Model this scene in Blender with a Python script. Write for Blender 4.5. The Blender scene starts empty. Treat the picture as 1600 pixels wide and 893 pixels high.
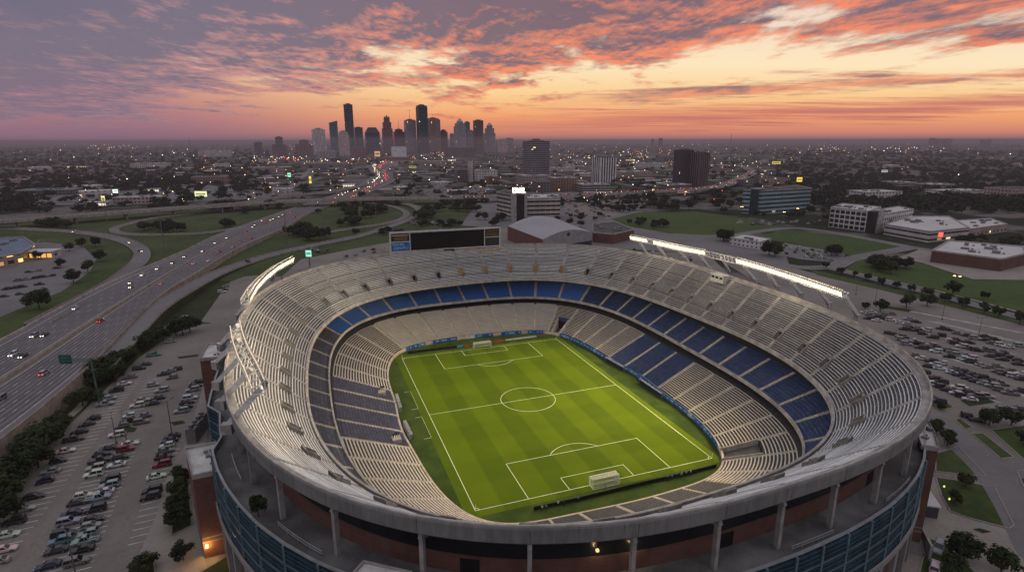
import bpy, bmesh, math, random
from mathutils import Vector, Matrix
R = random.Random(7)
D = bpy.data
scene = bpy.context.scene
COL = scene.collection
PI = math.pi
rad = math.radians

# ------------------------------------------------------------------ camera
F_PX, PITCH, YAW, CX, CY, CZ, ROLL = 898.29, 0.24751, 0.34685, -65.469, -165.485, 84.09, -0.0016
cp, sp, cyw, syw = math.cos(PITCH), math.sin(PITCH), math.cos(YAW), math.sin(YAW)
cr, sr = math.cos(ROLL), math.sin(ROLL)
def at(u, v, z=0.0):
    """ground (or height z) point surveyed from the photograph"""
    a, b = u - 800.0, v - 446.5
    x, y = cr*a + sr*b, -sr*a + cr*b
    r, up = x / F_PX, -y / F_PX
    fw = cp + up * sp
    dz = -sp + up * cp
    t = (z - CZ) / dz
    return Vector((CX + r*t*cyw + fw*t*syw, CY - r*t*syw + fw*t*cyw, z))
def depth_at(v, z=0.0):
    up = -(v - 446.5) / F_PX
    return (z - CZ) / (-sp + up * cp)
cam = D.cameras.new('camera'); cam_o = D.objects.new('camera', cam); COL.objects.link(cam_o)
Rv = Vector((cyw, -syw, 0)); Fv = Vector((syw*cp, cyw*cp, -sp)); Uv = Vector((syw*sp, cyw*sp, cp))
R2 = cr*Rv + sr*Uv; U2 = cr*Uv - sr*Rv
m = Matrix((R2, U2, -Fv)).transposed().to_4x4(); m.translation = Vector((CX, CY, CZ))
cam_o.matrix_world = m
cam.sensor_width = 36; cam.sensor_fit = 'HORIZONTAL'; cam.lens = 36 * F_PX / 1600
cam.clip_start = 1; cam.clip_end = 200000
scene.camera = cam_o

# ------------------------------------------------------------------ node helpers
class S:
    """a socket with arithmetic"""
    def __init__(s, nt, sock): s.nt, s.k = nt, sock
    def _m(s, op, *o):
        n = s.nt.nodes.new('ShaderNodeMath'); n.operation = op
        for i, q in enumerate((s,) + o):
            if isinstance(q, S): s.nt.links.new(q.k, n.inputs[i])
            else: n.inputs[i].default_value = q
        return S(s.nt, n.outputs[0])
    def __add__(s, o): return s._m('ADD', o)
    def __sub__(s, o): return s._m('SUBTRACT', o)
    def __mul__(s, o): return s._m('MULTIPLY', o)
    def __truediv__(s, o): return s._m('DIVIDE', o)
    __radd__ = __add__; __rmul__ = __mul__
    def __rsub__(s, o): return s._m('MULTIPLY', -1.0)._m('ADD', o)
    def max(s, o): return s._m('MAXIMUM', o)
    def min(s, o): return s._m('MINIMUM', o)
    def pw(s, o): return s._m('POWER', o)
    def abs(s): return s._m('ABSOLUTE')
    def floor(s): return s._m('FLOOR')
    def fract(s): return s._m('FRACT')
    def lt(s, o): return s._m('LESS_THAN', o)
    def gt(s, o): return s._m('GREATER_THAN', o)
    def ss(s, a, b, lo=0.0, hi=1.0, kind='SMOOTHSTEP'):
        n = s.nt.nodes.new('ShaderNodeMapRange'); n.interpolation_type = kind
        s.nt.links.new(s.k, n.inputs[0])
        n.inputs[1].default_value, n.inputs[2].default_value, n.inputs[3].default_value, n.inputs[4].default_value = a, b, lo, hi
        return S(s.nt, n.outputs[0])
    def lin(s, a, b, lo=0.0, hi=1.0): return s.ss(a, b, lo, hi, 'LINEAR')
def put(nt, q, inp):
    if isinstance(q, S): nt.links.new(q.k, inp)
    elif hasattr(q, 'links'): nt.links.new(q, inp)
    elif isinstance(q, (tuple, list)): inp.default_value = tuple(q) + (1.0,) if len(q) == 3 and len(inp.default_value) == 4 else tuple(q)
    else: inp.default_value = q
def mix(nt, a, b, f):
    n = nt.nodes.new('ShaderNodeMix'); n.data_type = 'RGBA'
    put(nt, f, n.inputs[0]); put(nt, a, n.inputs[6]); put(nt, b, n.inputs[7])
    return S(nt, n.outputs[2])
def comb(nt, x, y, z=0.0):
    n = nt.nodes.new('ShaderNodeCombineXYZ')
    put(nt, x, n.inputs[0]); put(nt, y, n.inputs[1]); put(nt, z, n.inputs[2]); return S(nt, n.outputs[0])
def sep(nt, v):
    n = nt.nodes.new('ShaderNodeSeparateXYZ'); put(nt, v, n.inputs[0]); return [S(nt, o) for o in n.outputs]
def noise(nt, vec, scale, detail=2.0, rough=0.5, dist=0.0):
    n = nt.nodes.new('ShaderNodeTexNoise'); put(nt, vec, n.inputs['Vector'])
    n.inputs['Scale'].default_value = scale; n.inputs['Detail'].default_value = detail
    n.inputs['Roughness'].default_value = rough; n.inputs['Distortion'].default_value = dist
    return S(nt, n.outputs[0])
def white(nt, vec):
    n = nt.nodes.new('ShaderNodeTexWhiteNoise'); put(nt, vec, n.inputs[0]); return S(nt, n.outputs[0])
def sock(nt, node, out):
    n = nt.nodes.new(node); return S(nt, n.outputs[out])
def ramp(nt, f, stops):
    n = nt.nodes.new('ShaderNodeValToRGB'); put(nt, f, n.inputs[0])
    el = n.color_ramp.elements
    while len(el) < len(stops): el.new(0.5)
    for e, (p, c) in zip(el, stops): e.position = p; e.color = tuple(c) + (1,)
    return S(nt, n.outputs[0])
def srgb(r, g, b):
    f = lambda c: (c/255/12.92) if c/255 <= 0.04045 else ((c/255 + 0.055)/1.055)**2.4
    return (f(r), f(g), f(b))

def mat_raw(name):
    m = D.materials.new(name); m.use_nodes = True
    nt = m.node_tree
    return m, nt, nt.nodes['Principled BSDF']
_mats = {}
def mat(name, col, rough=0.7, var=0.18, scale=0.6, metal=0.0, emis=None, estr=0.0, bump=0.0, col2=None, fine=None):
    """principled material with two octaves of world-scale colour variation"""
    if name in _mats: return _mats[name]
    m, nt, b = mat_raw(name); _mats[name] = m
    pos = sock(nt, 'ShaderNodeNewGeometry', 'Position')
    if var or col2:
        n1 = noise(nt, pos, scale, 4, 0.6)
        c2 = col2 if col2 else tuple(c*(1-var*1.6) for c in col)
        c1 = col if col2 else tuple(min(1, c*(1+var*1.2)) for c in col)
        c = mix(nt, c2, c1, n1.ss(0.3, 0.7))
        if fine:
            n2 = noise(nt, pos, fine, 3, 0.7)
            c = mix(nt, c, tuple(x*0.45 for x in col), n2.ss(0.52, 0.8) * 0.6)
        put(nt, c, b.inputs['Base Color'])
        put(nt, n1.lin(0.2, 0.8, max(0.05, rough-0.1), min(1, rough+0.1)), b.inputs['Roughness'])
    else:
        put(nt, col, b.inputs['Base Color']); b.inputs['Roughness'].default_value = rough
    b.inputs['Metallic'].default_value = metal
    if emis:
        put(nt, emis, b.inputs['Emission Color']); b.inputs['Emission Strength'].default_value = estr
    if bump:
        bn = nt.nodes.new('ShaderNodeBump'); bn.inputs['Strength'].default_value = bump; bn.inputs['Distance'].default_value = 0.05
        put(nt, noise(nt, pos, scale*6, 3, 0.6), bn.inputs['Height']); nt.links.new(bn.outputs[0], b.inputs['Normal'])
    return m
def glow(name, col, strength):
    if name in _mats: return _mats[name]
    m = D.materials.new(name); m.use_nodes = True; nt = m.node_tree; nt.nodes.clear()
    e = nt.nodes.new('ShaderNodeEmission'); o = nt.nodes.new('ShaderNodeOutputMaterial')
    e.inputs[0].default_value = tuple(col) + (1,); e.inputs[1].default_value = strength
    nt.links.new(e.outputs[0], o.inputs[0]); _mats[name] = m; return m

# ------------------------------------------------------------------ mesh helpers
class MB:
    def __init__(s): s.v, s.f, s.mi = [], [], []
    def poly(s, pts, mi=0):
        i = len(s.v); s.v += [tuple(p) for p in pts]; s.f.append(tuple(range(i, i+len(pts)))); s.mi.append(mi)
    def box(s, c, size, rz=0.0, mi=0, top=1.0, base=False):
        """box centred in x,y at c with its bottom at c.z; top scales the upper face"""
        x, y, z = size[0]/2, size[1]/2, size[2]
        ca, sa = math.cos(rz), math.sin(rz); i = len(s.v)
        for zz, k in ((0, 1.0), (z, top)):
            for px, py in ((-x, -y), (x, -y), (x, y), (-x, y)):
                px *= k; py *= k
                s.v.append((c[0]+ca*px-sa*py, c[1]+sa*px+ca*py, c[2]+zz))
        fs = [(4,5,6,7),(0,1,5,4),(1,2,6,5),(2,3,7,6),(3,0,4,7)]
        if base: fs.append((3,2,1,0))
        for f in fs: s.f.append(tuple(i+k for k in f)); s.mi.append(mi)
    def prism(s, pts, z0, z1, mi=0, mtop=None, base=False):
        """vertical prism over a plan polygon (counter-clockwise)"""
        a = sum(pts[k][0]*pts[(k+1)%len(pts)][1]-pts[(k+1)%len(pts)][0]*pts[k][1] for k in range(len(pts)))
        if a < 0: pts = pts[::-1]
        n = len(pts); i = len(s.v)
        s.v += [(p[0], p[1], z0) for p in pts] + [(p[0], p[1], z1) for p in pts]
        for k in range(n):
            q = (k+1) % n; s.f.append((i+k, i+q, i+n+q, i+n+k)); s.mi.append(mi)
        s.f.append(tuple(i+n+k for k in range(n))); s.mi.append(mi if mtop is None else mtop)
        if base: s.f.append(tuple(i+n-1-k for k in range(n))); s.mi.append(mi)
    def bar(s, a, b, w, h=None, mi=0):
        """square bar from a to b"""
        a, b = Vector(a), Vector(b); h = h or w
        d = (b-a).normalized(); up = Vector((0,0,1)) if abs(d.z) < 0.95 else Vector((0,1,0))
        x = d.cross(up).normalized()*w/2; y = x.cross(d).normalized()*h/2; i = len(s.v)
        for p in (a, b):
            for q in (-x-y, x-y, x+y, -x+y): s.v.append(tuple(p+q))
        for f in ((0,1,5,4),(1,2,6,5),(2,3,7,6),(3,0,4,7),(3,2,1,0),(4,5,6,7)):
            s.f.append(tuple(i+k for k in f)); s.mi.append(mi)
    def tube(s, a, b, r0, r1=None, n=8, mi=0, cap=True):
        a, b = Vector(a), Vector(b); r1 = r0 if r1 is None else r1
        d = (b-a).normalized(); up = Vector((0,0,1)) if abs(d.z) < 0.95 else Vector((0,1,0))
        x = d.cross(up).normalized(); y = x.cross(d); i = len(s.v)
        for p, r in ((a, r0), (b, r1)):
            for k in range(n):
                t = 2*PI*k/n; s.v.append(tuple(p + (x*math.cos(t)+y*math.sin(t))*r))
        for k in range(n):
            q = (k+1) % n; s.f.append((i+k, i+n+k, i+n+q, i+q)); s.mi.append(mi)
        if cap:
            s.f.append(tuple(i+n+n-1-k for k in range(n))); s.mi.append(mi)
            s.f.append(tuple(i+k for k in range(n))); s.mi.append(mi)
    def strip(s, rows, mi=0, closed=False):
        """grid of quads through rows of points"""
        n = len(rows[0]); i = len(s.v)
        for r in rows: s.v += [tuple(p) for p in r]
        for a in range(len(rows)-1):
            for k in range(n if closed else n-1):
                q = (k+1) % n
                s.f.append((i+a*n+k, i+a*n+q, i+(a+1)*n+q, i+(a+1)*n+k)); s.mi.append(mi)
    def build(s, name, mats, parent=None, loc=None, smooth=False):
        me = D.meshes.new(name)
        l = Vector(loc) if loc is not None else Vector((0,0,0))
        me.from_pydata([(x-l.x, y-l.y, z-l.z) for x, y, z in s.v], [], s.f)
        if not isinstance(mats, (list, tuple)): mats = [mats]
        for q in mats: me.materials.append(q)
        me.polygons.foreach_set('material_index', s.mi)
        if smooth: me.polygons.foreach_set('use_smooth', [True]*len(s.f))
        me.update()
        o = D.objects.new(name, me); COL.objects.link(o)
        if parent is not None: o.parent = parent
        elif loc is not None: o.location = l
        return o
def tag(o, label=None, cat=None, group=None, kind=None):
    if label: o['label'] = label
    if cat: o['category'] = cat
    if group: o['group'] = group
    if kind: o['kind'] = kind
    return o
def thing(name, label, cat, loc=(0,0,0), rz=0.0, group=None):
    o = D.objects.new(name, None); COL.objects.link(o); o.empty_display_size = 0.5
    o.location = loc; o.rotation_euler = (0, 0, rz)
    return tag(o, label, cat, group)
def copy_tree(o, parent=None):
    c = o.copy(); COL.objects.link(c)
    if parent is not None: c.parent = parent
    for ch in list(o.children): copy_tree(ch, c)
    return c

# ------------------------------------------------------------------ world: dusk sky
def make_world():
    w = D.worlds.new('World'); scene.world = w; w.use_nodes = True
    nt = w.node_tree; nt.nodes.clear()
    out = nt.nodes.new('ShaderNodeOutputWorld'); bg = nt.nodes.new('ShaderNodeBackground')
    nt.links.new(bg.outputs[0], out.inputs[0])
    d = sock(nt, 'ShaderNodeTexCoord', 'Generated')
    dx, dy, dz = sep(nt, d)
    fw = dx*syw + dy*cyw
    rt = dx*cyw - dy*syw
    fpos = fw.max(0.12)
    t = dz / fpos * 1000.0              # height above the horizon, thousandths
    s = rt / fpos * 930.0 + 800.0       # bearing, larger to the north-east
    zz = dz.max(0.0) + 0.022
    pv = comb(nt, rt/zz, fw/zz, 0.0)
    # clear sky behind the clouds
    warm = ramp(nt, t.lin(0, 300), [(0.0, srgb(156,112,116)), (0.045, srgb(216,138,116)), (0.13, srgb(246,166,114)), (0.25, srgb(254,210,150)), (0.40, srgb(255,232,192)), (0.70, srgb(240,216,198)), (1.0, srgb(160,150,170))])
    cool = ramp(nt, t.lin(0, 300), [(0.0, srgb(128,104,124)), (0.10, srgb(172,118,128)), (0.27, srgb(224,152,134)), (0.5, srgb(232,178,158)), (1.0, srgb(120,120,150))])
    base = mix(nt, cool, warm, s.ss(150, 760))
    # noises on the cloud plane
    kx, ky = rt/(dz.max(0.0)+0.034), fw/(dz.max(0.0)+0.034)*0.5
    n_big = noise(nt, comb(nt, kx, ky, 0.0), 0.30, 6, 0.62, 0.5)
    n_mid = noise(nt, comb(nt, kx, ky, 0.0), 1.15, 7, 0.64, 0.25)
    stretch = comb(nt, rt/zz*0.35, fw/zz, 2.0)
    n_str = noise(nt, stretch, 0.9, 6, 0.62, 0.2)
    n_fine = noise(nt, comb(nt, kx, ky, 5.0), 3.6, 5, 0.68, 0.15)
    # low red-mauve bank to the right
    c_bank = (t - (26.0 + s.lin(850, 1700, 0, 38))) / 30.0
    bank = (1.0 - c_bank.abs()) + (n_str - 0.5)*2.6
    bankm = bank.ss(0.15, 1.0) * s.ss(560, 1150) * 0.85
    base = mix(nt, base, srgb(206, 122, 108), bankm)
    base = mix(nt, base, srgb(170, 108, 110), (n_str.ss(0.52, 0.68) * bankm * 0.7))
    # thin streaks in the clear band
    thin = (n_str + (n_mid - 0.5)*0.4).ss(0.56, 0.70) * t.ss(18, 60) * 0.55
    base = mix(nt, base, mix(nt, srgb(228,140,118), srgb(196,128,120), n_mid.ss(0.4, 0.6)), thin)
    # second streak bank sloping up to the right
    c2 = (t - (62.0 + s.lin(900, 1600, 0, 44))) / 20.0
    b2 = ((1.0 - c2.abs()) + (n_str - 0.5)*3.2 + (n_mid-0.5)*1.2).ss(0.25, 1.0) * s.ss(820, 1100)
    base = mix(nt, base, mix(nt, srgb(232,140,110), srgb(140,104,112), n_mid.ss(0.42, 0.6)), b2*0.85)
    # main deck of broken cloud
    bnd = s.lin(0, 420, 14, 78) + s.lin(420, 800, 0, 22) + s.lin(800, 1060, 0, 50) + s.lin(1060, 1600, 0, 40)
    over = (t - bnd) / 60.0
    dens = over*0.52 + (n_big - 0.5)*2.3 + (n_mid - 0.5)*2.6 + (n_fine - 0.5)*0.8 + 0.16
    hole = noise(nt, comb(nt, kx*0.7, ky, 9.0), 0.8, 5, 0.62).ss(0.50, 0.66) * s.ss(-100, 620, 0.85, 1.0) * (1.0 - s.ss(1150, 1350))
    dens = dens - hole*0.6 + s.ss(500, 700)*(1.0 - s.ss(1150, 1400))*0.10 + s.ss(1150, 1450)*t.ss(120, 190)*0.14
    cm = dens.ss(-0.14, 0.36) * t.ss(4, 40)
    thick = dens.ss(0.1, 1.1)
    lit = mix(nt, srgb(222,160,152), srgb(246,138,102), s.ss(250, 800))
    dark = mix(nt, srgb(115,110,130), srgb(116,94,110), s.ss(200, 900))
    n_m2 = noise(nt, comb(nt, kx + 0.03, ky + 0.13, 0.0), 1.15, 7, 0.64, 0.25)
    n_f2 = noise(nt, comb(nt, kx + 0.015, ky + 0.05, 5.0), 3.6, 5, 0.68, 0.15)
    redm = (n_mid - n_m2)*6.0 + (n_fine - n_f2)*2.6 + 0.16 - over*0.12 + (1.0 - thick)*0.42
    redm = redm.max(0.0).min(1.0) * mixf(nt, s)
    ccol = mix(nt, dark, lit, redm)
    ccol = mix(nt, ccol, mix(nt, srgb(90,98,122), srgb(98,81,98), s.ss(100, 700)), (n_big.ss(0.45, 0.72) * t.ss(90, 220) * 0.6))
    sky = mix(nt, base, ccol, cm*0.93)
    # grey-mauve veil low on the left
    sky = mix(nt, sky, srgb(142,114,132), (1.0 - s.ss(80, 620)) * (1.0 - t.ss(40, 150)) * 0.45)
    # away from the sunset: plain dusk dome
    el = dz.max(0.0)
    dome = ramp(nt, el, [(0.0, srgb(150,120,135)), (0.12, srgb(160,148,158)), (0.35, srgb(184,181,188)), (1.0, srgb(190,187,194))])
    front = fw.ss(0.1, 0.45) * (1.0 - el.ss(0.22, 0.42))
    sky = mix(nt, dome, sky, front)
    ground = srgb(50, 48, 52)
    sky = mix(nt, ground, sky, dz.ss(-0.02, 0.0))
    nt.links.new(sky.k, bg.inputs[0]); bg.inputs[1].default_value = 1.0
    w.cycles.sampling_method = 'MANUAL'; w.cycles.sample_map_resolution = 1024
def mixf(nt, s):
    return s.ss(60, 650, 0.42, 1.0)
make_world()
# ------------------------------------------------------------------ stadium plan curves
RC = (0.0, -1.5)
RINGS = {
 'rim':(34,86.8,107,2.45,[-0.0053, 0.0007, -0.0071, 0.0035, 0.0222, -0.0053, 0.0073, -0.0108, -0.007]),
 'up':(20,68.1,86,2.79,[-0.001, 0.007, -0.0216, -0.0016, 0.017, -0.002, -0.0065, 0.0045, -0.0108]),
 'mid':(11,61.3,83.7,3.07,[-0.0002, -0.01, 0.0268, 0.0002, 0.0058, -0.0072, -0.006]),
 'low':(1.2,41.5,67.5,5,[-0.0089, 0.0103, 0.0265, 0.0628, -0.001, 0.0051, -0.0181, 0.0048, -0.002, 0.0009, 0.0007, -0.0071, 0.0024, 0.0008, 0.0016, 0.0064, 0.0053]),
}
def ring_r(name, phi):
    z, a, b, n, c = RINGS[name]
    r = (abs(math.cos(phi)/a)**n + abs(math.sin(phi)/b)**n)**(-1/n)
    k = c[0]
    for i in range(1, (len(c)-1)//2 + 1): k += c[2*i-1]*math.cos(i*phi) + c[2*i]*math.sin(i*phi)
    return r*(1+k)
def ring_p(name, phi):
    r = ring_r(name, phi); return (RC[0]+r*math.cos(phi), RC[1]+r*math.sin(phi))
# stations by arc length on the upper front edge
_fine = [ring_p('up', 2*PI*k/3600) for k in range(3601)]
_arc = [0.0]
for k in range(3600): _arc.append(_arc[-1] + math.dist(_fine[k], _fine[k+1]))
NSEC = 46
FR = [0.0, 0.05, 0.11, 0.3, 0.5, 0.7, 0.89, 0.95]
SECLEN = _arc[-1]/NSEC
OFFS = 0.35
def base_pt(sv):
    L = ((sv+OFFS) % NSEC)*SECLEN
    lo, hi = 0, 3600
    while hi-lo > 1:
        md = (lo+hi)//2
        if _arc[md] <= L: lo = md
        else: hi = md
    t = (L-_arc[lo])/(_arc[hi]-_arc[lo])
    return Vector((_fine[lo][0]+(_fine[hi][0]-_fine[lo][0])*t, _fine[lo][1]+(_fine[hi][1]-_fine[lo][1])*t))
class Station: pass
def station(sv):
    st = Station(); st.s = sv
    p = base_pt(sv); q = base_pt(sv+0.25) - base_pt(sv-0.25)
    t = q.normalized(); st.p = p; st.t = t; st.n = Vector((t.y, -t.x))   # outward
    st.d = {}
    for nm in RINGS:
        def F(d):
            x = p + st.n*d; ph = math.atan2(x.y-RC[1], x.x-RC[0])
            return math.hypot(x.x-RC[0], x.y-RC[1]) - ring_r(nm, ph)
        lo, hi = -45.0, 40.0
        for _ in range(40):
            md = (lo+hi)/2
            if F(md) > 0: hi = md
            else: lo = md
        st.d[nm] = lo
    st.phi = math.degrees(math.atan2(p.y-RC[1], p.x-RC[0]))
    return st
def SP(st, d, z):
    q = st.p + st.n*d; return Vector((q.x, q.y, z))
ST = []
for k in range(NSEC):
    for f in FR: ST.append(station(k+f))
ST.append(ST[0])
NF = len(FR)
def sec(k): return ST[k*NF:(k+1)*NF+1]      # 9 stations of a section, aisle to aisle
Z_RIM, Z_UP, Z_MID, Z_WALL, Z_DECK = 34.0, 20.0, 11.0, 1.2, 22.0

conc = mat('concrete_light', (0.36,0.34,0.32), 0.8, 0.2, 0.35, fine=2.0)
conc_mid = mat('concrete_grey', (0.235,0.232,0.228), 0.85, 0.10, 0.12, fine=1.5)
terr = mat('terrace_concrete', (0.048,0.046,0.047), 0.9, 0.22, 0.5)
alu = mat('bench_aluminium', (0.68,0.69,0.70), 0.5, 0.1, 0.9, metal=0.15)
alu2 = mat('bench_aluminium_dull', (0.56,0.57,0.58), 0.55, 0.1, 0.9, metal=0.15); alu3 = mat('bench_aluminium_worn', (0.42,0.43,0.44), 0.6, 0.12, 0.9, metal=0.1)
alu_low = mat('bench_tan', (0.60,0.56,0.49), 0.6, 0.1, 0.9)
chair_beige = mat('seat_beige', (0.31,0.29,0.265), 0.7, 0.06, 0.3)
chair_navy = mat('seat_navy', (0.009,0.038,0.15), 0.6, 0.2, 0.8)
chair_blue = mat('seat_blue', (0.008,0.085,0.33), 0.6, 0.15, 0.8)
chair_plum = mat('seat_plum', (0.042,0.044,0.088), 0.65, 0.2, 0.8)
aisle_m = mat('aisle_concrete', (0.42,0.38,0.32), 0.85, 0.15, 0.8)
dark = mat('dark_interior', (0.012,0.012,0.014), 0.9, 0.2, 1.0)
def brick_mat(name, c1, c2, mortar, sc=1.0):
    m, nt, b = mat_raw(name)
    pos = sock(nt, 'ShaderNodeNewGeometry', 'Position'); x, y, z = sep(nt, pos)
    n = nt.nodes.new('ShaderNodeTexBrick')
    put(nt, comb(nt, (x+y)*0.7, z, 0.0), n.inputs['Vector'])
    put(nt, c1, n.inputs['Color1']); put(nt, c2, n.inputs['Color2']); put(nt, mortar, n.inputs['Mortar'])
    n.inputs['Scale'].default_value = sc; n.inputs['Mortar Size'].default_value = 0.012
    n.inputs['Brick Width'].default_value = 0.6; n.inputs['Row Height'].default_value = 0.25
    n1 = noise(nt, pos, 0.25, 4, 0.6)
    put(nt, mix(nt, S(nt, n.outputs[0]), tuple(q*0.5 for q in c1), n1.ss(0.4, 0.75)*0.7), b.inputs['Base Color'])
    b.inputs['Roughness'].default_value = 0.9
    return m
brick_deck = brick_mat('deck_brick', (0.15,0.066,0.05), (0.12,0.052,0.04), (0.12,0.095,0.085))
brick = brick_mat('red_brick', (0.16,0.065,0.045), (0.12,0.05,0.036), (0.15,0.12,0.1))

stad = thing('stadium', 'large oval open-air stadium with three tiers of seats around a lit green pitch', 'stadium')

def terrace(mb, sts, din, zin, dout, zout, rows, skip=None):
    """stepped concrete: tread then riser for each row; din/dout are functions of the station"""
    for j in range(len(sts)-1):
        a, b = sts[j], sts[j+1]
        for r in range(rows):
            if skip and skip(j, r): continue
            z0 = zin + (zout-zin)*r/rows; z1 = zin + (zout-zin)*(r+1)/rows
            ia, ib = din(a)+(dout(a)-din(a))*r/rows, din(b)+(dout(b)-din(b))*r/rows
            oa, ob = din(a)+(dout(a)-din(a))*(r+1)/rows, din(b)+(dout(b)-din(b))*(r+1)/rows
            mb.poly((SP(a,ia,z0), SP(a,oa,z0), SP(b,ob,z0), SP(b,ib,z0)))
            mb.poly((SP(a,oa,z0), SP(a,oa,z1), SP(b,ob,z1), SP(b,ob,z0)))
RROW = random.Random(17); ROWTONE = [RROW.choice((1,1,2,2,3)) if i % 2 else RROW.choice((1,2)) for i in range(60)]  # per-row tones put the light and dark striping of the rows into bench colour
def farw(phi):
    t = max(0.0, min(1.0, (62-abs(phi-93))/34)); return t*t*(3-2*t)*0.8
def benches(mb, sts, din, zin, dout, zout, rows, style, skip=None, mi0=1, tones=False):
    """one bench (or row of chair backs) per tread"""
    for r in range(rows):
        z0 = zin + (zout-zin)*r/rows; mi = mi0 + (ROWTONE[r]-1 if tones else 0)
        for j in range(1, len(sts)-2):       # leave the aisle clear
            if skip and skip(j, r): continue
            a, b = sts[j], sts[j+1]
            def dd(st, f): return din(st)+(dout(st)-din(st))*(r+f)/rows
            if not isinstance(style, str): P = [(0.56-0.06*style,0.33-0.27*style),(0.56-0.06*style,0.42),(0.92,0.42+0.02*style),(0.92,0.33-0.27*style)]
            elif style == 'bench':
                f0, f1, h0, h1 = 0.56, 0.92, 0.33, 0.42
                P = [(f0,h0),(f0,h1),(f1,h1),(f1,h0)]
            else:                            # chairs: seat pan and raised back
                P = [(0.40,0.05),(0.40,0.42),(0.78,0.46),(0.86,0.86),(0.97,0.86),(0.97,0.05)]
            for k in range(len(P)-1):
                mb.poly((SP(a,dd(a,P[k][0]),z0+P[k][1]), SP(a,dd(a,P[k+1][0]),z0+P[k+1][1]), SP(b,dd(b,P[k+1][0]),z0+P[k+1][1]), SP(b,dd(b,P[k][0]),z0+P[k][1])), mi)
            if j == 1: mb.poly([SP(a,dd(a,f),z0+h) for f, h in P], mi)
            if j == len(sts)-3: mb.poly([SP(b,dd(b,f),z0+h) for f, h in reversed(P)], mi)
terr_u = mat('terrace_upper', (0.088,0.087,0.09), 0.9, 0.22, 0.5); terr_b = mat('terrace_blue', (0.012,0.05,0.17), 0.9, 0.2); terr_g = mat('terrace_blue_grey', (0.045,0.072,0.15), 0.9, 0.25); terr_s = mat('terrace_slate', (0.095,0.098,0.125), 0.9, 0.25)
slate = mat('seat_slate', (0.050,0.058,0.082), 0.65, 0.2, 0.8)
def aisle(name, k, din, zin, dout, zout, rows, material, lift=0.16, skiprows=()):
    """stair of half steps between two blocks, centred on the section edge"""
    mb = MB(); A = ST[(k*NF-1) % (NSEC*NF)]; B = ST[k*NF+1]
    n = rows*2
    for r in range(n):
        if r//2 in skiprows: continue
        z = zin + (zout-zin)*r/n + lift
        for st in ():
            pass
        i0a, i1a = din(A)+(dout(A)-din(A))*r/n, din(A)+(dout(A)-din(A))*(r+1)/n
        i0b, i1b = din(B)+(dout(B)-din(B))*r/n, din(B)+(dout(B)-din(B))*(r+1)/n
        h = (zout-zin)/n
        mb.poly((SP(A,i0a,z-h), SP(A,i0a,z), SP(B,i0b,z), SP(B,i0b,z-h)))
        mb.poly((SP(A,i0a,z), SP(A,i1a,z), SP(B,i1b,z), SP(B,i0b,z)))
        mb.poly((SP(A,i0a,z-h-0.1), SP(A,i1a,z-h-0.1), SP(A,i1a,z), SP(A,i0a,z)))
        mb.poly((SP(B,i0b,z), SP(B,i1b,z), SP(B,i1b,z-h-0.1), SP(B,i0b,z-h-0.1)))
    return mb.build(name, material, stad)

vom_amber = mat('vomitory_lit', (0.25,0.14,0.05), 0.8, 0.2, 1.0, emis=(1.0,0.5,0.14), estr=0.07)
UR = 24; MR = 11; LR = 20
NAVY_LOW = lambda a: -14.6 < a < 24.5
PLUM_LOW = lambda a: a > 152.5 or a < -156.5
u_in = lambda st: st.d['up'] + 0.9
u_out = lambda st: st.d['rim'] - 1.6
m_in = lambda st: st.d['mid'] + 0.5
m_out = lambda st: st.d['mid'] + 11.5
l_in = lambda st: st.d['low'] + 0.5
l_out = lambda st: max(st.d['mid'] - 0.6, st.d['low']+4)
VR0, VR1 = 5, 9
def vom_skip(j, r):
    return VR0 <= r < VR1 and j in (0, 1, 6, 7)
ZU0, ZU1, ZM0, ZM1, ZL0, ZL1 = Z_UP+0.1, Z_RIM-0.9, Z_MID+0.1, Z_MID+5.6, Z_WALL+0.1, 8.3
def sec_at_phi(a):
    best = None
    for k in range(NSEC):
        st = ST[k*NF+4]; q = SP(st, st.d['low'], 0); p = math.degrees(math.atan2(q.y-RC[1], q.x-RC[0])); d = abs((p-a+180) % 360-180)
        if best is None or d < best[0]: best = (d, k)
    return best[1]
TUNNELS = [(sec_at_phi(58.9), 1, 5, 10, True), (sec_at_phi(-55.3), 1, 7, 11, False)]
def low_skip_for(k):
    for kk, j0, j1, rows, bn in TUNNELS:
        if kk == k: return lambda j, r: r < rows and j0 <= j < j1
    return None
def far_arc(phi): return 40 < phi < 140
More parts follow.
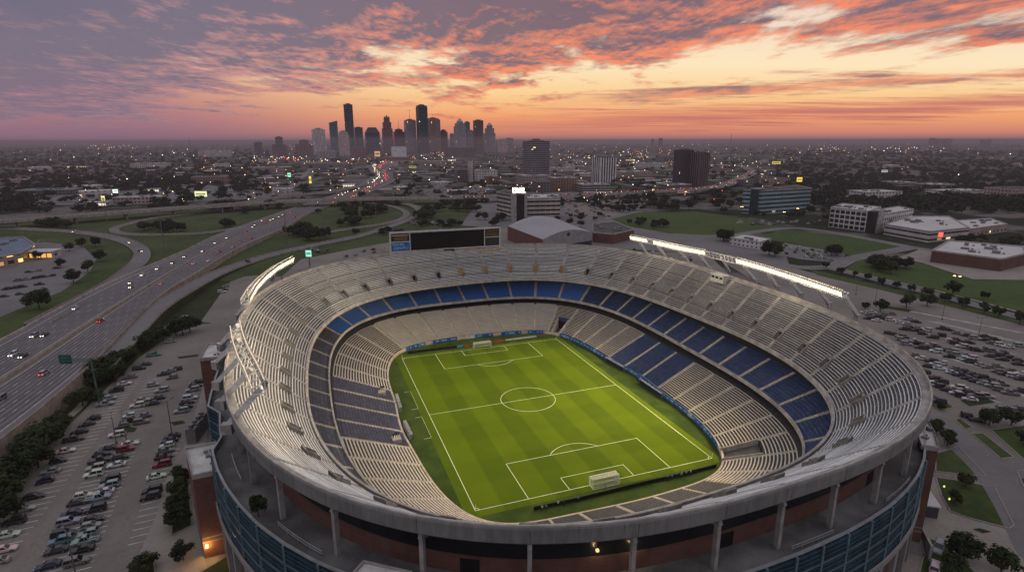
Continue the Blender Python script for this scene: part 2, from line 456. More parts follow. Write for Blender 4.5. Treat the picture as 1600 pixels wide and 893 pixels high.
for k in range(NSEC):
    sts = sec(k); phi = sts[4].phi
    mb = MB()
    terrace(mb, sts, u_in, ZU0, u_out, ZU1, UR, vom_skip)
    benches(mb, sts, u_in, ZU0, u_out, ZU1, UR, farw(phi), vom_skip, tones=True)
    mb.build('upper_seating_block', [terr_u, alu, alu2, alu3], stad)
    # middle tier
    mb = MB()
    terrace(mb, sts, m_in, ZM0, m_out, ZM1, MR)
    blue = 53 < phi < 133
    benches(mb, sts, m_in, ZM0, m_out, ZM1, MR, 'chair' if blue else 'bench')
    mb.build('middle_seating_block', [terr_b if blue else terr_g if -62 < phi <= 53 else terr_s, chair_blue if blue else chair_navy if -62 < phi <= 53 else slate], stad)
    # lower tier
    mb = MB()
    terrace(mb, sts, l_in, ZL0, l_out, ZL1, LR, low_skip_for(k))
    pw = math.degrees(math.atan2(SP(sts[4], sts[4].d['low'], 0).y-RC[1], SP(sts[4], sts[4].d['low'], 0).x-RC[0]))
    sty, cm = 'bench', alu_low
    if NAVY_LOW(pw): cm = chair_navy
    elif PLUM_LOW(pw): cm = chair_plum
    elif -113 < pw < -66: cm = mat('seat_slate_dark', (0.06,0.062,0.075), 0.65, 0.2, 0.8)
    elif 57 < phi < 122: sty, cm = 'chair', chair_beige
    benches(mb, sts, l_in, ZL0, l_out, ZL1, LR, sty, low_skip_for(k))
    mb.build('lower_seating_block', [terr_g if cm is chair_navy else terr_s if cm is chair_plum else terr, cm], stad)
    aisle('upper_aisle', k, u_in, ZU0, u_out, ZU1, UR, conc, skiprows=range(VR0, UR))
    aisle('upper_aisle', k, u_in, ZU0, u_out, ZU1, UR, conc, skiprows=range(0, VR1))
    aisle('middle_aisle', k, m_in, ZM0, m_out, ZM1, MR, aisle_m)
    aisle('lower_aisle', k, l_in, ZL0, l_out, ZL1, LR, aisle_m)
    # vomitory: sunk passage with two side walls and a dark doorway
    mb = MB(); A = ST[(k*NF-2) % (NSEC*NF)]; B = ST[k*NF+2]; C0 = ST[k*NF]
    def du(st, r): return u_in(st)+(u_out(st)-u_in(st))*r/UR
    def zu(r): return ZU0+(ZU1-ZU0)*r/UR
    zf = zu(VR0)
    mb.poly((SP(A,du(A,VR0),zf), SP(A,du(A,VR1),zf), SP(B,du(B,VR1),zf), SP(B,du(B,VR0),zf)), 2)
    zt = zu(VR1)+0.0
    mb.poly((SP(A,du(A,VR1),zf), SP(A,du(A,VR1),zt+0.9), SP(B,du(B,VR1),zt+0.9), SP(B,du(B,VR1),zf)), 1)
    for st, sg in ((A, 1), (B, -1)):
        w = st.t*sg
        for r0, r1 in ((VR0, VR1),):
            p = [SP(st,du(st,r0),zf-0.2), SP(st,du(st,r1),zf-0.2), SP(st,du(st,r1),zt+0.95), SP(st,du(st,r0),zu(VR0)+0.95)]
            q = [v + Vector((w.x, w.y, 0))*0.28 for v in p]
            mb.poly(p); mb.poly(q[::-1])
            mb.poly((p[3], p[2], q[2], q[3])); mb.poly((p[0], p[3], q[3], q[0])); mb.poly((p[1], q[1], q[2], p[2]))
    # lintel at the back
    pa, pb = SP(A,du(A,VR1)+0.05,zt+0.1), SP(B,du(B,VR1)+0.05,zt+0.1)
    mb.bar(pa+Vector((0,0,0.5)), pb+Vector((0,0,0.5)), 0.3, 0.95)
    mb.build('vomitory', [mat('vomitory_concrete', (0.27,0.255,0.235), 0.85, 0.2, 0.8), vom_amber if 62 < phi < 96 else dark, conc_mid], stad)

def stain_mat():
    m, nt, b = mat_raw('fascia_concrete'); pos = sock(nt, 'ShaderNodeNewGeometry', 'Position'); x, y, z = sep(nt, pos)
    n1 = noise(nt, comb(nt, x, y, z*0.12), 1.1, 5, 0.65); n2 = noise(nt, pos, 0.10, 4, 0.6); n3 = noise(nt, comb(nt, x, y, z*0.05), 4.0, 3, 0.6)
    c = mix(nt, (0.15,0.149,0.148), (0.225,0.222,0.218), (n1*0.5+n2*0.5).ss(0.38, 0.6))
    c = mix(nt, c, (0.085,0.082,0.08), n3.ss(0.56, 0.74)*z.ss(30.6, 34.0, 0.25, 0.75))
    put(nt, c, b.inputs['Base Color']); b.inputs['Roughness'].default_value = 0.85; return m
fascia_m = stain_mat()
def ringstrip(name, prof, material, closed=True, mi=None, sts=None):
    """sweep a profile [(function of station, z)] around the bowl"""
    mb = MB(); sts = sts or ST
    mb.strip([[SP(st, f(st), z) for st in sts] for f, z in prof])
    return mb.build(name, material, stad)
ringstrip('upper_front_parapet', [(lambda s: s.d['up']+0.9, Z_UP+0.1), (lambda s: s.d['up']+0.9, Z_UP+0.9), (lambda s: s.d['up']+0.35, Z_UP+0.9), (lambda s: s.d['up']+0.2, Z_UP-0.35), (lambda s: s.d['up']+0.5, Z_UP-0.5)], conc)
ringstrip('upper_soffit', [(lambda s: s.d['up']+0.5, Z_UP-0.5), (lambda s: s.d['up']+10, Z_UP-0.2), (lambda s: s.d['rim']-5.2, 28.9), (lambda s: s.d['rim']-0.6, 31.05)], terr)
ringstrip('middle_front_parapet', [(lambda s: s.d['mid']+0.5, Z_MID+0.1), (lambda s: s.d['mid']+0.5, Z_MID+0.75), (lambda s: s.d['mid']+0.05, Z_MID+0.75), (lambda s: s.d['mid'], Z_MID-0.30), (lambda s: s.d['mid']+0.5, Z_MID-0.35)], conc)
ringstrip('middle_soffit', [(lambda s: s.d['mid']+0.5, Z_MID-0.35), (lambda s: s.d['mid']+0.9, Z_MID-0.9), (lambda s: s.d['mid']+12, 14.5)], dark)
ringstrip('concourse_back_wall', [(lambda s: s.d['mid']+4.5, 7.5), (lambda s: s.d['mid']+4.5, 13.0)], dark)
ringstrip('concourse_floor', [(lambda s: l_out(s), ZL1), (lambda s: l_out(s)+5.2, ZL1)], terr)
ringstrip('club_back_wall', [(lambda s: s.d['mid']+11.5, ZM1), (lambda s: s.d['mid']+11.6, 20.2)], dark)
ringstrip('rim_walkway', [(lambda s: s.d['rim']-1.6, Z_RIM-0.9), (lambda s: s.d['rim']-0.3, Z_RIM-0.9), (lambda s: s.d['rim']-0.28, Z_RIM+0.15), (lambda s: s.d['rim'], Z_RIM+0.15), (lambda s: s.d['rim']+0.02, Z_RIM-0.1)], conc)
ringstrip('field_wall', [(lambda s: s.d['low'], -0.1), (lambda s: s.d['low']-0.05, Z_WALL), (lambda s: s.d['low']+0.22, Z_WALL+0.05), (lambda s: s.d['low']+0.5, Z_WALL+0.05), (lambda s: s.d['low']+0.55, Z_WALL-0.1)], mat('wall_cream', (0.50,0.43,0.34), 0.8, 0.15, 0.5))
for k in range(NSEC):
    sts = sec(k); mb = MB()
    n = len(sts)
    row = lambda d, z, e=0.0: [SP(s, s.d['rim']+d, z) + (Vector((s.t.x, s.t.y, 0))*(0.03 if i == 0 else -0.03 if i == n-1 else 0)) for i, s in enumerate(sts)]
    mb.strip([row(0.02, Z_RIM-0.1), row(0.12, Z_RIM-0.4), row(0.0, 31.4), row(-0.25, 31.1), row(-0.6, 31.08)])
    mb.build('rim_fascia', fascia_m, stad)
# deck, columns, inner brick wall
def _fo(phi):
    T = [(-180,5.3),(-163,5.0),(-161,2.3),(-150.3,1.8),(-148.8,3.7),(-145,3.7),(-135,3.0),(-125,2.3),(-90,2.1),(-75,1.3),(-62,0.4),(-45,1.5),(-20,4.0),(120,4.5),(180,5.3)]
    for (a, x), (b, y) in zip(T, T[1:]):
        if a <= phi <= b: return x+(y-x)*(phi-a)/(b-a)
    return 4.0
FACADE = lambda s: s.d['rim'] + _fo(s.phi)
ringstrip('outer_deck', [(lambda s: s.d['rim']-4.8, Z_DECK), (FACADE, Z_DECK)], mat('deck_concrete', (0.165,0.163,0.163), 0.85, 0.3, 0.12, fine=0.5))
ringstrip('deck_brick_wall', [(lambda s: s.d['rim']-4.6, Z_DECK), (lambda s: s.d['rim']-4.6, 25.0), (lambda s: s.d['rim']-4.85, 25.05)], brick_deck)
ringstrip('deck_dark_glazing', [(lambda s: s.d['rim']-4.8, 25.0), (lambda s: s.d['rim']-4.8, 29.2)], mat('dark_glazing', (0.01,0.012,0.015), 0.25, 0.0))
door_m = mat('door_dark', (0.02,0.018,0.018), 0.6, 0.1)
for k in range(NSEC):
    if k % 3: continue
    a, b = ST[k*NF+3], ST[k*NF+4]; mb = MB(); d = lambda s: s.d['rim']-4.54
    pa, pb = SP(a, d(a), Z_DECK), SP(b, d(b), Z_DECK); mb.poly((pa, pb, pb+Vector((0,0,2.6)), pa+Vector((0,0,2.6)))); mb.poly((pb, pa, pa+Vector((0,0,2.6)), pb+Vector((0,0,2.6)))); mb.build('deck_door', door_m, stad)
for k in range(NSEC):
    if k % 2: continue
    mb = MB(); q = [SP(s, s.d['rim']+0.2+0.25*math.sin(k), Z_DECK) for s in sec(k)[2:7]]
    for a, b in zip(q, q[1:]):
        for z in (0.55, 1.05): mb.bar(a+Vector((0,0,z)), b+Vector((0,0,z)), 0.10)
        mb.bar(a, a+Vector((0,0,1.1)), 0.09)
    mb.build('deck_railing', mat('rail_pale', (0.38,0.40,0.42), 0.5, 0.1), stad)
deck_glow = glow('deck_lamp_glow', (1.0,0.72,0.30), 1.2)
DECK_LAMPS = [(min(ST[:-1], key=lambda s: (SP(s, s.d['rim']-4.3, 26.2)-at(u, v, 26.2)).length).s, 0) for u, v in ((1000,846),(942,851))]
for (ks, fr_) in DECK_LAMPS:
    s = station(ks); p = SP(s, s.d['rim']-4.3, 26.2); mb = MB(); mb.box(p, (0.4,0.4,0.35), base=True); mb.build('deck_lamp', deck_glow, stad)
    l = D.lights.new('deck_lamp_light', 'POINT'); l.energy = 60; l.color = (1.0,0.68,0.32); l.shadow_soft_size = 0.2
    o = D.objects.new('deck_lamp_light', l); COL.objects.link(o); o.location = SP(s, s.d['rim']-3.6, 26.0)
colm = mat('column_concrete', (0.30,0.29,0.28), 0.8, 0.15, 0.6)
for k in range(NSEC):
    s = ST[k*NF]; mb = MB()
    c = SP(s, s.d['rim']-1.4, Z_DECK); a = math.atan2(s.n.y, s.n.x)
    mb.box(c, (0.85, 0.62, 31.05-Z_DECK), a)
    mb.bar(SP(s, s.d['rim']-4.7, 28.3), SP(s, s.d['rim']-0.9, 30.2), 0.6, 0.8)
    mb.build('support_column', colm, stad)
louv = mat('louvre_blue', (0.026,0.066,0.098), 0.45, 0.25, 0.4, metal=0.3)
louv_d = mat('louvre_backing', (0.012,0.022,0.030), 0.6, 0.2)
for k in range(NSEC):
    sts = [sec(k)[i] for i in (0, 2, 4, 6, 8)]; mb = MB()
    rr = lambda d, z: [SP(s, FACADE(s)+d, z) for s in sts]
    mb.strip([rr(-0.25, Z_DECK+1.0), rr(-0.25, 12.2)], 1)
    for i in range(13):
        z = 12.5 + i*0.8
        if z > Z_DECK+0.6: break
        mb.strip([rr(-0.2, z+0.42), rr(0.22, z+0.36), rr(0.25, z+0.02), rr(-0.2, z)], 0)
    mb.strip([rr(-0.3, Z_DECK+1.02), rr(-0.3, Z_DECK+1.3), rr(0.1, Z_DECK+1.3), rr(0.12, Z_DECK+1.0), rr(-0.2, Z_DECK+0.95)], 4)
    mb.strip([rr(-0.30, Z_DECK), rr(-0.30, Z_DECK+1.0)], 2)
    for zz in (14.9, 17.3, 19.7): mb.strip([rr(0.27, zz+0.16), rr(0.36, zz+0.16), rr(0.36, zz-0.1), rr(0.27, zz-0.1)], 2)
    for i in (0, 2):
        s = sts[i]; mb.bar(SP(s, FACADE(s)+0.25, 12.0), SP(s, FACADE(s)+0.25, Z_DECK+1.0), 0.35, 0.4, 2)
    mb.strip([rr(0.4, 12.6), rr(0.7, 12.5), rr(0.7, 11.5), rr(0.0, 11.4)], 3)
    mb.build('facade_screen', [louv, louv_d, mat('screen_frame', (0.14,0.22,0.26), 0.4, 0.15, 0.5, metal=0.3), conc_mid, mat('cap_steel', (0.34,0.37,0.39), 0.45, 0.1, 0.5, metal=0.3)], stad)
    mb = MB()
    mb.strip([rr(-0.6, 11.5), rr(-0.6, 0.0)], 0)
    for i in (0, 2):
        s = sts[i]; mb.box(SP(s, FACADE(s)-0.2, 0), (1.0, 1.2, 11.4), math.atan2(s.n.y, s.n.x), 1)
    q = [SP(s, FACADE(s)-0.55, 0) for s in sts[2:4]]
    mb.poly((q[0], q[1], q[1]+Vector((0,0,4.5)), q[0]+Vector((0,0,4.5))), 2)
    mb.build('base_wall', [brick, conc_mid, dark], stad)
# field seen from above: inner apron + pitch
mb = MB(); mb.poly([SP(s, s.d['low']-0.02, 0.03) for s in ST[:-1]])
PW, PL = 67.15, 103.5
def turf(name, stripes):
    m, nt, b = mat_raw(name)
    pos = sock(nt, 'ShaderNodeNewGeometry', 'Position'); x, y, z = sep(nt, pos)
    n1 = noise(nt, pos, 0.12, 5, 0.6); n2 = noise(nt, pos, 1.6, 3, 0.7); n3 = noise(nt, pos, 0.03, 3, 0.5)
    c = mix(nt, (0.058,0.088,0.005), (0.090,0.120,0.006), (n1*0.6+n2*0.4).ss(0.35, 0.65))
    if stripes:
        w = 6.72
        st_ = ((x + PW/2 + (n2-0.5)*0.5)/w*PI)._m('SINE').ss(-0.25, 0.25)
        cr_ = ((y + PL/2 + (n2-0.5)*0.6)/10.35*PI)._m('SINE').ss(-0.3, 0.3)
        c = mix(nt, (0.066,0.106,0.005), (0.100,0.148,0.006), st_*0.56 + cr_*0.2 + (n1-0.5)*0.6 + (n3-0.5)*0.7 + 0.06)
    else:
        c = mix(nt, (0.032,0.056,0.013), (0.055,0.083,0.018), n1.ss(0.35, 0.65))
    put(nt, c, b.inputs['Base Color']); b.inputs['Roughness'].default_value = 0.95; b.inputs['Specular IOR Level'].default_value = 0.05
    return m
tag(mb.build('field_apron', turf('turf_apron', False)), kind='structure')
mb = MB(); mb.poly([(-PW/2-2.6,-PL/2-2.4,0.05),(PW/2+2.2,-PL/2-2.4,0.05),(PW/2+2.2,PL/2+2.4,0.05),(-PW/2-2.6,PL/2+2.4,0.05)])
tag(mb.build('pitch', turf('turf_pitch', True)), kind='structure')
line = mat('line_paint', (0.80,0.82,0.74), 0.7, 0.1, 0.8)
mb = MB(); LW = 0.135; ZL = 0.062
def seg(x0, y0, x1, y1):
    d = Vector((x1-x0, y1-y0)).normalized(); n = Vector((-d.y, d.x))*LW/2; e = d*LW/2
    mb.poly([(x0+n.x-e.x,y0+n.y-e.y,ZL),(x0-n.x-e.x,y0-n.y-e.y,ZL),(x1-n.x+e.x,y1-n.y+e.y,ZL),(x1+n.x+e.x,y1+n.y+e.y,ZL)][::-1])
def arcl(cx, cy, r, a0, a1, n=48):
    P = [(a0+(a1-a0)*i/n) for i in range(n+1)]
    for i in range(n):
        a, b = P[i], P[i+1]
        mb.poly([(cx+(r+q)*math.cos(t), cy+(r+q)*math.sin(t), ZL+0.004) for t, q in ((a,-LW/2),(a,LW/2),(b,LW/2),(b,-LW/2))])
hx, hy = PW/2, PL/2
for a in ((-hx,-hy,hx,-hy),(hx,-hy,hx,hy),(hx,hy,-hx,hy),(-hx,hy,-hx,-hy),(-hx,0,hx,0)): seg(*a)
for sg in (1,-1):
    for w, dp in ((20.16,16.5),(9.16,5.5)):
        seg(-w, sg*hy, -w, sg*(hy-dp)); seg(w, sg*hy, w, sg*(hy-dp)); seg(-w, sg*(hy-dp), w, sg*(hy-dp))
    a = math.acos(5.5/9.15); c0 = PI/2 if sg < 0 else -PI/2
    arcl(0, sg*(hy-11), 9.15, c0-a, c0+a, 24)
    for sx in (1,-1):
        a0 = math.atan2(-sg, -sx); arcl(sx*hx, sg*hy, 1.0, a0-PI/4, a0+PI/4, 8)
arcl(0, 0, 9.15, 0, 2*PI, 72)
# dashed technical areas by the benches
for y0 in (6, -14):
    LW = 0.10
    for i in range(9): seg(-hx-2.4-0.02*i, y0+i*1.5, -hx-2.4, y0+i*1.5+0.7)
    seg(-hx-2.5, y0-0.5, -hx-4.6, y0-0.5); seg(-hx-2.5, y0+13.5, -hx-4.6, y0+13.5)
tag(mb.build('pitch_markings', line), kind='structure')
# ------------------------------------------------------------------ ground (one sheet to the horizon)
def ground_mat():
    m, nt, b = mat_raw('ground')
    pos = sock(nt, 'ShaderNodeNewGeometry', 'Position')
    n1 = noise(nt, pos, 0.0016, 6, 0.62); n2 = noise(nt, pos, 0.012, 5, 0.6); n3 = noise(nt, pos, 0.35, 3, 0.6)
    c = mix(nt, (0.016,0.026,0.014), (0.040,0.046,0.030), n2.ss(0.35, 0.65))
    c = mix(nt, c, (0.19,0.17,0.165), (n1*0.4+n2*0.6).ss(0.48, 0.56)*0.75)
    c = mix(nt, c, (0.012,0.018,0.010), n3.ss(0.5, 0.8)*0.5)
    put(nt, c, b.inputs['Base Color']); b.inputs['Roughness'].default_value = 1.0
    b.inputs['Specular IOR Level'].default_value = 0.1
    return m
mb = MB()
RR = [0, 200, 600, 1500, 4000, 10000, 25000, 60000]
NA = 48
for i in range(len(RR)-1):
    for k in range(NA):
        a, b_ = 2*PI*k/NA, 2*PI*(k+1)/NA
        P = [(r*math.cos(t), r*math.sin(t), -0.05) for r, t in ((RR[i],a),(RR[i+1],a),(RR[i+1],b_),(RR[i],b_))]
        mb.poly(P if i else P[1:] if False else [P[0], P[1], P[2]])if i == 0 else mb.poly(P)
tag(mb.build('ground', ground_mat()), kind='structure')
# floodlights
def spot(loc, target, power, size=75, blend=0.6, col=(1.0,0.80,0.56), r=0.8):
    l = D.lights.new('floodlight_beam', 'SPOT'); l.energy = power; l.color = col; l.spot_size = rad(size); l.spot_blend = blend; l.shadow_soft_size = r
    o = D.objects.new('floodlight_beam', l); COL.objects.link(o)
    v = Vector(target) - Vector(loc)
    o.location = loc; o.rotation_euler = v.to_track_quat('-Z', 'Y').to_euler(); return o
for x, y, e in ((72.5,52,85000),(75.5,22,185000),(76.5,-14,200000),(75,-40,185000)):
    spot((x,y,40.2), (-42,y*0.7-8,7), e*1.12, 84, col=(1.0,0.76,0.43))
def spill(x, y, e):
    l = D.lights.new('floodlight_spill', 'POINT'); l.energy = e; l.color = (1.0,0.80,0.52); l.shadow_soft_size = 1.5
    o = D.objects.new('floodlight_spill', l); COL.objects.link(o); o.location = (x, y, 40.6)
for x, y in ((-73,-50),(-75.5,-38),(-78,-22),(-79,-4),(-77,22)): spill(x, y, 2600 if y < -30 else 4200)
for x, y in ((73,42),(75.5,8),(75.5,-25)): spill(x, y, 3500)

for x, y in ((-68.5,62),(-77.5,20),(-75.5,-20),(-71.5,-50)):
    spot((x,y,40.2), (14,y*0.6,0), 38000, 76, col=(1.0,0.83,0.58))
# ------------------------------------------------------------------ stadium fittings
def px(p):
    """where a point lands in the photograph (used only to choose which block a feature belongs to)"""
    d = Vector(p) - Vector((CX, CY, CZ)); z = d.dot(Fv)
    x, y = F_PX*d.dot(Rv)/z, -F_PX*d.dot(Uv)/z
    return 800 + cr*x - sr*y, 446.5 + sr*x + cr*y, z
steel = mat('steel_white', (0.74,0.73,0.72), 0.5, 0.1, 0.8, metal=0.2)
steel_g = mat('steel_grey', (0.20,0.20,0.21), 0.5, 0.15, 0.8, metal=0.4)
lampw = glow('floodlight_glow', (1.0,0.78,0.48), 3.2)
spill_glow = glow('rail_spill_glow', (1.0,0.76,0.46), 1.6)
black = mat('black_paint', (0.015,0.015,0.017), 0.5, 0.1, 1.0)
white_p = mat('white_paint', (0.75,0.75,0.73), 0.55, 0.08, 0.7)

def rack(label, path, struts, zc=40.0, gaps=()):
    pts = [at(u, v, zc) for u, v in path]
    # resample
    L = [0]
    for a, b in zip(pts, pts[1:]): L.append(L[-1]+(b-a).length)
    n = max(2, round(L[-1]/3.6))
    def pos(t):
        t *= L[-1]
        for i in range(len(pts)-1):
            if t <= L[i+1] or i == len(pts)-2: return pts[i].lerp(pts[i+1], (t-L[i])/(L[i+1]-L[i]))
    root = thing('floodlight_rack', label, 'floodlights', pos(0.5))
    bl = pos(0.5)
    q = [pos(i/n) for i in range(n+1)]
    cen = Vector((RC[0], RC[1], zc))
    def inw(i):
        t = (q[min(i+1, n)]-q[max(i-1, 0)]).normalized(); v = Vector((-t.y, t.x, 0))
        return v if v.dot(cen-q[i]) > 0 else -v
    mb = MB()
    for i in range(n):
        a, b = q[i], q[i+1]; ia, ib = inw(i), inw(i+1)
        for off, z in ((0, -1.15), (0, 1.25), (-2.2, -1.15), (-2.2, 0.1)):
            mb.bar(a+ia*off+Vector((0,0,z)), b+ib*off+Vector((0,0,z)), 0.22)
        for off, z0, z1 in ((0,-1.15,1.25),(-2.2,-1.15,0.1)): mb.bar(a+ia*off+Vector((0,0,z0)), a+ia*off+Vector((0,0,z1)), 0.16)
        mb.bar(a+Vector((0,0,1.2)), a-ia*2.2+Vector((0,0,0.05)), 0.12); mb.bar(a+Vector((0,0,-1.15)), a-ia*2.2+Vector((0,0,-1.15)), 0.16)
        mb.bar(a-ia*2.2+Vector((0,0,-1.15)), b-ib*2.2+Vector((0,0,0.1)), 0.1)
    mb.bar(q[n]+Vector((0,0,-1.15)), q[n]+Vector((0,0,1.25)), 0.16); mb.bar(q[n]+Vector((0,0,-1.15)), q[n]-inw(n)*2.2+Vector((0,0,-1.15)), 0.16)
    o = mb.build('frame', steel, None, bl); o.parent = root; o.location = (0,0,0)
    for i in range(n):
        if any(g0 <= (i+0.5)/n < g1 for g0, g1 in gaps): continue
        a, b = q[i], q[i+1]; iv = (inw(i)+inw(i+1)).normalized(); t = (b-a).normalized()
        up = (Vector((0,0,1)) + iv*0.35).normalized(); nrm = t.cross(up); nrm = nrm if nrm.dot(iv) > 0 else -nrm
        mb = MB()
        for r in range(3):
            for k in range(4):
                c = a.lerp(b, (k+0.5)/4) + iv*0.35 + up*(-0.56+r*0.56)
                w, h = (b-a).length/4*0.41, 0.21
                f = [c - t*w - up*h, c + t*w - up*h, c + t*w + up*h, c - t*w + up*h]
                if (f[1]-f[0]).cross(f[2]-f[1]).dot(nrm) < 0: f = f[::-1]
                bk = [p - nrm*0.32 for p in f]
                bk = [c-nrm*0.32 + (p-(c-nrm*0.32))*0.6 for p in bk]
                mb.poly([p for p in f], 1)
                for e in range(4): mb.poly((f[e], bk[e], bk[(e+1)%4], f[(e+1)%4]), 0)
                mb.poly(bk[::-1], 0)
        
        for k in range(4):  # added glowing beads on top and rear rails, standing in for lamp spill
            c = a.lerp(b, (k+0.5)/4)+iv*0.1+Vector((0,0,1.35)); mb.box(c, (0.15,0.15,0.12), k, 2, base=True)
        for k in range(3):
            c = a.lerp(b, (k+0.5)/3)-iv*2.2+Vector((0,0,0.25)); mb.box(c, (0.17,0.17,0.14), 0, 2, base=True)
        o = mb.build('lamp_bank', [steel_g, lampw, spill_glow], None, bl); o.parent = root; o.location = (0,0,0)
    for (u0, v0), (u1, v1) in struts:
        a, b = at(u0, v0, 31.5), at(u1, v1, zc-1.0)
        mb = MB(); mb.bar(a, b, 0.95, 1.05)
        mb.box(a-Vector((0,0,1.6)), (2.0, 1.6, 2.0), math.atan2(b.y-a.y, b.x-a.x), 1)
        o = mb.build('strut', [steel, conc], None, bl); o.parent = root; o.location = (0,0,0)
    return root
rack('floodlight gantry seen from behind on slanting white struts of the west rim', [(414,604),(401,575),(389,553),(380,530),(375,508)],
     [((355,664),(409,605)),((345.6,627),(393,576)),((340,597),(380,553)),((338,566),(373,530)),((345.6,538),(372,508))])
rack('brightly glowing curved floodlight gantry at the far end of the west rim', [(389,468),(399,450),(414,434),(434,418),(458,405)],
     [((372,492),(388,470)),((392,460),(408,442)),((425,434),(432,421))])
rack('brightly glowing floodlight gantry on the east rim nearest the scoreboard', [(985,371),(1021,378),(1065,388),(1102,395)],
     [((1012,398),(998,376)),((1042,404),(1027,382)),((1076,410),(1060,388)),((1108,419),(1093,397))], gaps=((0.29,0.34),(0.72,0.76)))
rack('longest glowing floodlight gantry, on the east rim above the crowded car park', [(1151,407),(1190,418),(1250,437),(1317,460)],
     [((1179,437),(1160,412)),((1214,448),(1197,422)),((1251,459),(1231,433)),((1295,474),(1276,448)),((1340,493),(1320,462))])
# unlit frame bridging the two eastern gantries
fr = thing('gantry_catwalk', 'unlit grey catwalk frame between the two eastern floodlight gantries', 'catwalk', at(1127,401,40))
mb = MB(); a, b = at(1103,396,40), at(1150,407,40); v = (b-a)/8
for z in (-1.1, 1.1): mb.bar(a+Vector((0,0,z)), b+Vector((0,0,z)), 0.25)
for i in range(9): mb.bar(a+v*i+Vector((0,0,-1.1)), a+v*i+Vector((0,0,1.1)), 0.16)
for i in range(8): mb.bar(a+v*i+Vector((0,0,-1.1)), a+v*(i+1)+Vector((0,0,1.1)), 0.12)
o = mb.build('frame', steel, None, fr.location); o.parent = fr; o.location = (0,0,0)
mb = MB(); p0, p1 = at(1140,424,31.5), at(1127,402,39); mb.bar(p0, p1, 0.7)
o = mb.build('strut', steel, None, fr.location); o.parent = fr; o.location = (0,0,0)

# white camera booth on the east rim
bp = at(1144,437,31.5); st = min(ST, key=lambda s: (SP(s, s.d['rim'], 31.5)-bp).length)
bt = thing('camera_booth', 'small white booth with dark windows on the east rim', 'booth', SP(st, st.d['rim']-3.4, 32.0), math.atan2(st.n.y, st.n.x))
mb = MB(); mb.box((0,0,-0.6), (3.0,6.6,2.9)); mb.box((0,0,2.3), (3.4,7.0,0.2), base=True); mb.build('cabin', mat('booth_grey', (0.40,0.40,0.40), 0.6, 0.1), bt)
for y in (-2.1,0,2.1):
    mb = MB(); mb.box((-1.52,y,0.9), (0.06,1.6,0.9), base=True); mb.build('window', dark, bt)

# scoreboard
zs0, zs1 = 31.7, 43.0; A0 = at(610,404,30.6); B0 = at(782,393,30.6)
A0 = Vector((A0.x, A0.y, 0)); B0 = Vector((B0.x, B0.y, 0)); sx = (B0-A0); SLn = sx.length; ang = math.atan2(sx.y, sx.x)
sb = thing('scoreboard', 'wide black scoreboard in a white frame standing on the far rim', 'scoreboard', (A0.x, A0.y, 0), ang)
W = SLn
def sq(mb, x0, x1, z0, z1, y, mi=0): mb.poly(((x0,y,z0),(x1,y,z0),(x1,y,z1),(x0,y,z1)), mi)
mb = MB(); mb.box((W/2,1.6,zs0+2.2), (W-0.6,2.6,zs1-zs0-2.4)); mb.build('housing', steel_g, sb)
mb = MB()
def fb(x0, x1, z0, z1): mb.box(((x0+x1)/2, 0.05, z0), (x1-x0, 0.7, z1-z0), base=True)
z0, z1 = zs0+2.0, zs1
fb(0,0.7,z0-1.2,z1-0.72); fb(W-0.7,W,z0-1.2,z1-0.72); fb(0,W,z1-0.7,z1); fb(0.72,W-0.72,z0-0.3,z0+0.3)
xl, xr = W*0.172, W*0.845; zm = z0+(z1-z0)*0.47
fb(xl,xl+0.4,z0+0.32,z1-0.72); fb(xr,xr+0.4,z0+0.32,z1-0.72); fb(0.72,xl-0.02,zm,zm+0.4); fb(xr+0.42,W-0.72,zm,zm+0.4)
mb.build('frame', mat('frame_white', (0.50,0.50,0.50), 0.5, 0.1, 0.7), sb)
mb = MB(); sq(mb, xl+0.4, xr, z0+0.3, z1-0.7, -0.02); mb.build('screen', mat('screen_black', (0.004,0.004,0.006), 0.25, 0.0), sb)
def panel(x0, x1, za, zb, bgm, marks):
    mb = MB(); sq(mb, x0, x1, za, zb, -0.02); o = mb.build('panel', bgm, sb)
    for m_, quads in marks:
        mb = MB()
        for (a, b, c, d) in quads: sq(mb, x0+(x1-x0)*a, x0+(x1-x0)*b, za+(zb-za)*c, za+(zb-za)*d, -0.05)
        mb.build('panel_graphic', m_, o)
pk = mat('panel_dark', (0.012,0.012,0.014), 0.4, 0.1)
gold = mat('panel_gold', (0.20,0.14,0.03), 0.5, 0.2, 2.0, emis=(0.8,0.55,0.12), estr=0.03)
r2 = random.Random(3)
def words(rows, x0=0.1, x1=0.92, h=0.09):
    out = []
    for y in rows:
        x = x0 + r2.uniform(0, 0.06)
        while x < x1-0.04:
            w = r2.uniform(0.03, 0.07); out.append((x, min(x+w, x1), y, y+h)); x += w + r2.choice((0.012, 0.012, 0.03))
    return out
panel(0.72, xl, zm+0.4, z1-0.7, pk, [(gold, words((0.12,0.30,0.48), 0.15, 0.9)), (mat('panel_pale', (0.45,0.42,0.36), 0.5, 0.1), [(0.02,0.95,0.70,0.80)])])
panel(0.72, xl, z0+0.3, zm, mat('panel_blue', (0.012,0.10,0.34), 0.5, 0.3, 0.5, emis=(0.02,0.16,0.5), estr=0.03),
      [(mat('panel_sky', (0.10,0.34,0.62), 0.5, 0.2, 0.8), [(0.05,0.7,0.62,0.9),(0.1,0.95,0.3,0.5)]), (mat('panel_pale2', (0.30,0.42,0.55), 0.5, 0.3, 1.0), [(0.12,0.2,0.2,0.48),(0.22,0.34,0.2,0.42),(0.36,0.44,0.2,0.52),(0.47,0.62,0.2,0.40),(0.65,0.74,0.2,0.55),(0.77,0.9,0.2,0.42)])])
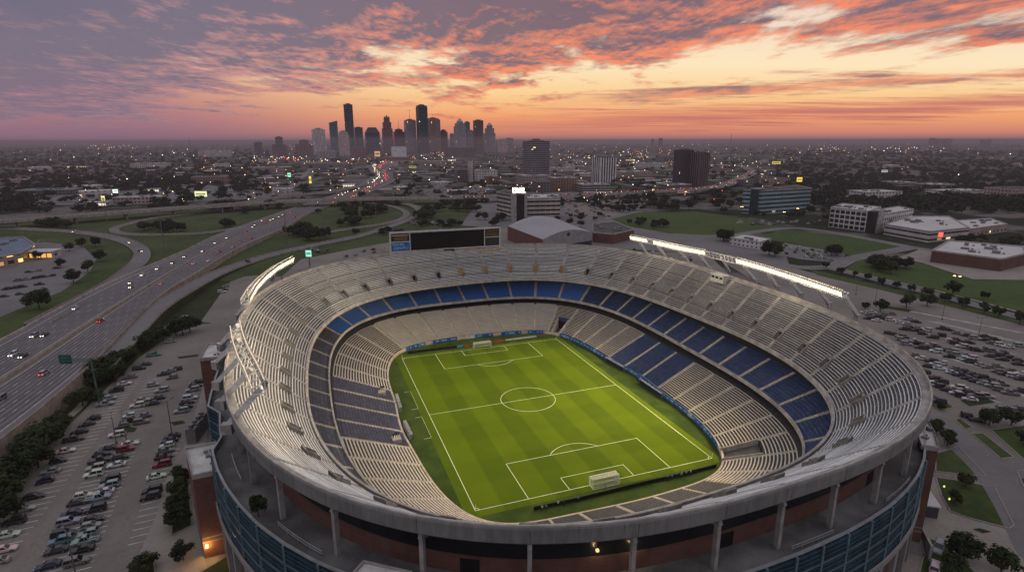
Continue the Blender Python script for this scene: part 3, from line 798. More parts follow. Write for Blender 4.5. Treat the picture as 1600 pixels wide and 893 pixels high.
panel(xr+0.4, W-0.7, zm+0.4, z1-0.7, pk, [(gold, words((0.16,0.36,0.66), 0.08, 0.95))])
panel(xr+0.4, W-0.7, z0+0.3, zm, pk, [(mat('panel_grey', (0.06,0.06,0.065), 0.5, 0.1), words((0.25,0.5,0.72), 0.08, 0.95, 0.06))])
mb = MB(); mb.box((W/2+0.6,-0.6,zs0-0.6), (W+2.4,2.0,1.5), base=True)
for i in range(12): mb.box((W*(i+0.5)/12, 0.3, zs0+0.9), (0.3,0.3,1.0))
mb.build('ledge', mat('ledge_concrete', (0.42,0.33,0.22), 0.85, 0.2, 0.8), sb)
mb = MB(); mb.box((W*0.515,-0.95,zs0+0.55), (W*0.09,1.2,1.4)); mb.build('control_box', dark, sb)

# brick stair towers round the outside
roof_w = mat('roof_white', (0.62,0.61,0.60), 0.7, 0.18, 0.25, fine=1.2)
def tower(label, pxs, z, units=3, lamps=()):
    P = [at(u, v, z) for u, v in pxs]; c = sum(P, Vector())/len(P); c.z = 0
    root = thing('stair_tower', label, 'brick tower', c)
    Q = [(p.x-c.x, p.y-c.y) for p in P]
    mb = MB(); mb.prism(Q, 0.0, z-1.0); mb.build('wall', brick, root)
    mb = MB(); S_ = [(x*1.012, y*1.012) for x, y in Q]; mb.prism(S_, z-1.0, z-0.55, base=True)
    n = len(S_)
    I_ = [(x*0.95, y*0.95) for x, y in Q]
    mb.strip([[Vector((x,y,z-0.55)) for x, y in S_], [Vector((x,y,z)) for x, y in S_], [Vector((x,y,z)) for x, y in I_], [Vector((x,y,z-0.54)) for x, y in I_]], closed=True)
    mb.build('parapet', conc, root)
    mb = MB(); mb.poly([(x*0.955, y*0.955, z-0.5) for x, y in (Q if sum(Q[k][0]*Q[(k+1)%n][1]-Q[(k+1)%n][0]*Q[k][1] for k in range(n)) > 0 else Q[::-1])]); rf = mb.build('roof', roof_w, root)
    for i in range(units):
        mb = MB(); t = (i+0.7)/(units+0.6); a = R.choice(Q); x, y = a[0]*0.55*math.cos(t*5), a[1]*0.55*math.sin(t*7)
        mb.box((x, y, z-0.5), (R.uniform(0.5,1.3), R.uniform(0.5,1.1), R.uniform(0.3,0.8)), R.random()*3)
        mb.tube((x+0.8,y+0.3,z-0.5),(x+0.8,y+0.3,z+0.1),0.18)
        mb.build('roof_vent', steel_g, rf)
    for k in range(2):      # stone bands low on the walls
        mb = MB(); zz = 3.6+k*1.0
        mb.prism([(x*1.004, y*1.004) for x, y in Q], zz, zz+0.28, base=True); mb.build('stone_band', conc_mid, root)
    return root, P, c
t1, P1, c1 = tower('red brick stair tower with pale roof and two amber wall lamps', [(289,698),(337,689),(351,731),(300,742)], 19.5, 5)
t2, P2, c2 = tower('red brick stair tower beyond the curved parapet, without amber lamps', [(312,559),(325,536),(352,534),(352,556)], 19.5, 2)
t3, P3, c3 = tower('dark brick tower with a curved roof edge on the east side of the stadium', [(1436,651),(1450,655),(1460,672),(1467,698),(1440,694),(1431,668)], 23.7, 3)
t4, P4, c4 = tower('stadium entrance tower with a pale roof at the bottom of the view', [(548,896),(568,874),(643,891),(655,920),(560,930)], 25.0, 2)
amber = glow('amber_lamp', (1.0,0.45,0.06), 30.0)
def wall_lamp(p, n, root, e=60):
    mb = MB(); d = Vector(p)-root.location
    mb.box(d-Vector((0,0,0.25)), (0.45,0.45,0.5), 0, 0, base=True); mb.build('wall_lamp', amber, root)
    l = D.lights.new('wall_lamp_light', 'POINT'); l.energy = e*8; l.color = (1.0,0.5,0.12); l.shadow_soft_size = 0.2
    o = D.objects.new('wall_lamp_light', l); COL.objects.link(o); o.location = Vector(p)+Vector(n)*0.8
f0, f1 = P1[3], P1[2]; nn = Vector(((f1-f0).y, -(f1-f0).x, 0)).normalized()
for k in (0.12, 0.86):
    p = f0.lerp(f1, k); wall_lamp((p.x+nn.x*0.3, p.y+nn.y*0.3, 3.0), nn, t1, 45)

# goals
net_m, nt, b_ = mat_raw('goal_net')
pos = sock(nt, 'ShaderNodeNewGeometry', 'Position'); x, y, z = sep(nt, pos)
g = ((x*5.0).fract().lt(0.22) + (z*5.0).fract().lt(0.22) + (y*5.0).fract().lt(0.22)).min(1.0)
put(nt, (0.75,0.72,0.6), b_.inputs['Base Color']); put(nt, g*0.6+0.16, b_.inputs['Alpha'])
for sg, lab in ((-1, 'white football goal with a deep net at the near end of the pitch'), (1, 'white football goal at the far end of the pitch, below the beige seats')):
    gl = thing('football_goal', lab, 'goal', (0, sg*hy, 0.06), 0 if sg > 0 else PI)
    w, h, dp = 3.66, 2.44, 2.1
    for x in (-w, w):
        mb = MB(); mb.tube((x,0,0),(x,0,h),0.13,n=8); mb.build('post', white_p, gl)
    mb = MB(); mb.tube((-w-0.1,0,h+0.02),(w+0.1,0,h+0.02),0.13); mb.build('crossbar', white_p, gl)
    mb = MB()
    for x in (-w, w):
        mb.tube((x,0.1,h),(x,dp*0.8,h),0.045); mb.tube((x,dp*0.8,h),(x,dp,0.03),0.045); mb.tube((x,dp,0.05),(x,0.1,0.05),0.045)
    mb.tube((-w,dp*0.8,h),(w,dp*0.8,h),0.045); mb.tube((-w,dp,0.05),(w,dp,0.05),0.045); mb.build('back_frame', white_p, gl)
    mb = MB()
    mb.poly(((-w,0,h),(w,0,h),(w,dp*0.8,h),(-w,dp*0.8,h))); mb.poly(((-w,dp*0.8,h),(w,dp*0.8,h),(w,dp,0.05),(-w,dp,0.05)))
    for x in (-w, w): mb.poly(((x,0,0.05),(x,dp,0.05),(x,dp*0.8,h),(x,0,h)))
    mb.build('net', net_m, gl)
orange = mat('orange_flag', (0.75,0.22,0.03), 0.6, 0.1)
for nm_, x, y in (('nearest the goal of the near end, west side',-hx,-hy),('at the near east corner of the pitch',hx,-hy),('at the far east corner of the pitch',hx,hy),('at the far west corner of the pitch',-hx,hy)):
    fl = thing('corner_flag', 'orange corner flag ' + nm_, 'corner flag', (x,y,0.06))
    mb = MB(); mb.tube((0,0,0),(0,0,1.6),0.04,n=6); mb.build('pole', white_p, fl)
    mb = MB(); mb.poly(((0,0.05,1.58),(0.5,0.1,1.4),(0,0.05,1.15))); mb.poly(((0,0.05,1.15),(0.5,0.1,1.4),(0,0.05,1.58))); mb.build('flag', orange, fl)

# perimeter boards
def boards(pxline, z, n, mats, labels, group, h=0.95, thick=0.12, gap=0.06, z0=0.06):
    pts = [at(u, v, z) for u, v in pxline]; L = [0]
    for a, b in zip(pts, pts[1:]): L.append(L[-1]+(b-a).length)
    def pos(t):
        t *= L[-1]
        for i in range(len(pts)-1):
            if t <= L[i+1] or i == len(pts)-2: return pts[i].lerp(pts[i+1], (t-L[i])/(L[i+1]-L[i]))
    for i in range(n):
        a, b = pos(i/n), pos((i+1)/n); k = mats[i % len(mats)]
        if k is None: continue
        c = (a+b)/2; ln = (b-a).length - gap
        root = thing('advertising_board', labels[k.name], 'advertising board', (c.x, c.y, z0), math.atan2(b.y-a.y, b.x-a.x), k.name.split('_')[1] + ' ' + group)
        mb = MB(); mb.box((0,0,0.04), (ln, thick, h), base=True); mb.build('board', k, root)
        mb = MB(); mb.box((-ln*0.35,0.14,0), (0.08,0.45,0.5)); mb.build('foot', black, root)
        mb = MB(); mb.box((ln*0.35,0.14,0), (0.08,0.45,0.5)); mb.build('foot', black, root)
blk = mat('board_black', (0.006,0.006,0.007), 0.5, 0.0)
bl1 = mat('board_blue', (0.008,0.11,0.38), 0.5, 0.3, 0.4); bl2 = mat('board_sky', (0.05,0.22,0.48), 0.5, 0.3, 0.6); bl3 = mat('board_white', (0.45,0.50,0.55), 0.5, 0.3, 0.8)
red_b = mat('board_red', (0.42,0.07,0.04), 0.5, 0.2, 0.6); wht_b = mat('board_pale', (0.60,0.58,0.52), 0.5, 0.1, 0.6)
LB = {'board_black':'black perimeter board standing on the grass behind the near goal', 'board_blue':'deep blue advertising board along the field wall', 'board_sky':'light blue advertising board along the field wall', 'board_white':'pale blue and white advertising board along the field wall'}
boards([(834,797),(905,781.5),(1020,753.5),(1088,737.5),(1119,729.5)], 0.06, 22, [blk], LB, 'black boards behind the near goal', 1.0)
seq = [bl1,bl1,bl1,bl1,bl2,bl1,bl1,bl1,bl3,bl1,bl1,bl1,bl2,bl1,bl1,bl1,bl1]
def wall_boards(k0s, group):
    i = 0
    for s0, s1 in k0s:
        a, b = station(s0), station(s1)
        pa, pb = SP(a, a.d['low']-0.25, 0.06), SP(b, b.d['low']-0.25, 0.06); c = (pa+pb)/2
        k = seq[i % len(seq)]; i += 1
        root = thing('advertising_board', LB[k.name] + ('' if 'east' in group else ' beyond the far goal') , 'advertising board', c, math.atan2(pb.y-pa.y, pb.x-pa.x), LB[k.name] + ' ' + group)
        ln = (pb-pa).length-0.08
        mb = MB(); mb.box((0,0,0.05), (ln,0.14,1.6), base=True); o = mb.build('board', k, root)
        gm = mat('board_mark', (0.55,0.66,0.78), 0.5, 0.2, 1.0)
        mb = MB(); x = -ln*0.36; rr = random.Random(i)
        for side in (0.09, -0.09):
            x = -ln*0.3*rr.uniform(0.6, 1.1)
            for _ in range(rr.randint(1, 4)):
                w = rr.uniform(0.25, 0.6); x1 = min(x+w, ln*0.4); q = ((x,side,0.65),(x1,side,0.65),(x1,side,1.1),(x,side,1.1)); mb.poly(q if side < 0 else q[::-1]); x = x1+0.16
        mb.build('board_graphic', gm, root)
def sec_of(u, v, z=1.2):
    p = at(u, v, z); return min(ST[:-1], key=lambda s: (SP(s, s.d['low'], z)-p).length).s
sR0, sR1 = sec_of(1126,696), sec_of(874,522)
if sR0 > sR1: sR0 -= NSEC
nb = 40; wall_boards([((sR0+(sR1-sR0)*i/nb), (sR0+(sR1-sR0)*(i+1)/nb)) for i in range(nb)], 'boards along the east field wall')
sF0, sF1 = sec_of(850,517), sec_of(628,548); nb = 20
wall_boards([((sF0+(sF1-sF0)*i/nb), (sF0+(sF1-sF0)*(i+1)/nb)) for i in range(nb) if i % 4 != 3], 'boards along the far field wall')
LB2 = {'board_black':'black board standing on the grass behind the far goal line', 'board_red':'red advertising board beside the far goal', 'board_pale':'white advertising board beyond the far goal line, right of the goal', 'board_sky':'light blue advertising board just left of the far goal'}
boards([(637,552),(714,543)], 0.06, 7, [blk], LB2, 'boards behind the far goal line', 0.9)
boards([(714,543),(724,541.6)], 0.06, 1, [bl2], LB2, 'boards behind the far goal line', 0.9)
boards([(727,541),(737,539.8)], 0.06, 1, [red_b], LB2, 'boards behind the far goal line', 0.8)
boards([(771,536),(788,533.5)], 0.06, 1, [red_b], dict(LB2, board_red='red advertising board just right of the far goal'), 'boards behind the far goal line', 0.8)
boards([(790,532.5),(838,526.5)], 0.06, 4, [wht_b], LB2, 'boards behind the far goal line', 0.8)
boards([(840,526),(850,524.5)], 0.06, 1, [red_b], dict(LB2, board_red='red advertising board at the end of the white ones, by the tunnel'), 'boards behind the far goal line', 0.8)

# team benches
glass_d = mat('shelter_panel', (0.22,0.23,0.235), 0.3, 0.1, 1.0)
def shelter(label, a, b, z, h=2.0, dp=1.4):
    c = (a+b)/2; ln = (b-a).length; d = (b-a).normalized(); n = Vector((-d.y, d.x, 0)); 
    if n.dot(-c) < 0: d = -d
    root = thing('team_bench', label, 'dugout', (c.x, c.y, z), math.atan2(d.y, d.x))   # local +y faces the pitch
    mb = MB(); prof = [(-dp/2,0.0),(-dp/2,1.2),(-dp/2+0.25,1.75),(0.0,h),(dp/2,h+0.06)]
    mb.strip([[Vector((x,y_,z_)) for x in (-ln/2,-ln/4,0,ln/4,ln/2)] for y_, z_ in prof]); mb.build('shelter', glass_d, root)
    for sgn in (-1, 1):
        mb = MB(); mb.poly([(sgn*ln/2,y_,z_) for y_, z_ in prof]+[(sgn*ln/2,dp/2-0.5,0)]); mb.build('end_panel', glass_d, root)
    mb = MB(); n_ = max(4, int(ln/0.65))
    for i in range(n_):
        x = -ln/2+ln*(i+0.5)/n_; mb.box((x,-0.1,0.4),(0.48,0.45,0.08),base=True); mb.box((x,-0.33,0.46),(0.48,0.07,0.5)); mb.box((x,-0.1,0),(0.07,0.07,0.4))
    mb.build('seat_row', chair_navy, root)
shelter('white roofed team bench on the west touchline, farther from the camera', at(619.5,622), at(626,644), 0.03, 1.7, 1.1)
shelter('white roofed team bench on the west touchline, closer to the near goal', at(632,664), at(643,687), 0.03, 1.7, 1.1)
shelter('long white bench shelter on the east touchline, farther of the two', at(946,563), at(975,579), 0.03, 1.5, 1.1)
shelter('long white bench shelter on the east touchline, closer of the two', at(999,597), at(1034,621), 0.03, 1.5, 1.1)

# tunnels cut through the lower tier are built with the blocks; here their walls
def tunnel(k, j0, j1, rows, label_banner):
    A, B = ST[k*NF+j0], ST[k*NF+j1]
    def dl(st, r): return l_in(st)+(l_out(st)-l_in(st))*r/LR
    def zl(r): return ZL0+(ZL1-ZL0)*r/LR
    zr = 0.4 if label_banner else zl(rows)-1.0
    mb = MB()
    mb.poly((SP(A,A.d['low']-0.4,0.06), SP(A,dl(A,rows),zr), SP(B,dl(B,rows),zr), SP(B,B.d['low']-0.4,0.06)), 0)
    mb.poly((SP(A,dl(A,rows),0.3), SP(A,dl(A,rows),zl(rows)+0.2), SP(B,dl(B,rows),zl(rows)+0.2), SP(B,dl(B,rows),0.3)), 1)
    mb.build('tunnel_floor', [mat('ramp_grey', (0.075,0.072,0.072), 0.9, 0.15), dark], stad)
    for st, sg in ((A,1),(B,-1)):
        w = Vector((st.t.x, st.t.y, 0))*sg*0.3
        p = [SP(st,dl(st,0)-0.6,0), SP(st,dl(st,rows),0), SP(st,dl(st,rows),zl(rows)+0.5), SP(st,dl(st,0)-0.6,Z_WALL+0.5)]
        q = [v+w for v in p]; mb = MB(); mb.poly(p); mb.poly(q[::-1]); mb.poly((p[3],p[2],q[2],q[3])); mb.poly((p[0],p[3],q[3],q[0])); mb.build('tunnel_wall', aisle_m, stad)
    if label_banner:
        mb = MB(); a, b = SP(A,dl(A,rows)-0.1,zl(rows)-0.9), SP(B,dl(B,rows)-0.1,zl(rows)-0.9)
        mb.poly((a, b, b+Vector((0,0,1.7)), a+Vector((0,0,1.7)))); mb.poly((a, a+Vector((0,0,1.7)), b+Vector((0,0,1.7)), b)); mb.build('tunnel_banner', mat('banner_violet', (0.06,0.07,0.30), 0.6, 0.2, 0.8), stad)
for (k, j0, j1, rows, bn) in TUNNELS: tunnel(k, j0, j1, rows, bn)
# ------------------------------------------------------------------ land cover, roads
def ray(u, v, t):
    a, b = u-800.0, v-446.5
    x, y = cr*a+sr*b, -sr*a+cr*b
    r, up = x/F_PX, -y/F_PX
    fw, dz = cp+up*sp, -sp+up*cp
    return Vector((CX+r*t*cyw+fw*t*syw, CY-r*t*syw+fw*t*cyw, CZ+dz*t))
def land_mat(name, c1, c2, c3, sc=0.05, rough=0.95, spots=0.5):
    m, nt, b = mat_raw(name); pos = sock(nt, 'ShaderNodeNewGeometry', 'Position')
    n1 = noise(nt, pos, sc, 5, 0.62); n2 = noise(nt, pos, sc*9, 4, 0.65); n3 = noise(nt, pos, 1.3, 3, 0.6)
    c = mix(nt, c1, c2, (n1*0.6+n2*0.4).ss(0.38, 0.62)); c = mix(nt, c, c3, (n2*0.6+n3*0.4).ss(0.50, 0.68)*spots)
    put(nt, c, b.inputs['Base Color']); b.inputs['Roughness'].default_value = rough; b.inputs['Specular IOR Level'].default_value = 0.2
    return m
grass_m = land_mat('grass', (0.034,0.056,0.015), (0.066,0.092,0.026), (0.090,0.088,0.042), 0.022)
field_m = land_mat('field_grass', (0.044,0.078,0.019), (0.064,0.100,0.024), (0.085,0.098,0.034), 0.02)
bank_m = land_mat('bank_grass', (0.022,0.034,0.011), (0.042,0.054,0.020), (0.055,0.050,0.035), 0.06)
lot_m = land_mat('lot_concrete', (0.182,0.164,0.150), (0.250,0.227,0.210), (0.110,0.100,0.093), 0.035, 0.85, 0.55)
asph = land_mat('asphalt', (0.15,0.145,0.148), (0.20,0.194,0.197), (0.10,0.097,0.10), 0.03, 0.8, 0.4)
walk_m = land_mat('walk_concrete', (0.26,0.23,0.21), (0.33,0.30,0.27), (0.17,0.155,0.145), 0.08, 0.85, 0.4)
paint_m = mat('road_paint', (0.34,0.33,0.32), 0.7, 0.2, 0.5); yel_m = mat('road_paint_yellow', (0.50,0.33,0.06), 0.7, 0.2, 0.5)
LANDS = []
def sheet(name, poly, m, z, block=True):
    P = [at(u, v, z) for u, v in poly]
    a = sum(P[k].x*P[(k+1)%len(P)].y-P[(k+1)%len(P)].x*P[k].y for k in range(len(P)))
    if a < 0: P = P[::-1]
    mb = MB(); mb.poly(P); o = mb.build(name, m)
    me = o.data; bm = bmesh.new(); bm.from_mesh(me); bmesh.ops.triangulate(bm, faces=bm.faces[:]); bm.to_mesh(me); bm.free()
    tag(o, kind='structure')
    if block: LANDS.append(poly)
    return o
def curb(poly, z, close=True, w=0.3, h=0.14, name='kerb'):
    P = [at(u, v, z) for u, v in poly]; mb = MB(); n = len(P)
    for k in range(n if close else n-1):
        a, b = P[k], P[(k+1) % n]; d = (b-a).normalized()*w*0.0
        mb.bar(a+Vector((0,0,h/2-0.02)), b+Vector((0,0,h/2-0.02)), w, h)
    return tag(mb.build(name, walk_m), kind='structure')
sheet('interchange_grass', [(-260,600),(-260,352),(0,352),(200,330),(420,318),(640,305),(735,318),(745,352),(640,372),(470,408),(430,440),(300,600),(-100,900),(-300,900)], grass_m, 0.0, False)
W_LOT = [(-420,1150),(-240,900),(-60,800),(60,712),(150,622),(215,560),(262,527),(300,508),(345,503),(420,560),(420,900),(700,1150)]
sheet('car_park_west', W_LOT, lot_m, 0.02)
sheet('car_park_small', [(314,502),(343,461),(360,440),(381,432),(401,430),(440,432),(420,480),(380,520),(345,506)], lot_m, 0.03)
sheet('bank_grass_strip', [(-420,1000),(-260,830),(0,700),(142,585),(243,480),(318,440),(360,438),(343,460),(316,500),(255,528),(215,558),(150,620),(60,710),(-60,798)], bank_m, 0.01)
E_LOT = [(1105,395),(1225,414),(1281,429),(1450,470),(1600,507),(1900,575),(2500,760),(2500,1200),(1100,1300),(1150,560),(1250,480)]
sheet('car_park_east', E_LOT, lot_m, 0.02)
sheet('north_apron', [(440,432),(470,405),(545,390),(640,372),(760,352),(800,356),(930,385),(980,392),(1105,395),(1150,440),(800,480),(480,480)], lot_m, 0.015)
sheet('arena_yard', [(720,352),(745,318),(775,300),(900,300),(1010,318),(1005,330),(955,342),(980,353),(1060,367),(1135,372),(1225,390),(1235,418),(1100,396),(930,386),(800,357)], asph, 0.012, False)
sheet('park_field', [(955,342),(1005,331.5),(1084,330),(1150,338),(1204,349),(1228,355),(1150,366),(1062,367),(985,354)], field_m, 0.03)
sheet('lawn_field', [(1168,371),(1228,359),(1330,369),(1425,384),(1392,394),(1330,399),(1235,379)], field_m, 0.03)
sheet('overflow_car_park', [(1206,396),(1226,379),(1322,396),(1312,410),(1252,405)], asph, 0.028)
sheet('east_grass', [(1316,424),(1345,404),(1400,404),(1440,411),(1520,437),(1600,437),(1760,470),(1760,520),(1600,489),(1480,457),(1350,427)], field_m, 0.03)
sheet('verge_grass', [(1262,420),(1285,424),(1450,464),(1600,502),(1760,545),(1760,552),(1600,508),(1450,470),(1278,430)], grass_m, 0.04)
sheet('depot_yard', [(1402,403),(1440,388),(1640,410),(1700,440),(1600,437),(1520,436),(1440,410)], walk_m, 0.034)
# lower right lawns
for poly in ([(1462,708),(1498,697),(1541,744),(1462,736)], [(1462,745),(1515,753),(1554,761),(1584,820),(1577,825),(1512,808),(1485,798),(1472,775)],
             [(1518,677),(1535,676),(1584,714),(1564,716)], [(1548,671),(1600,664),(1680,690),(1660,730),(1600,718)], [(1589,735),(1640,735),(1680,800),(1600,760)],
             [(1446,618),(1458,616),(1490,636),(1475,640),(1448,634)], [(1492,655),(1500,653),(1520,668),(1508,670)], [(1450,840),(1478,850),(1530,900),(1600,960),(1420,960)]):
    sheet('lawn', poly, grass_m, 0.05); curb(poly, 0.05)
sheet('entrance_plaza', [(1440,745),(1470,745),(1485,800),(1520,812),(1580,828),(1600,880),(1640,960),(1350,960),(1400,840)], walk_m, 0.035)
sheet('promenade', [(246,800),(262,740),(292,688),(318,600),(335,600),(320,700),(300,745),(318,868),(330,905),(200,905),(212,876)], walk_m, 0.035)
for poly in ([(268,836),(270,745),(280,728),(294,745),(300,820)], [(211,893),(214,880),(240,873),(244,905),(205,905)], [(298,903),(355,868),(362,905)]):
    sheet('planting_bed', poly, bank_m, 0.06); curb(poly, 0.06)
sheet('strip_mall_car_park', [(-120,520),(-120,380),(0,384),(70,378),(130,385),(150,405),(140,425),(96,455),(40,478),(0,495)], asph, 0.02)
# city paving under the far blocks
sheet('city_paving', [(540,300),(420,300),(300,286),(150,290),(-100,300),(-100,320),(200,320),(440,308)], asph, 0.03, False)
sheet('truck_yard', [(655,300),(690,288),(760,290),(775,301),(740,306),(680,308)], asph, 0.035, False)
sheet('office_car_park', [(880,330),(885,312),(960,306),(1010,318),(950,342)], lot_m, 0.035, False)

def smooth(P, n=6):
    out = []
    for i in range(len(P)-1):
        p0, p1, p2, p3 = P[max(i-1,0)], P[i], P[i+1], P[min(i+2,len(P)-1)]
        for k in range(n):
            t = k/n
            out.append(0.5*((2*p1)+(p2-p0)*t+(2*p0-5*p1+4*p2-p3)*t*t+(3*p1-p0-3*p2+p3)*t**3))
    out.append(P[-1]); return out
ROADPX = []
conc_barrier = mat('barrier_concrete', (0.34,0.30,0.27), 0.85, 0.2, 0.4)
wall_tan = mat('retaining_wall_tan', (0.30,0.245,0.20), 0.9, 0.2, 0.25, fine=0.9)
def road(name, line, width, m=None, lines=(), barrier=0.0, deck=0.0, label=None, pier=0, lat=None):
    """line: [(u,v,z)] centre line; lines: (lateral fraction, dash) paint; barrier height; deck: slab thickness when it is a bridge"""
    P = smooth([at(u, v, z) for u, v, z in line], 7); n = len(P)
    for p in P: ROADPX.append((px(p)[0], px(p)[1], width))
    def side(i):
        t = (P[min(i+1,n-1)]-P[max(i-1,0)]); t.z = 0; t.normalize(); return Vector((-t.y, t.x, 0))
    N = [side(i) for i in range(n)]
    off = lambda i, f, dz=0.0: P[i]+N[i]*width/2*f+Vector((0,0,dz))
    mb = MB(); mb.strip([[off(i, f) for i in range(n)] for f in (1, -1)])
    if deck:
        root = thing('overpass', label, 'overpass', (P[n//2].x, P[n//2].y, 0))
        loc = root.location
        def ch(mb, nm, mt): o = mb.build(nm, mt, None, loc); o.parent = root; o.location = (0,0,0); return o
        ch(mb, 'deck', m or asph)
        mb = MB()
        for f in (1, -1):
            mb.strip([[off(i, f*1.0, -deck) for i in range(n)], [off(i, f*1.0, barrier) for i in range(n)], [off(i, f*0.965, barrier) for i in range(n)], [off(i, f*0.965, 0.0) for i in range(n)]])
        mb.strip([[off(i, f, -deck) for i in range(n)] for f in (-1, 1)])
        ch(mb, 'parapet', conc_barrier)
        if pier:
            acc = 0
            for i in range(1, n):
                acc += (P[i]-P[i-1]).length
                if acc > pier and P[i].z > 3:
                    acc = 0; mb = MB(); a = math.atan2(N[i].y, N[i].x)
                    for f in ((-0.55, 0.55) if width > 14 else (0,)): mb.box(off(i, f)-Vector((0,0,P[i].z)), (1.6,1.6,P[i].z-deck), a)
                    mb.box(P[i]-Vector((0,0,deck+1.2)), (width*0.85,1.6,1.19), a); ch(mb, 'pier', conc_barrier)
    else:
        tag(mb.build(name, m or asph), kind='structure')
        if any(p.z > 0.6 for p in P):
            mb = MB()
            for f in (1, -1): mb.strip([[off(i, f) for i in range(n)], [off(i, f*1.02, -P[i].z-0.1) for i in range(n)]])
            tag(mb.build('embankment', bank_m), kind='structure')
        if barrier:
            mb = MB()
            for f in (1, -1):
                mb.strip([[off(i, f*0.998, 0.0) for i in range(n)], [off(i, f*0.998, barrier) for i in range(n)], [off(i, f*1.015, barrier) for i in range(n)], [off(i, f*1.015, -0.3) for i in range(n)]])
            tag(mb.build('road_barrier', conc_barrier), kind='structure')
    if lines:
        mb = MB()
        for f, dash, w in lines:
            h = w/width
            s_ = 0.0; acc = 0
            for i in range(n-1):
                L_ = (P[i+1]-P[i]).length
                if not dash: mb.poly((off(i,f-h,0.02), off(i+1,f-h,0.02), off(i+1,f+h,0.02), off(i,f+h,0.02)))
                else:
                    k = max(1, int(L_/dash))
                    for q in range(k):
                        t0, t1 = q/k, (q+0.4)/k
                        mb.poly((off(i,f-h,0.02).lerp(off(i+1,f-h,0.02),t0), off(i,f-h,0.02).lerp(off(i+1,f-h,0.02),t1), off(i,f+h,0.02).lerp(off(i+1,f+h,0.02),t1), off(i,f+h,0.02).lerp(off(i+1,f+h,0.02),t0)))
        tag(mb.build('road_markings', paint_m), kind='structure')
    return P
# the freeway: given by its two edges
FL = [(-330,700,5.5),(-150,600,5.5),(0,534,5.5),(157,450,5.0),(287,393,4.0),(337,369,3),(405,344,2),(439,332,1.4),(472,320.5,1),(506,310,1),(545,297,1),(570,284,1),(581,275,1),(579,267,1),(572,261,1),(588,254,1),(610,248,1)]
FRt = [(-330,915,5.5),(-150,792,5.5),(0,690,5.5),(142,572,5.5),(243,470,5.0),(304,430,4),(371,389.5,3),(439,359,2),(486,332,1.4),(530,316,1),(575,301,1),(606,288,1),(619,279,1),(615,271,1),(604,265,1),(622,256,1),(640,249,1)]
def resamp(P, n):
    L = [0]
    for a, b in zip(P, P[1:]): L.append(L[-1]+(b-a).length)
    out = []
    for k in range(n):
        t = L[-1]*(k/(n-1))
        for i in range(len(P)-1):
            if t <= L[i+1] or i == len(P)-2: out.append(P[i].lerp(P[i+1], (t-L[i])/(L[i+1]-L[i]))); break
    return out
fl = smooth([at(*p) for p in FL], 8); fr_ = smooth([at(*p) for p in FRt], 8)
NFW = len(fl)
mid_l = [a.lerp(b, 0.5) for a, b in zip(fl, fr_)]
fwp = lambda i, f, dz=0.0: fl[i].lerp(fr_[i], f) + Vector((0,0,dz))
fwm = land_mat('freeway_concrete', (0.145,0.138,0.148), (0.20,0.19,0.20), (0.095,0.09,0.096), 0.03, 0.8, 0.5)
mb = MB(); mb.strip([[fwp(i, f) for i in range(NFW)] for f in (0, 0.25, 0.5, 0.75, 1)]); tag(mb.build('freeway', fwm), kind='structure')
for p in mid_l: ROADPX.append((px(p)[0], px(p)[1], 44))
mb = MB()
mb.strip([[fwp(i, 1.0, 0.0) for i in range(NFW)], [fwp(i, 1.0, 1.0) for i in range(NFW)], [fwp(i, 1.008, 1.0) for i in range(NFW)], [fwp(i, 1.010, -fwp(i,1).z-0.1) for i in range(NFW)]])
tag(mb.build('retaining_wall', wall_tan), 'tan concrete retaining wall along the freeway above the west car park', 'retaining wall')
mb = MB(); mb.strip([[fwp(i, 0.0, -fwp(i,0).z-0.1) for i in range(NFW)], [fwp(i, -0.012, 0.9) for i in range(NFW)], [fwp(i, 0.0, 0.9) for i in range(NFW)], [fwp(i, 0.004, 0.0) for i in range(NFW)]])
tag(mb.build('freeway_barrier', conc_barrier), 'low concrete barrier along the outer edge of the freeway', 'barrier')
mb = MB(); mb.strip([[fwp(i, f, z) for i in range(NFW)] for f, z in ((0.508,0),(0.507,0.9),(0.502,0.9),(0.501,0))]); tag(mb.build('median_barrier', conc_barrier), 'concrete median barrier down the middle of the freeway', 'barrier')
mb = MB()
mb.strip([[fwp(i, f, 0.015) for i in range(NFW)] for f in (0.455, 0.500)]); mb.strip([[fwp(i, f, 0.015) for i in range(NFW)] for f in (0.510, 0.545)])
tag(mb.build('median_shoulder', land_mat('shoulder', (0.17,0.14,0.12), (0.21,0.175,0.15), (0.12,0.10,0.09), 0.05)), kind='structure')
mb = MB()
def fline(f, dash, w=0.22):
    h = w/40
    for i in range(NFW-1):
        L_ = (mid_l[i+1]-mid_l[i]).length
        if not dash: mb.poly((fwp(i,f-h,0.03), fwp(i+1,f-h,0.03), fwp(i+1,f+h,0.03), fwp(i,f+h,0.03)))
        else:
            k = max(1, int(L_/dash))
            for q in range(k):
                g = lambda ff, t: fwp(i,ff,0.03).lerp(fwp(i+1,ff,0.03), t)
                mb.poly((g(f-h,q/k), g(f-h,(q+0.35)/k), g(f+h,(q+0.35)/k), g(f+h,q/k)))
lane_wear = land_mat('lane_wear', (0.085,0.080,0.086), (0.120,0.112,0.118), (0.065,0.062,0.066), 0.05, 0.8, 0.5)
paint_mb = mb; mb = MB()
for f in (0.10,0.18,0.26,0.338,0.412,0.588,0.662,0.738,0.812,0.89):
    for i in range(NFW-1):
        for g in (-0.021, 0.021):
            h = 0.0085; mb.poly((fwp(i,f+g-h,0.012), fwp(i+1,f+g-h,0.012), fwp(i+1,f+g+h,0.012), fwp(i,f+g+h,0.012)))
tag(mb.build('lane_wear', lane_wear), kind='structure'); mb = paint_mb
for f in (0.06, 0.45, 0.55, 0.93): fline(f, 0)
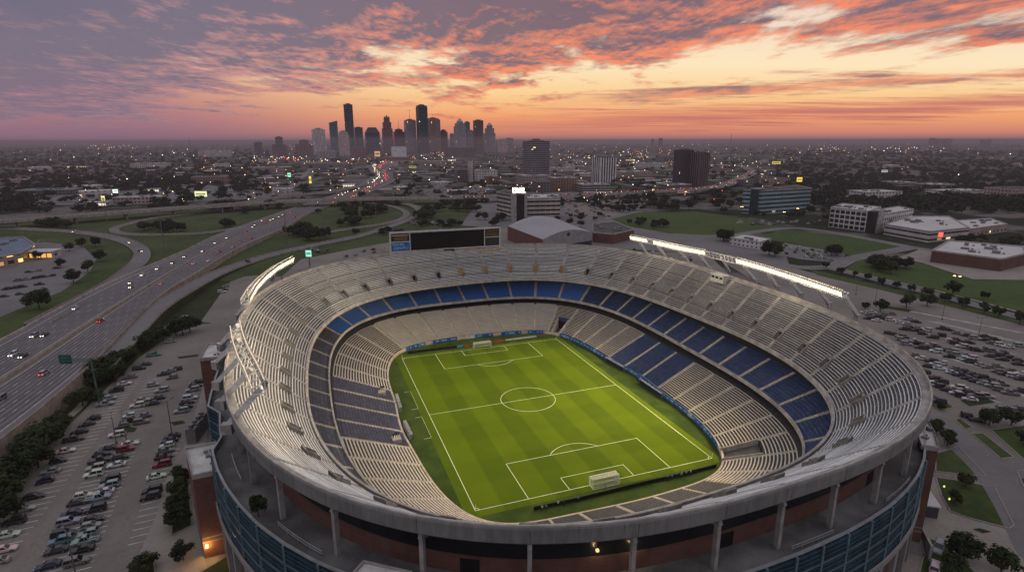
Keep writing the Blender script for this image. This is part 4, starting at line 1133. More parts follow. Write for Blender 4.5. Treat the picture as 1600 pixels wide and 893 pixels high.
for f in (0.14, 0.22, 0.30, 0.375, 0.625, 0.70, 0.775, 0.85): fline(f, 14.0, 0.16)
tag(mb.build('lane_markings', paint_m), kind='structure')
E1 = ((0.86,0,0.2),(-0.86,0,0.2),(0.0,10.0,0.2))
road('ramp_road', [(-160,362,0.6),(0,357,0.6),(60,359,0.6),(118,362.5,0.6),(169,369.5,0.6),(203,379.5,0.6),(221,392,0.6),(219,406,0.6),(203,422,0.8),(172,444,2.0),(120,473,4.6),(60,505,5.4)], 11, lines=E1, barrier=0.8)
road('ramp_road', [(400,325,1),(354,328,0.5),(304,333,0.4),(240,341,0.4),(192,352,0.4),(178,359,0.4),(190,364.5,0.4),(215,366.5,0.4),(255,366.5,0.4),(318,364,0.5),(371,356,1.2),(405,349,1.8),(432,338,1.5)], 8, lines=E1[:2], barrier=0.7)
road('frontage_ramp', [(150,578,5.4),(205,520,5.2),(243,483,5.0),(285,456,4.0),(337,428,2.0),(388,409,0.8),(431,396.5,0.6),(494,382.5,0.6),(556,370,0.6),(600,357,0.6),(640,342,0.8),(656,331,1.0),(648,322.5,1.5),(628,317.5,2.5),(600,314.5,4.0),(565,313,6.0)], 10, lines=E1[:2], barrier=0.8)
road('loop_ramp', [(500,365,0.6),(550,357,0.6),(603,349,0.6),(629,341,0.6),(635,333,0.6),(622,325,0.8),(595,319,2.0),(570,316,4)], 7.5, lines=E1[:2], barrier=0.7)
road('overpass', [(-200,352,8),(0,344,8),(135,334.5,8),(270,325,8),(371,318.5,8.5),(440,314,8.5),(540,311,8.5),(600,309.5,8.5),(681,308.5,8),(775,306,8),(870,306,8),(952,302,8),(1021,298.5,8),(1090,295,8),(1131,288.5,7),(1158,278,6),(1176,269,5),(1166,262,4),(1150,257,3)], 24,
     lines=((0.86,0,0.3),(-0.86,0,0.3),(0.04,0,0.3),(-0.04,0,0.3)), barrier=1.0, deck=1.8, pier=45, label='long concrete highway overpass crossing the whole plain beyond the stadium')
road('overpass_branch', [(330,322,8.4),(372,317.5,8.8),(410,311.5,9.0),(450,306,8.5),(500,300.5,7),(545,294,5),(575,286,2)], 10, barrier=1.0, deck=1.5, pier=45, label='narrower overpass branch curving off toward the skyline')
road('boulevard', [(1050,366,0.05),(1132,369,0.05),(1180,362,0.05),(1236,356,0.05),(1289,361,0.05),(1362,374,0.05),(1425,386,0.05),(1500,398,0.05),(1640,420,0.05)], 11, lines=E1)
road('side_street', [(1200,408,0.06),(1248,417,0.06),(1300,416,0.06),(1330,404,0.06),(1380,394,0.06),(1425,386,0.06)], 12, lines=E1)
road('park_lane', [(1290,417,0.07),(1330,426,0.07),(1400,444,0.07),(1480,464,0.07),(1600,497,0.07),(1760,540,0.07)], 9, lines=E1[:2])
road('garden_path', [(1316,420,0.09),(1350,428.5,0.09),(1410,442,0.09),(1480,458,0.09),(1600,489,0.09),(1760,530,0.09)], 2.2, walk_m)
road('access_road', [(1445,650,0.06),(1500,690,0.06),(1550,735,0.06),(1590,790,0.06),(1640,880,0.06)], 10, asph)
road('access_road', [(1545,735,0.07),(1600,730,0.07),(1700,735,0.07)], 9, asph)
road('bank_path', [(175,560,0.08),(200,550,0.08),(230,527,0.08),(262,510,0.08),(290,492,0.08)], 3.0, walk_m)
road('bank_path', [(84,670,0.08),(120,640,0.08),(140,618,0.08)], 2.5, walk_m)
for i, (a, b) in enumerate((((1330,300),(1130,285)), ((560,262),(420,300)), ((700,280),(560,262)), ((330,300),(390,275)), ((390,275),(430,262)), ((300,262),(520,250)))):
    road('city_street', [(a[0],a[1],0.09+i*0.01),((a[0]+b[0])/2,(a[1]+b[1])/2,0.09+i*0.01),(b[0],b[1],0.09+i*0.01)], 14, asph)
# painted stalls in the west and east car parks
STALL_W = (at(246.6,792)-at(215.6,799)).normalized(); STALL_W.z = 0
def stalls(p0, p1, n, d, ln, z=0.03):
    for k in range(n+1):
        p = p0.lerp(p1, k/n); q = d*ln/2; w = Vector((-d.y, d.x, 0))*0.10
        smb.poly((p-q-w+Vector((0,0,z)), p+q-w+Vector((0,0,z)), p+q+w+Vector((0,0,z)), p-q+w+Vector((0,0,z))))
smb = MB()
z2 = lambda x, y: at(x/1.9725, 440+y/1.9725, 0)
for a, b, n in (((-30,880),(440,262),46), ((165,890),(335,500),27), ((235,890),(400,490),28), ((437,800),(535,480),19), ((560,410),(605,310),8), ((415,395),(480,300),9)):
    stalls(z2(*a), z2(*b), n, STALL_W, 5.2)
e2 = lambda x, y: at(1200+x*0.3135, 360+y*0.3135, 0)
STALL_E = (e2(1040,842)-e2(975,832)).normalized(); STALL_E.z = 0
for a, b, n in (((640,455),(800,525),16), ((600,512),(940,615),34), ((900,555),(1200,612),28), ((880,625),(1260,740),38), ((900,700),(1290,830),36), ((780,720),(1120,850),30), ((830,455),(1270,560),36), ((700,400),(1270,510),44)):
    stalls(e2(*a), e2(*b), n, STALL_E, 5.2)
tag(smb.build('parking_markings', mat('stall_paint', (0.62,0.60,0.58), 0.7, 0.25, 0.4)), kind='structure')
tag(sheet('parking_island', [(178,668),(190,664),(214,668),(210,674),(186,676)], bank_m, 0.09, False), kind='structure')
tag(sheet('parking_island', [(266,659),(284,656),(290,660),(272,664)], bank_m, 0.09, False), kind='structure')
for poly in ([(277,557),(310,553),(310,556),(280,560)], [(1520,826),(1530,824),(1550,830),(1535,832)], [(1500,625),(1540,620),(1555,628),(1515,634)], [(1375,480),(1420,487),(1425,484),(1380,476)]):
    sheet('parking_island', poly, bank_m, 0.09, False)
# haze lying over the plain
hz = D.materials.new('haze_air'); hz.use_nodes = True; nt = hz.node_tree; nt.nodes.clear()
SIG = 1/8000.0
ab = nt.nodes.new('ShaderNodeVolumeAbsorption'); ab.inputs[0].default_value = (0,0,0,1); ab.inputs[1].default_value = SIG
em = nt.nodes.new('ShaderNodeEmission'); em.inputs[0].default_value = srgb(104,90,99)+(1,); em.inputs[1].default_value = SIG
ad = nt.nodes.new('ShaderNodeAddShader'); o_ = nt.nodes.new('ShaderNodeOutputMaterial')
nt.links.new(ab.outputs[0], ad.inputs[0]); nt.links.new(em.outputs[0], ad.inputs[1]); nt.links.new(ad.outputs[0], o_.inputs['Volume'])
mb = MB(); mb.box((0,0,-1.0), (90000,90000,99.0), 0, base=True); tag(mb.build('haze', hz), kind='structure')
# ------------------------------------------------------------------ buildings
def facade(name, wall, glass, bay=4.0, floor=4.0, wf=0.55, hf=0.5, lit=0.03, rough=0.5, mode='grid', grough=0.2, litc=(1.0,0.72,0.38), lits=1.6):
    """window pattern by object space: bands, stripes or a grid of panes, a few of them lit"""
    if name in _mats: return _mats[name]
    m, nt, b = mat_raw(name); _mats[name] = m
    tc = nt.nodes.new('ShaderNodeTexCoord')
    x, y, z = sep(nt, tc.outputs['Object']); nx, ny, nz = sep(nt, tc.outputs['Normal'])
    use_x = ny.abs().gt(0.6)
    u = x*use_x + y*(1.0-use_x)
    uu, vv = u/bay + 200.0, z/floor + 0.02
    fu, fv = uu.fract(), vv.fract()
    inu = (fu-0.5).abs().lt(wf/2); inv = (fv-0.5).abs().lt(hf/2)
    win = {'grid': inu*inv, 'bands': inv*(fu-0.5).abs().lt(0.485), 'stripes': inu*(fv-0.5).abs().lt(0.47)}[mode]
    win = win * nz.abs().lt(0.5)
    cell = comb(nt, uu.floor(), vv.floor(), use_x*7.0)
    rnd = white(nt, cell)
    n1 = noise(nt, tc.outputs['Object'], 0.05, 4, 0.6)
    if name.startswith('tower_') or name.startswith('block_'): wall, glass = tuple(min(0.7, c*2.1+0.01) for c in wall), tuple(c*2.0+0.008 for c in glass)
    wc = mix(nt, tuple(c*1.1 for c in wall), tuple(min(1,c*1.6) for c in wall), n1.ss(0.3, 0.7))
    gc = mix(nt, tuple(c*0.5 for c in glass), tuple(c*1.5 for c in glass), rnd)
    put(nt, mix(nt, wc, gc, win), b.inputs['Base Color'])
    put(nt, win*(grough-rough)+rough, b.inputs['Roughness'])
    put(nt, litc, b.inputs['Emission Color'])
    put(nt, win*rnd.gt(1.0-lit)*(white(nt, comb(nt, vv.floor(), uu.floor(), 3.0))*lits+0.15), b.inputs['Emission Strength'])
    return m
roof_l = land_mat('roof_pale', (0.50,0.485,0.49), (0.64,0.62,0.625), (0.34,0.33,0.33), 0.06, 0.8, 0.5)
roof_d = land_mat('roof_dark', (0.075,0.070,0.075), (0.11,0.10,0.105), (0.05,0.048,0.05), 0.06, 0.85, 0.5)
roof_b = land_mat('roof_brown', (0.11,0.085,0.075), (0.15,0.115,0.10), (0.08,0.06,0.055), 0.06, 0.85, 0.5)
BLD = []
def tower_b(name, label, x0, x1, ytop, t, fac, tiers=((1,1,1),), slant=0.0, depth=None, rz=0.35, mast=0, roof=None, cat='skyscraper', crown=None, group=None, base_v=None):
    """a high-rise seen between photo columns x0..x1 with its top at ytop, at camera depth t; tiers = (height share, width, depth) from the ground up"""
    a, b = ray(x0, ytop, t), ray(x1, ytop, t); h = a.z; w = (b-a).length
    c = (a+b)/2; dp = depth or w*0.85
    w_eff = w/(abs(math.cos(rz))+abs(math.sin(rz))*dp/w); dp = dp*w_eff/w
    c = c + Vector((syw, cyw, 0))*dp*0.5
    root = thing(name, label, cat, (c.x, c.y, 0), -YAW+rz, group)
    z = 0.0
    for i, (hs, ws, ds) in enumerate(tiers):
        z1 = h*hs; mb = MB(); last = i == len(tiers)-1
        ww, dd = w_eff*ws/2, dp*ds/2; P = [(-ww,-dd),(ww,-dd),(ww,dd),(-ww,dd)]
        if last and slant:
            zl, zr = (z1-slant*h, z1) if slant > 0 else (z1, z1+slant*h)
            v = [(-ww,-dd,z),(ww,-dd,z),(ww,dd,z),(-ww,dd,z),(-ww,-dd,zl),(ww,-dd,zr),(ww,dd,zr),(-ww,dd,zl)]
            for f in ((0,1,5,4),(1,2,6,5),(2,3,7,6),(3,0,4,7)): mb.poly([v[k] for k in f], 0)
            mb.poly([v[k] for k in (4,5,6,7)], 1)
        else: mb.prism(P, z, z1, 0, 1)
        mb.build('tower_block', [fac, roof or roof_d], root); z = z1
    if crown == 'pyramid':
        mb = MB(); ww, dd = w_eff*tiers[-1][1]/2, dp*tiers[-1][2]/2; hh = h*0.10
        P = [(-ww,-dd,z),(ww,-dd,z),(ww,dd,z),(-ww,dd,z)]
        Q = [(x*0.25,y*0.25,z+hh) for x, y, _ in P]
        for k in range(4): mb.poly((P[k],P[(k+1)%4],Q[(k+1)%4],Q[k]))
        mb.poly(Q); mb.build('crown', fac, root)
    elif crown == 'mansard':
        mb = MB(); ww, dd = w_eff*tiers[-1][1]/2, dp*tiers[-1][2]/2; hh = h*0.22
        P = [(-ww,-dd,z),(ww,-dd,z),(ww,dd,z),(-ww,dd,z)]; Q = [(x*0.55,y*0.55,z+hh) for x, y, _ in P]
        for k in range(4): mb.poly((P[k],P[(k+1)%4],Q[(k+1)%4],Q[k]))
        mb.poly(Q); mb.build('crown', fac, root)
    elif crown == 'gables':
        mb = MB(); ww, dd = w_eff*tiers[-1][1]/2, dp*tiers[-1][2]/2; hh = h*0.07
        for k in range(3):
            x0_, x1_ = -ww+ww*2*k/3, -ww+ww*2*(k+1)/3; xm = (x0_+x1_)/2; hk = hh*(0.6+0.6*(k == 1))
            mb.poly(((x0_,-dd,z),(x1_,-dd,z),(xm,-dd,z+hk))); mb.poly(((x1_,dd,z),(x0_,dd,z),(xm,dd,z+hk)))
            mb.poly(((x0_,dd,z),(x0_,-dd,z),(xm,-dd,z+hk),(xm,dd,z+hk))); mb.poly(((x1_,-dd,z),(x1_,dd,z),(xm,dd,z+hk),(xm,-dd,z+hk)))
        mb.build('crown', fac, root)
    else:
        mb = MB(); mb.box((0,0,z), (w_eff*tiers[-1][1]*0.5, dp*tiers[-1][2]*0.5, h*0.018+1.5)) if not slant else mb.box((0,0,z-slant*h*0.9), (2,2,2))
        mb.build('plant_room', steel_g, root)
    if mast:
        mb = MB(); mb.tube((0,0,z),(0,0,z+mast),1.6,0.7,6); mb.build('mast', steel_g, root)
    BLD.append((c.x, c.y, max(w, dp)*0.6+8)); return root
# ---- downtown skyline
Fc = facade
f_dark = Fc('tower_dark_glass', (0.045,0.042,0.052), (0.020,0.022,0.030), 9, 12, 0.6, 0.6, 0.004)
f_teal = Fc('tower_teal_glass', (0.050,0.075,0.085), (0.030,0.055,0.068), 8, 12, 0.75, 0.7, 0.004)
f_green = Fc('tower_green_glass', (0.024,0.042,0.045), (0.012,0.026,0.030), 8, 12, 0.75, 0.7, 0.004)
f_grey = Fc('tower_grey_stone', (0.15,0.14,0.15), (0.06,0.058,0.066), 7, 12, 0.5, 0.55, 0.004, mode='stripes')
f_pale = Fc('tower_pale_stripes', (0.26,0.245,0.245), (0.045,0.045,0.052), 8, 10, 0.42, 0.5, 0.004, mode='stripes')
f_tan = Fc('tower_tan_stone', (0.21,0.165,0.15), (0.085,0.070,0.070), 7, 10, 0.5, 0.5, 0.006)
f_red = Fc('tower_red_granite', (0.085,0.045,0.048), (0.045,0.028,0.034), 8, 12, 0.5, 0.6, 0.004)
f_pink = Fc('tower_pink_granite', (0.15,0.095,0.095), (0.055,0.042,0.050), 8, 12, 0.5, 0.6, 0.004, mode='stripes')
f_navy = Fc('tower_navy_glass', (0.024,0.028,0.050), (0.010,0.014,0.028), 8, 12, 0.8, 0.75, 0.003)
f_brown = Fc('tower_brown', (0.055,0.038,0.042), (0.022,0.018,0.022), 8, 10, 0.5, 0.5, 0.006)
T0 = 4000
tower_b('skyscraper', 'tallest slim dark slab, the first very tall tower from the west in the skyline', 534,550,163, T0, f_dark, rz=0.25)
tower_b('skyscraper', 'very tall dark green glass tower in the middle of the skyline', 648,667,164.5, T0-100, f_green, ((0.97,1,1),(1,0.9,0.9)), rz=0.5)
tower_b('skyscraper', 'teal glass tower with a sloping top just west of the tallest dark slab', 511,526,188.5, T0-150, f_teal, slant=0.06, rz=0.4)
tower_b('office_tower', 'pale tower with dark vertical stripes at the western edge of the skyline', 483,506,201, T0-500, f_pale, ((0.97,1,1),(1,0.7,0.7)), rz=0.5)
tower_b('office_tower', 'short tan tower with a rounded stepped top below the tallest dark slab', 524.5,544,205, T0-700, f_tan, ((0.86,1,1),(0.95,0.86,0.9),(1,0.7,0.7)), rz=0.3)
tower_b('office_tower', 'bluish glass block just east of the tallest dark slab', 551,566,199, T0+150, f_teal, rz=0.3)
tower_b('skyscraper', 'wide dark navy glass tower with sloping shoulders', 566,592,202, T0-200, f_navy, ((0.86,1,1),), crown='mansard', rz=0.35)
tower_b('skyscraper', 'red granite tower with steep gabled setbacks', 593,612,184, T0-100, f_red, ((0.7,1,1),(0.88,0.8,0.9),(1,0.55,0.7)), crown='gables', rz=0.3)
tower_b('office_tower', 'dark mid-height block between the red gabled tower and the grey slab', 612,631,202, T0+100, f_brown, ((0.9,1,1),(1,0.7,0.7)), mast=60, rz=0.35)
tower_b('skyscraper', 'plain light grey slab with a mast, west of the dark green tower', 629,649,187, T0, f_grey, ((0.98,1,1),(1,0.85,0.8)), mast=70, rz=0.4)
tower_b('skyscraper', 'pinkish brown tower close east of the dark green tower', 664,687,184.5, T0+100, f_pink, ((0.96,1,1),(1,0.8,0.8)), mast=25, rz=0.55)
tower_b('office_tower', 'brown tower half hidden behind the pinkish one', 685,699,203, T0+200, f_brown, ((0.92,1,1),(1,0.6,0.7)), rz=0.3)
tower_b('office_tower', 'narrow grey tower alone in the gap east of the brown towers', 702,709,209, T0+300, f_grey, rz=0.2)
tower_b('skyscraper', 'stepped grey tower with a rounded stacked top', 707.5,728,190, T0-200, f_grey, ((0.86,1,1),(0.95,0.8,0.85),(1,0.5,0.6)), crown='pyramid', rz=0.4)
tower_b('office_tower', 'slim teal tower behind the stepped grey one', 725,734,190.5, T0+300, f_teal, rz=0.3)
tower_b('office_tower', 'low grey tower filling the gap west of the dark brown slab', 730,740,204, T0+100, f_grey, rz=0.3)
tower_b('skyscraper', 'plain dark brown slab near the eastern end of the skyline', 738.5,755,188, T0-100, f_brown, rz=0.35)
tower_b('skyscraper', 'stone tower stepping up to a pointed crown at the eastern end of the skyline', 755,774,196, T0+50, f_grey, ((0.72,1,1),(0.9,0.8,0.8),(1,0.5,0.5)), crown='pyramid', rz=0.3)
tower_b('office_block', 'broad low tan block east of the skyline', 775,793,218, T0+100, f_tan, rz=0.2, cat='office block')
tower_b('office_block', 'grey block standing last in the row east of the skyline', 789,802,216, T0+250, f_grey, rz=0.3, cat='office block')
tower_b('office_block', 'stepped dark block well west of the skyline', 419,445,214, T0-900, f_brown, ((0.62,1,1),(1,0.5,0.6)), rz=0.3, cat='office block')
tower_b('office_block', 'small dark cube of a building, westernmost of the downtown blocks', 394,408,222.5, T0-900, f_dark, rz=0.3, cat='office block')
tower_b('office_block', 'brown stepped block west of the striped pale tower', 456,486,219, T0-800, f_red, ((0.75,1,1),(1,0.5,0.7)), rz=0.25, cat='office block')
tower_b('office_block', 'white low block with few windows in front of the skyline', 608,634,229, T0-1300, Fc('block_white', (0.36,0.33,0.33), (0.16,0.15,0.15), 9, 6, 0.6, 0.3, 0.01, mode='bands'), rz=0.3, cat='office block', roof=roof_l)
tower_b('office_block', 'dark red low block below the navy tower', 546,571,231, T0-1200, f_red, rz=0.3, cat='office block')
tower_b('office_block', 'dark low block below the brown slab', 690,742,231, T0-1000, f_brown, rz=0.15, cat='office block')
tower_b('office_block', 'low grey block at the foot of the striped pale tower', 488,522,236, T0-1200, f_grey, rz=0.25, cat='office block', roof=roof_l)
for i, (a, b, y, lab) in enumerate(((1455,1464,216,'first of three distant towers on the eastern horizon'),(1465.5,1476,217,'middle one of three distant towers on the eastern horizon'),(1478,1490,217,'third and easternmost of three distant towers on the eastern horizon'),(1538,1552,218,'low distant building on the horizon east of the three towers'),
      (1018,1022,217,'tiny distant block on the horizon right of the dark brown tower'),(1030,1036,216,'second tiny distant block on the horizon, slightly taller'))):
    tower_b('distant_tower', lab, a, b, y, 8000, f_dark, rz=0.3, cat='tower')
for u, y, t, lab in ((295,214,6000,'thin lattice mast on the western horizon'), (1143,209,6500,'thin mast on the eastern horizon')):
    p = ray(u, y, t); r_ = thing('radio_mast', lab, 'mast', (p.x, p.y, 0)); mb = MB(); mb.tube((0,0,0),(0,0,p.z),5,1.5,6); mb.box((0,0,p.z*0.55),(16,16,6)); mb.build('mast', steel_g, r_)

# ---- mid-distance landmarks
def block(name, label, corners, h, fac, roof=None, cat='office building', parapet=0.8, group=None):
    """a building over a surveyed footprint (photo points on the ground), walls of height h"""
    P = [at(u, v, 0) for u, v in corners]; c = sum(P, Vector())/len(P)
    e = P[1]-P[0]; rz = math.atan2(e.y, e.x); ca, sa = math.cos(-rz), math.sin(-rz)
    Q = [((p.x-c.x)*ca-(p.y-c.y)*sa, (p.x-c.x)*sa+(p.y-c.y)*ca) for p in P]
    root = thing(name, label, cat, c, rz, group)
    mb = MB(); mb.prism(Q, 0, h, 0, 1); mb.build('wall', [fac, roof or roof_l], root)
    n = len(Q); area = sum(Q[k][0]*Q[(k+1)%n][1]-Q[(k+1)%n][0]*Q[k][1] for k in range(n))
    if area < 0: Q = Q[::-1]
    if parapet:
        mb = MB(); O = [(x*1.006, y*1.006) for x, y in Q]; I_ = [(x*0.975, y*0.975) for x, y in Q]
        mb.strip([[Vector((x,y,h-0.25)) for x, y in O],[Vector((x,y,h+parapet)) for x, y in O],[Vector((x,y,h+parapet)) for x, y in I_],[Vector((x,y,h+0.02)) for x, y in I_]], closed=True)
        mb.build('parapet', conc, root)
    rr = random.Random(len(label)); xs = [x for x, y in Q]; ys = [y for x, y in Q]
    for i in range(max(1, min(7, int(abs(area)/600)))):
        mb = MB(); x = rr.uniform(min(xs)*0.6, max(xs)*0.6); y = rr.uniform(min(ys)*0.6, max(ys)*0.6)
        mb.box((x,y,h+0.02), (rr.uniform(2,5), rr.uniform(2,4), rr.uniform(1.2,2.4)), 0)
        mb.box((x+4,y+1,h+0.02), (1.2,1.2,1.0), 0.3); mb.build('roof_unit', steel_g, root)
    BLD.append((c.x, c.y, max(max(xs)-min(xs), max(ys)-min(ys))*0.55+4))
    return root, h, Q
def fp(x0, x1, vb, deep, rz=0.2):
    """rectangular footprint whose near edge spans photo columns x0..x1 at row vb"""
    a, b = at(x0, vb, 0), at(x1, vb, 0); w = (b-a).length; c = (a+b)/2
    d = Vector((math.cos(-YAW+rz), math.sin(-YAW+rz), 0)); n = Vector((-d.y, d.x, 0))
    w = w/(math.cos(rz)+abs(math.sin(rz))*deep/max(w,1)*0.9) if rz else w
    c = c + n*deep/2*math.cos(rz)
    P = [c-d*w/2-n*deep/2, c+d*w/2-n*deep/2, c+d*w/2+n*deep/2, c-d*w/2+n*deep/2]
    return [px(p)[:2] for p in P]
# dark louvred tower with podium
tb = tower_b('office_tower', 'dark horizontally banded office tower on a pale podium, right of the skyline', 817,859.5,219, 1180, Fc('tower_dark_bands', (0.085,0.075,0.085), (0.016,0.015,0.020), 6, 3.8, 0.9, 0.55, 0.01, mode='bands'), ((0.975,1,1),(1,0.55,0.6)), rz=0.5, cat='office tower')
block('podium', 'pale three-storey podium at the foot of the dark banded tower', fp(814,866,287,55,0.3), 16, Fc('podium_fac', (0.24,0.20,0.20), (0.05,0.045,0.05), 5, 5, 0.5, 0.5, 0.03), roof_l)
tower_b('office_tower', 'mid-rise tower with bold pale and dark vertical stripes', 927,965,246, 1150, Fc('tower_bold_stripes', (0.33,0.31,0.31), (0.018,0.018,0.024), 6.2, 4, 0.62, 0.5, 0.004, mode='stripes'), ((1,1,1),), rz=0.5, cat='office tower', depth=36)
tower_b('office_tower', 'taller dark brown half of the twin brown towers by the highway', 1058,1086,234, 1050, Fc('twin_dark', (0.050,0.034,0.040), (0.016,0.013,0.016), 3, 4, 0.5, 0.5, 0.006, mode='stripes'), rz=0.3, cat='office tower')
tower_b('office_tower', 'brown tower with pale vertical ribs, the eastern half of the twin brown towers', 1084,1112,238, 1040, Fc('twin_ribs', (0.15,0.105,0.105), (0.022,0.018,0.022), 5, 4, 0.68, 0.5, 0.006, mode='stripes'), rz=0.5, cat='office tower')
block('office_building', 'long brown low-rise building at the foot of the twin brown towers', fp(1040,1085,297,35,0.25), 9, Fc('lowbrown', (0.16,0.12,0.11), (0.04,0.035,0.04), 5, 4.5, 0.6, 0.4, 0.04, mode='bands'), roof_l)
# banded office with the glowing rooftop letters
fO = Fc('office_bands', (0.31,0.28,0.255), (0.012,0.012,0.014), 6, 4.6, 0.9, 0.42, 0.004, mode='bands')
o1, h1, q1 = block('office_building', 'tan banded office block carrying glowing white letters on its roof, western wing', [(776,336),(812,345),(822,337),(790,330)], 26, fO, roof_d)
o2, h2, q2 = block('office_building', 'tan banded office block, eastern wing with a pale sloping roof', [(812,345.5),(875,344),(872,336),(822,337)], 24, fO, roof_l)
p = at(811,346,0); tw = thing('stair_shaft', 'dark tall stair shaft between the two banded office wings', 'stair tower', (p.x,p.y,0), -YAW+0.4)
mb = MB(); mb.box((-6.2,0,0),(3.0,8,30)); mb.box((6.2,0,0),(3.0,8,30)); mb.build('wall', conc, tw); mb = MB(); mb.box((0,0.6,0),(9.0,7,29)); mb.build('glazing', dark, tw)
sg_ = ray(813.5,296,depth_at(346)); rs = thing('roof_sign', 'glowing white rooftop letters above the tan banded office', 'sign', (p.x,p.y,30), -YAW)
mb = MB(); mb.box((0,0.6,0),(14,0.5,1.2)); mb.build('frame', steel_g, rs)
glyph = [  # unreadable glowing letters: bars and rings
 ((-6.4,0,1.0),(-6.4,0,5.6)),((-6.4,0,5.4),(-4.4,0,5.4)),((-6.4,0,3.3),(-4.8,0,3.3)),((-3.4,0,1.0),(-3.4,0,5.6)),((-3.4,0,5.2),(-1.2,0,5.2)),((-1.4,0,1.0),(-1.4,0,5.2)),((-3.4,0,3.2),(-1.4,0,3.2)),
 ((0.0,0,1.0),(1.0,0,5.6)),((1.0,0,5.6),(2.1,0,1.0)),((3.3,0,1.0),(3.3,0,5.6)),((3.3,0,5.4),(5.0,0,5.4)),((5.0,0,5.4),(5.0,0,3.4)),((3.3,0,3.4),(5.0,0,3.4)),((4.0,0,3.4),(5.8,0,1.0)),((-6.6,0,1.0),(6.6,0,1.0))]
mb = MB()
for a, b in glyph: mb.bar(a, b, 0.9, 0.5)
mb.build('letters', glow('sign_glow', (1.0,0.90,0.72), 6.0), rs)
# teal glass office
block('office_building', 'teal glass office building with pale bands, beyond the park field', [(1158,333),(1186,335),(1264,329),(1240,322)], 27, Fc('teal_bands', (0.20,0.27,0.28), (0.020,0.055,0.070), 5, 4.8, 0.9, 0.52, 0.02, mode='bands', litc=(0.8,0.9,0.7)), roof_d)
p = at(1180,334,0); tw = thing('glass_shaft', 'tall dark teal glass shaft at the corner of the teal office building', 'stair tower', (p.x,p.y,0), -YAW+0.35); mb = MB(); mb.box((0,0,0),(13,9,29)); mb.build('glazing', Fc('teal_shaft', (0.03,0.06,0.07), (0.015,0.035,0.045), 3, 3, 0.9, 0.9, 0.0), tw); mb = MB(); mb.box((0,0,29),(14,10,0.8)); mb.build('cap', conc, tw)
# white and glass office
block('office_building', 'white framed four-storey office with large dark windows, west of the low white building', [(1294,354),(1353,362),(1372,353),(1312,346)], 19, Fc('white_grid', (0.42,0.40,0.39), (0.020,0.028,0.032), 5.2, 4.6, 0.80, 0.72, 0.012), roof_l)
block('office_building', 'white wing with smaller windows attached behind the white framed office', [(1366,364),(1424,352),(1400,346),(1350,356)], 16, Fc('white_wing', (0.42,0.40,0.39), (0.030,0.034,0.038), 4.5, 4.6, 0.6, 0.5, 0.02), roof_l)
p = at(1368,363,0); tw = thing('stair_shaft', 'blank white stair shaft at the corner of the white framed office', 'stair tower', (p.x,p.y,0), -YAW+0.5); mb = MB(); mb.box((0,0,0),(9,6,21)); mb.build('wall', conc, tw); mb = MB(); mb.box((-7.4,1,0),(5.5,6,20)); mb.build('glazing', dark, tw)
block('clinic_building', 'wide low white building with a flat pale roof crowded with vents and a red sign', [(1380,366),(1450,379),(1512,372),(1480,352),(1420,352)], 9, Fc('clinic_fac', (0.36,0.33,0.32), (0.025,0.025,0.028), 6, 4.5, 0.7, 0.36, 0.05, mode='bands'), roof_l, cat='low building')
block('clinic_building', 'smaller low tan annex at the east end of the wide white building', [(1510,371),(1572,362),(1545,352),(1490,356)], 7, Fc('annex_fac', (0.26,0.21,0.18), (0.03,0.03,0.03), 7, 5, 0.3, 0.4, 0.04), roof_l, cat='low building')
rsg = glow('red_sign_glow', (1.0,0.10,0.06), 2.2); p = at(1466.5,377,0); s_ = thing('wall_sign', 'glowing red square sign on the wide low white building', 'sign', (p.x-0.4,p.y-0.8,4.2), -YAW+0.2)
mb = MB(); mb.box((0,-0.3,0),(4.4,0.3,3.6), base=True); mb.build('panel', rsg, s_); mb = MB(); mb.box((0,0,0.2),(5,0.28,3.2), base=True); mb.build('backing', dark, s_)
block('brick_warehouse', 'long single-storey red brick building with a flat grey roof on the east side', [(1453,409),(1562,424),(1600,414),(1595,402),(1480,392)], 8, brick_mat('brick_dull', (0.15,0.062,0.048), (0.12,0.05,0.04), (0.13,0.1,0.09)), roof_l, cat='warehouse')
block('pavilion', 'small white low building by the trees behind the eastern gantry', [(1140,382),(1186,390),(1204,384),(1160,376)], 5.5, Fc('pavilion_fac', (0.42,0.40,0.40), (0.04,0.04,0.045), 4, 3, 0.4, 0.4, 0.02), roof_l, cat='low building')
# arena with the broad curved roof just behind the stadium
ar = [at(u, v, 0) for u, v in ((792,366),(850,382),(925,378),(888,352),(815,348))]
ac = sum(ar, Vector())/5; arn = thing('arena', 'brick arena with a broad pale vaulted roof directly behind the stadium', 'arena', ac, 0)
Z0 = 12.0
e0, e1 = at(793,353,Z0), at(847,374,Z0); f0_, f1_ = at(845,340,Z0+5), at(925,366,Z0)
rl0 = at(793,353,Z0); rl1 = at(848,374,Z0); rr0 = at(866,340,Z0); rr1 = at(925,363,Z0)
rows = []
for i in range(11):
    t = i/10; a = rl0.lerp(rr0, t); b = rl1.lerp(rr1, t); hgt = 4.6*math.sin(PI*min(1, t*1.0))
    rows.append([a.lerp(b, s)-ac+Vector((0,0,hgt+Z0-Z0)) for s in (0,0.25,0.5,0.75,1)])
mb = MB(); mb.strip(rows); o = mb.build('roof', land_mat('arena_roof', (0.30,0.30,0.33), (0.36,0.355,0.385), (0.25,0.25,0.27), 0.03, 0.6, 0.3), arn)
mb = MB()
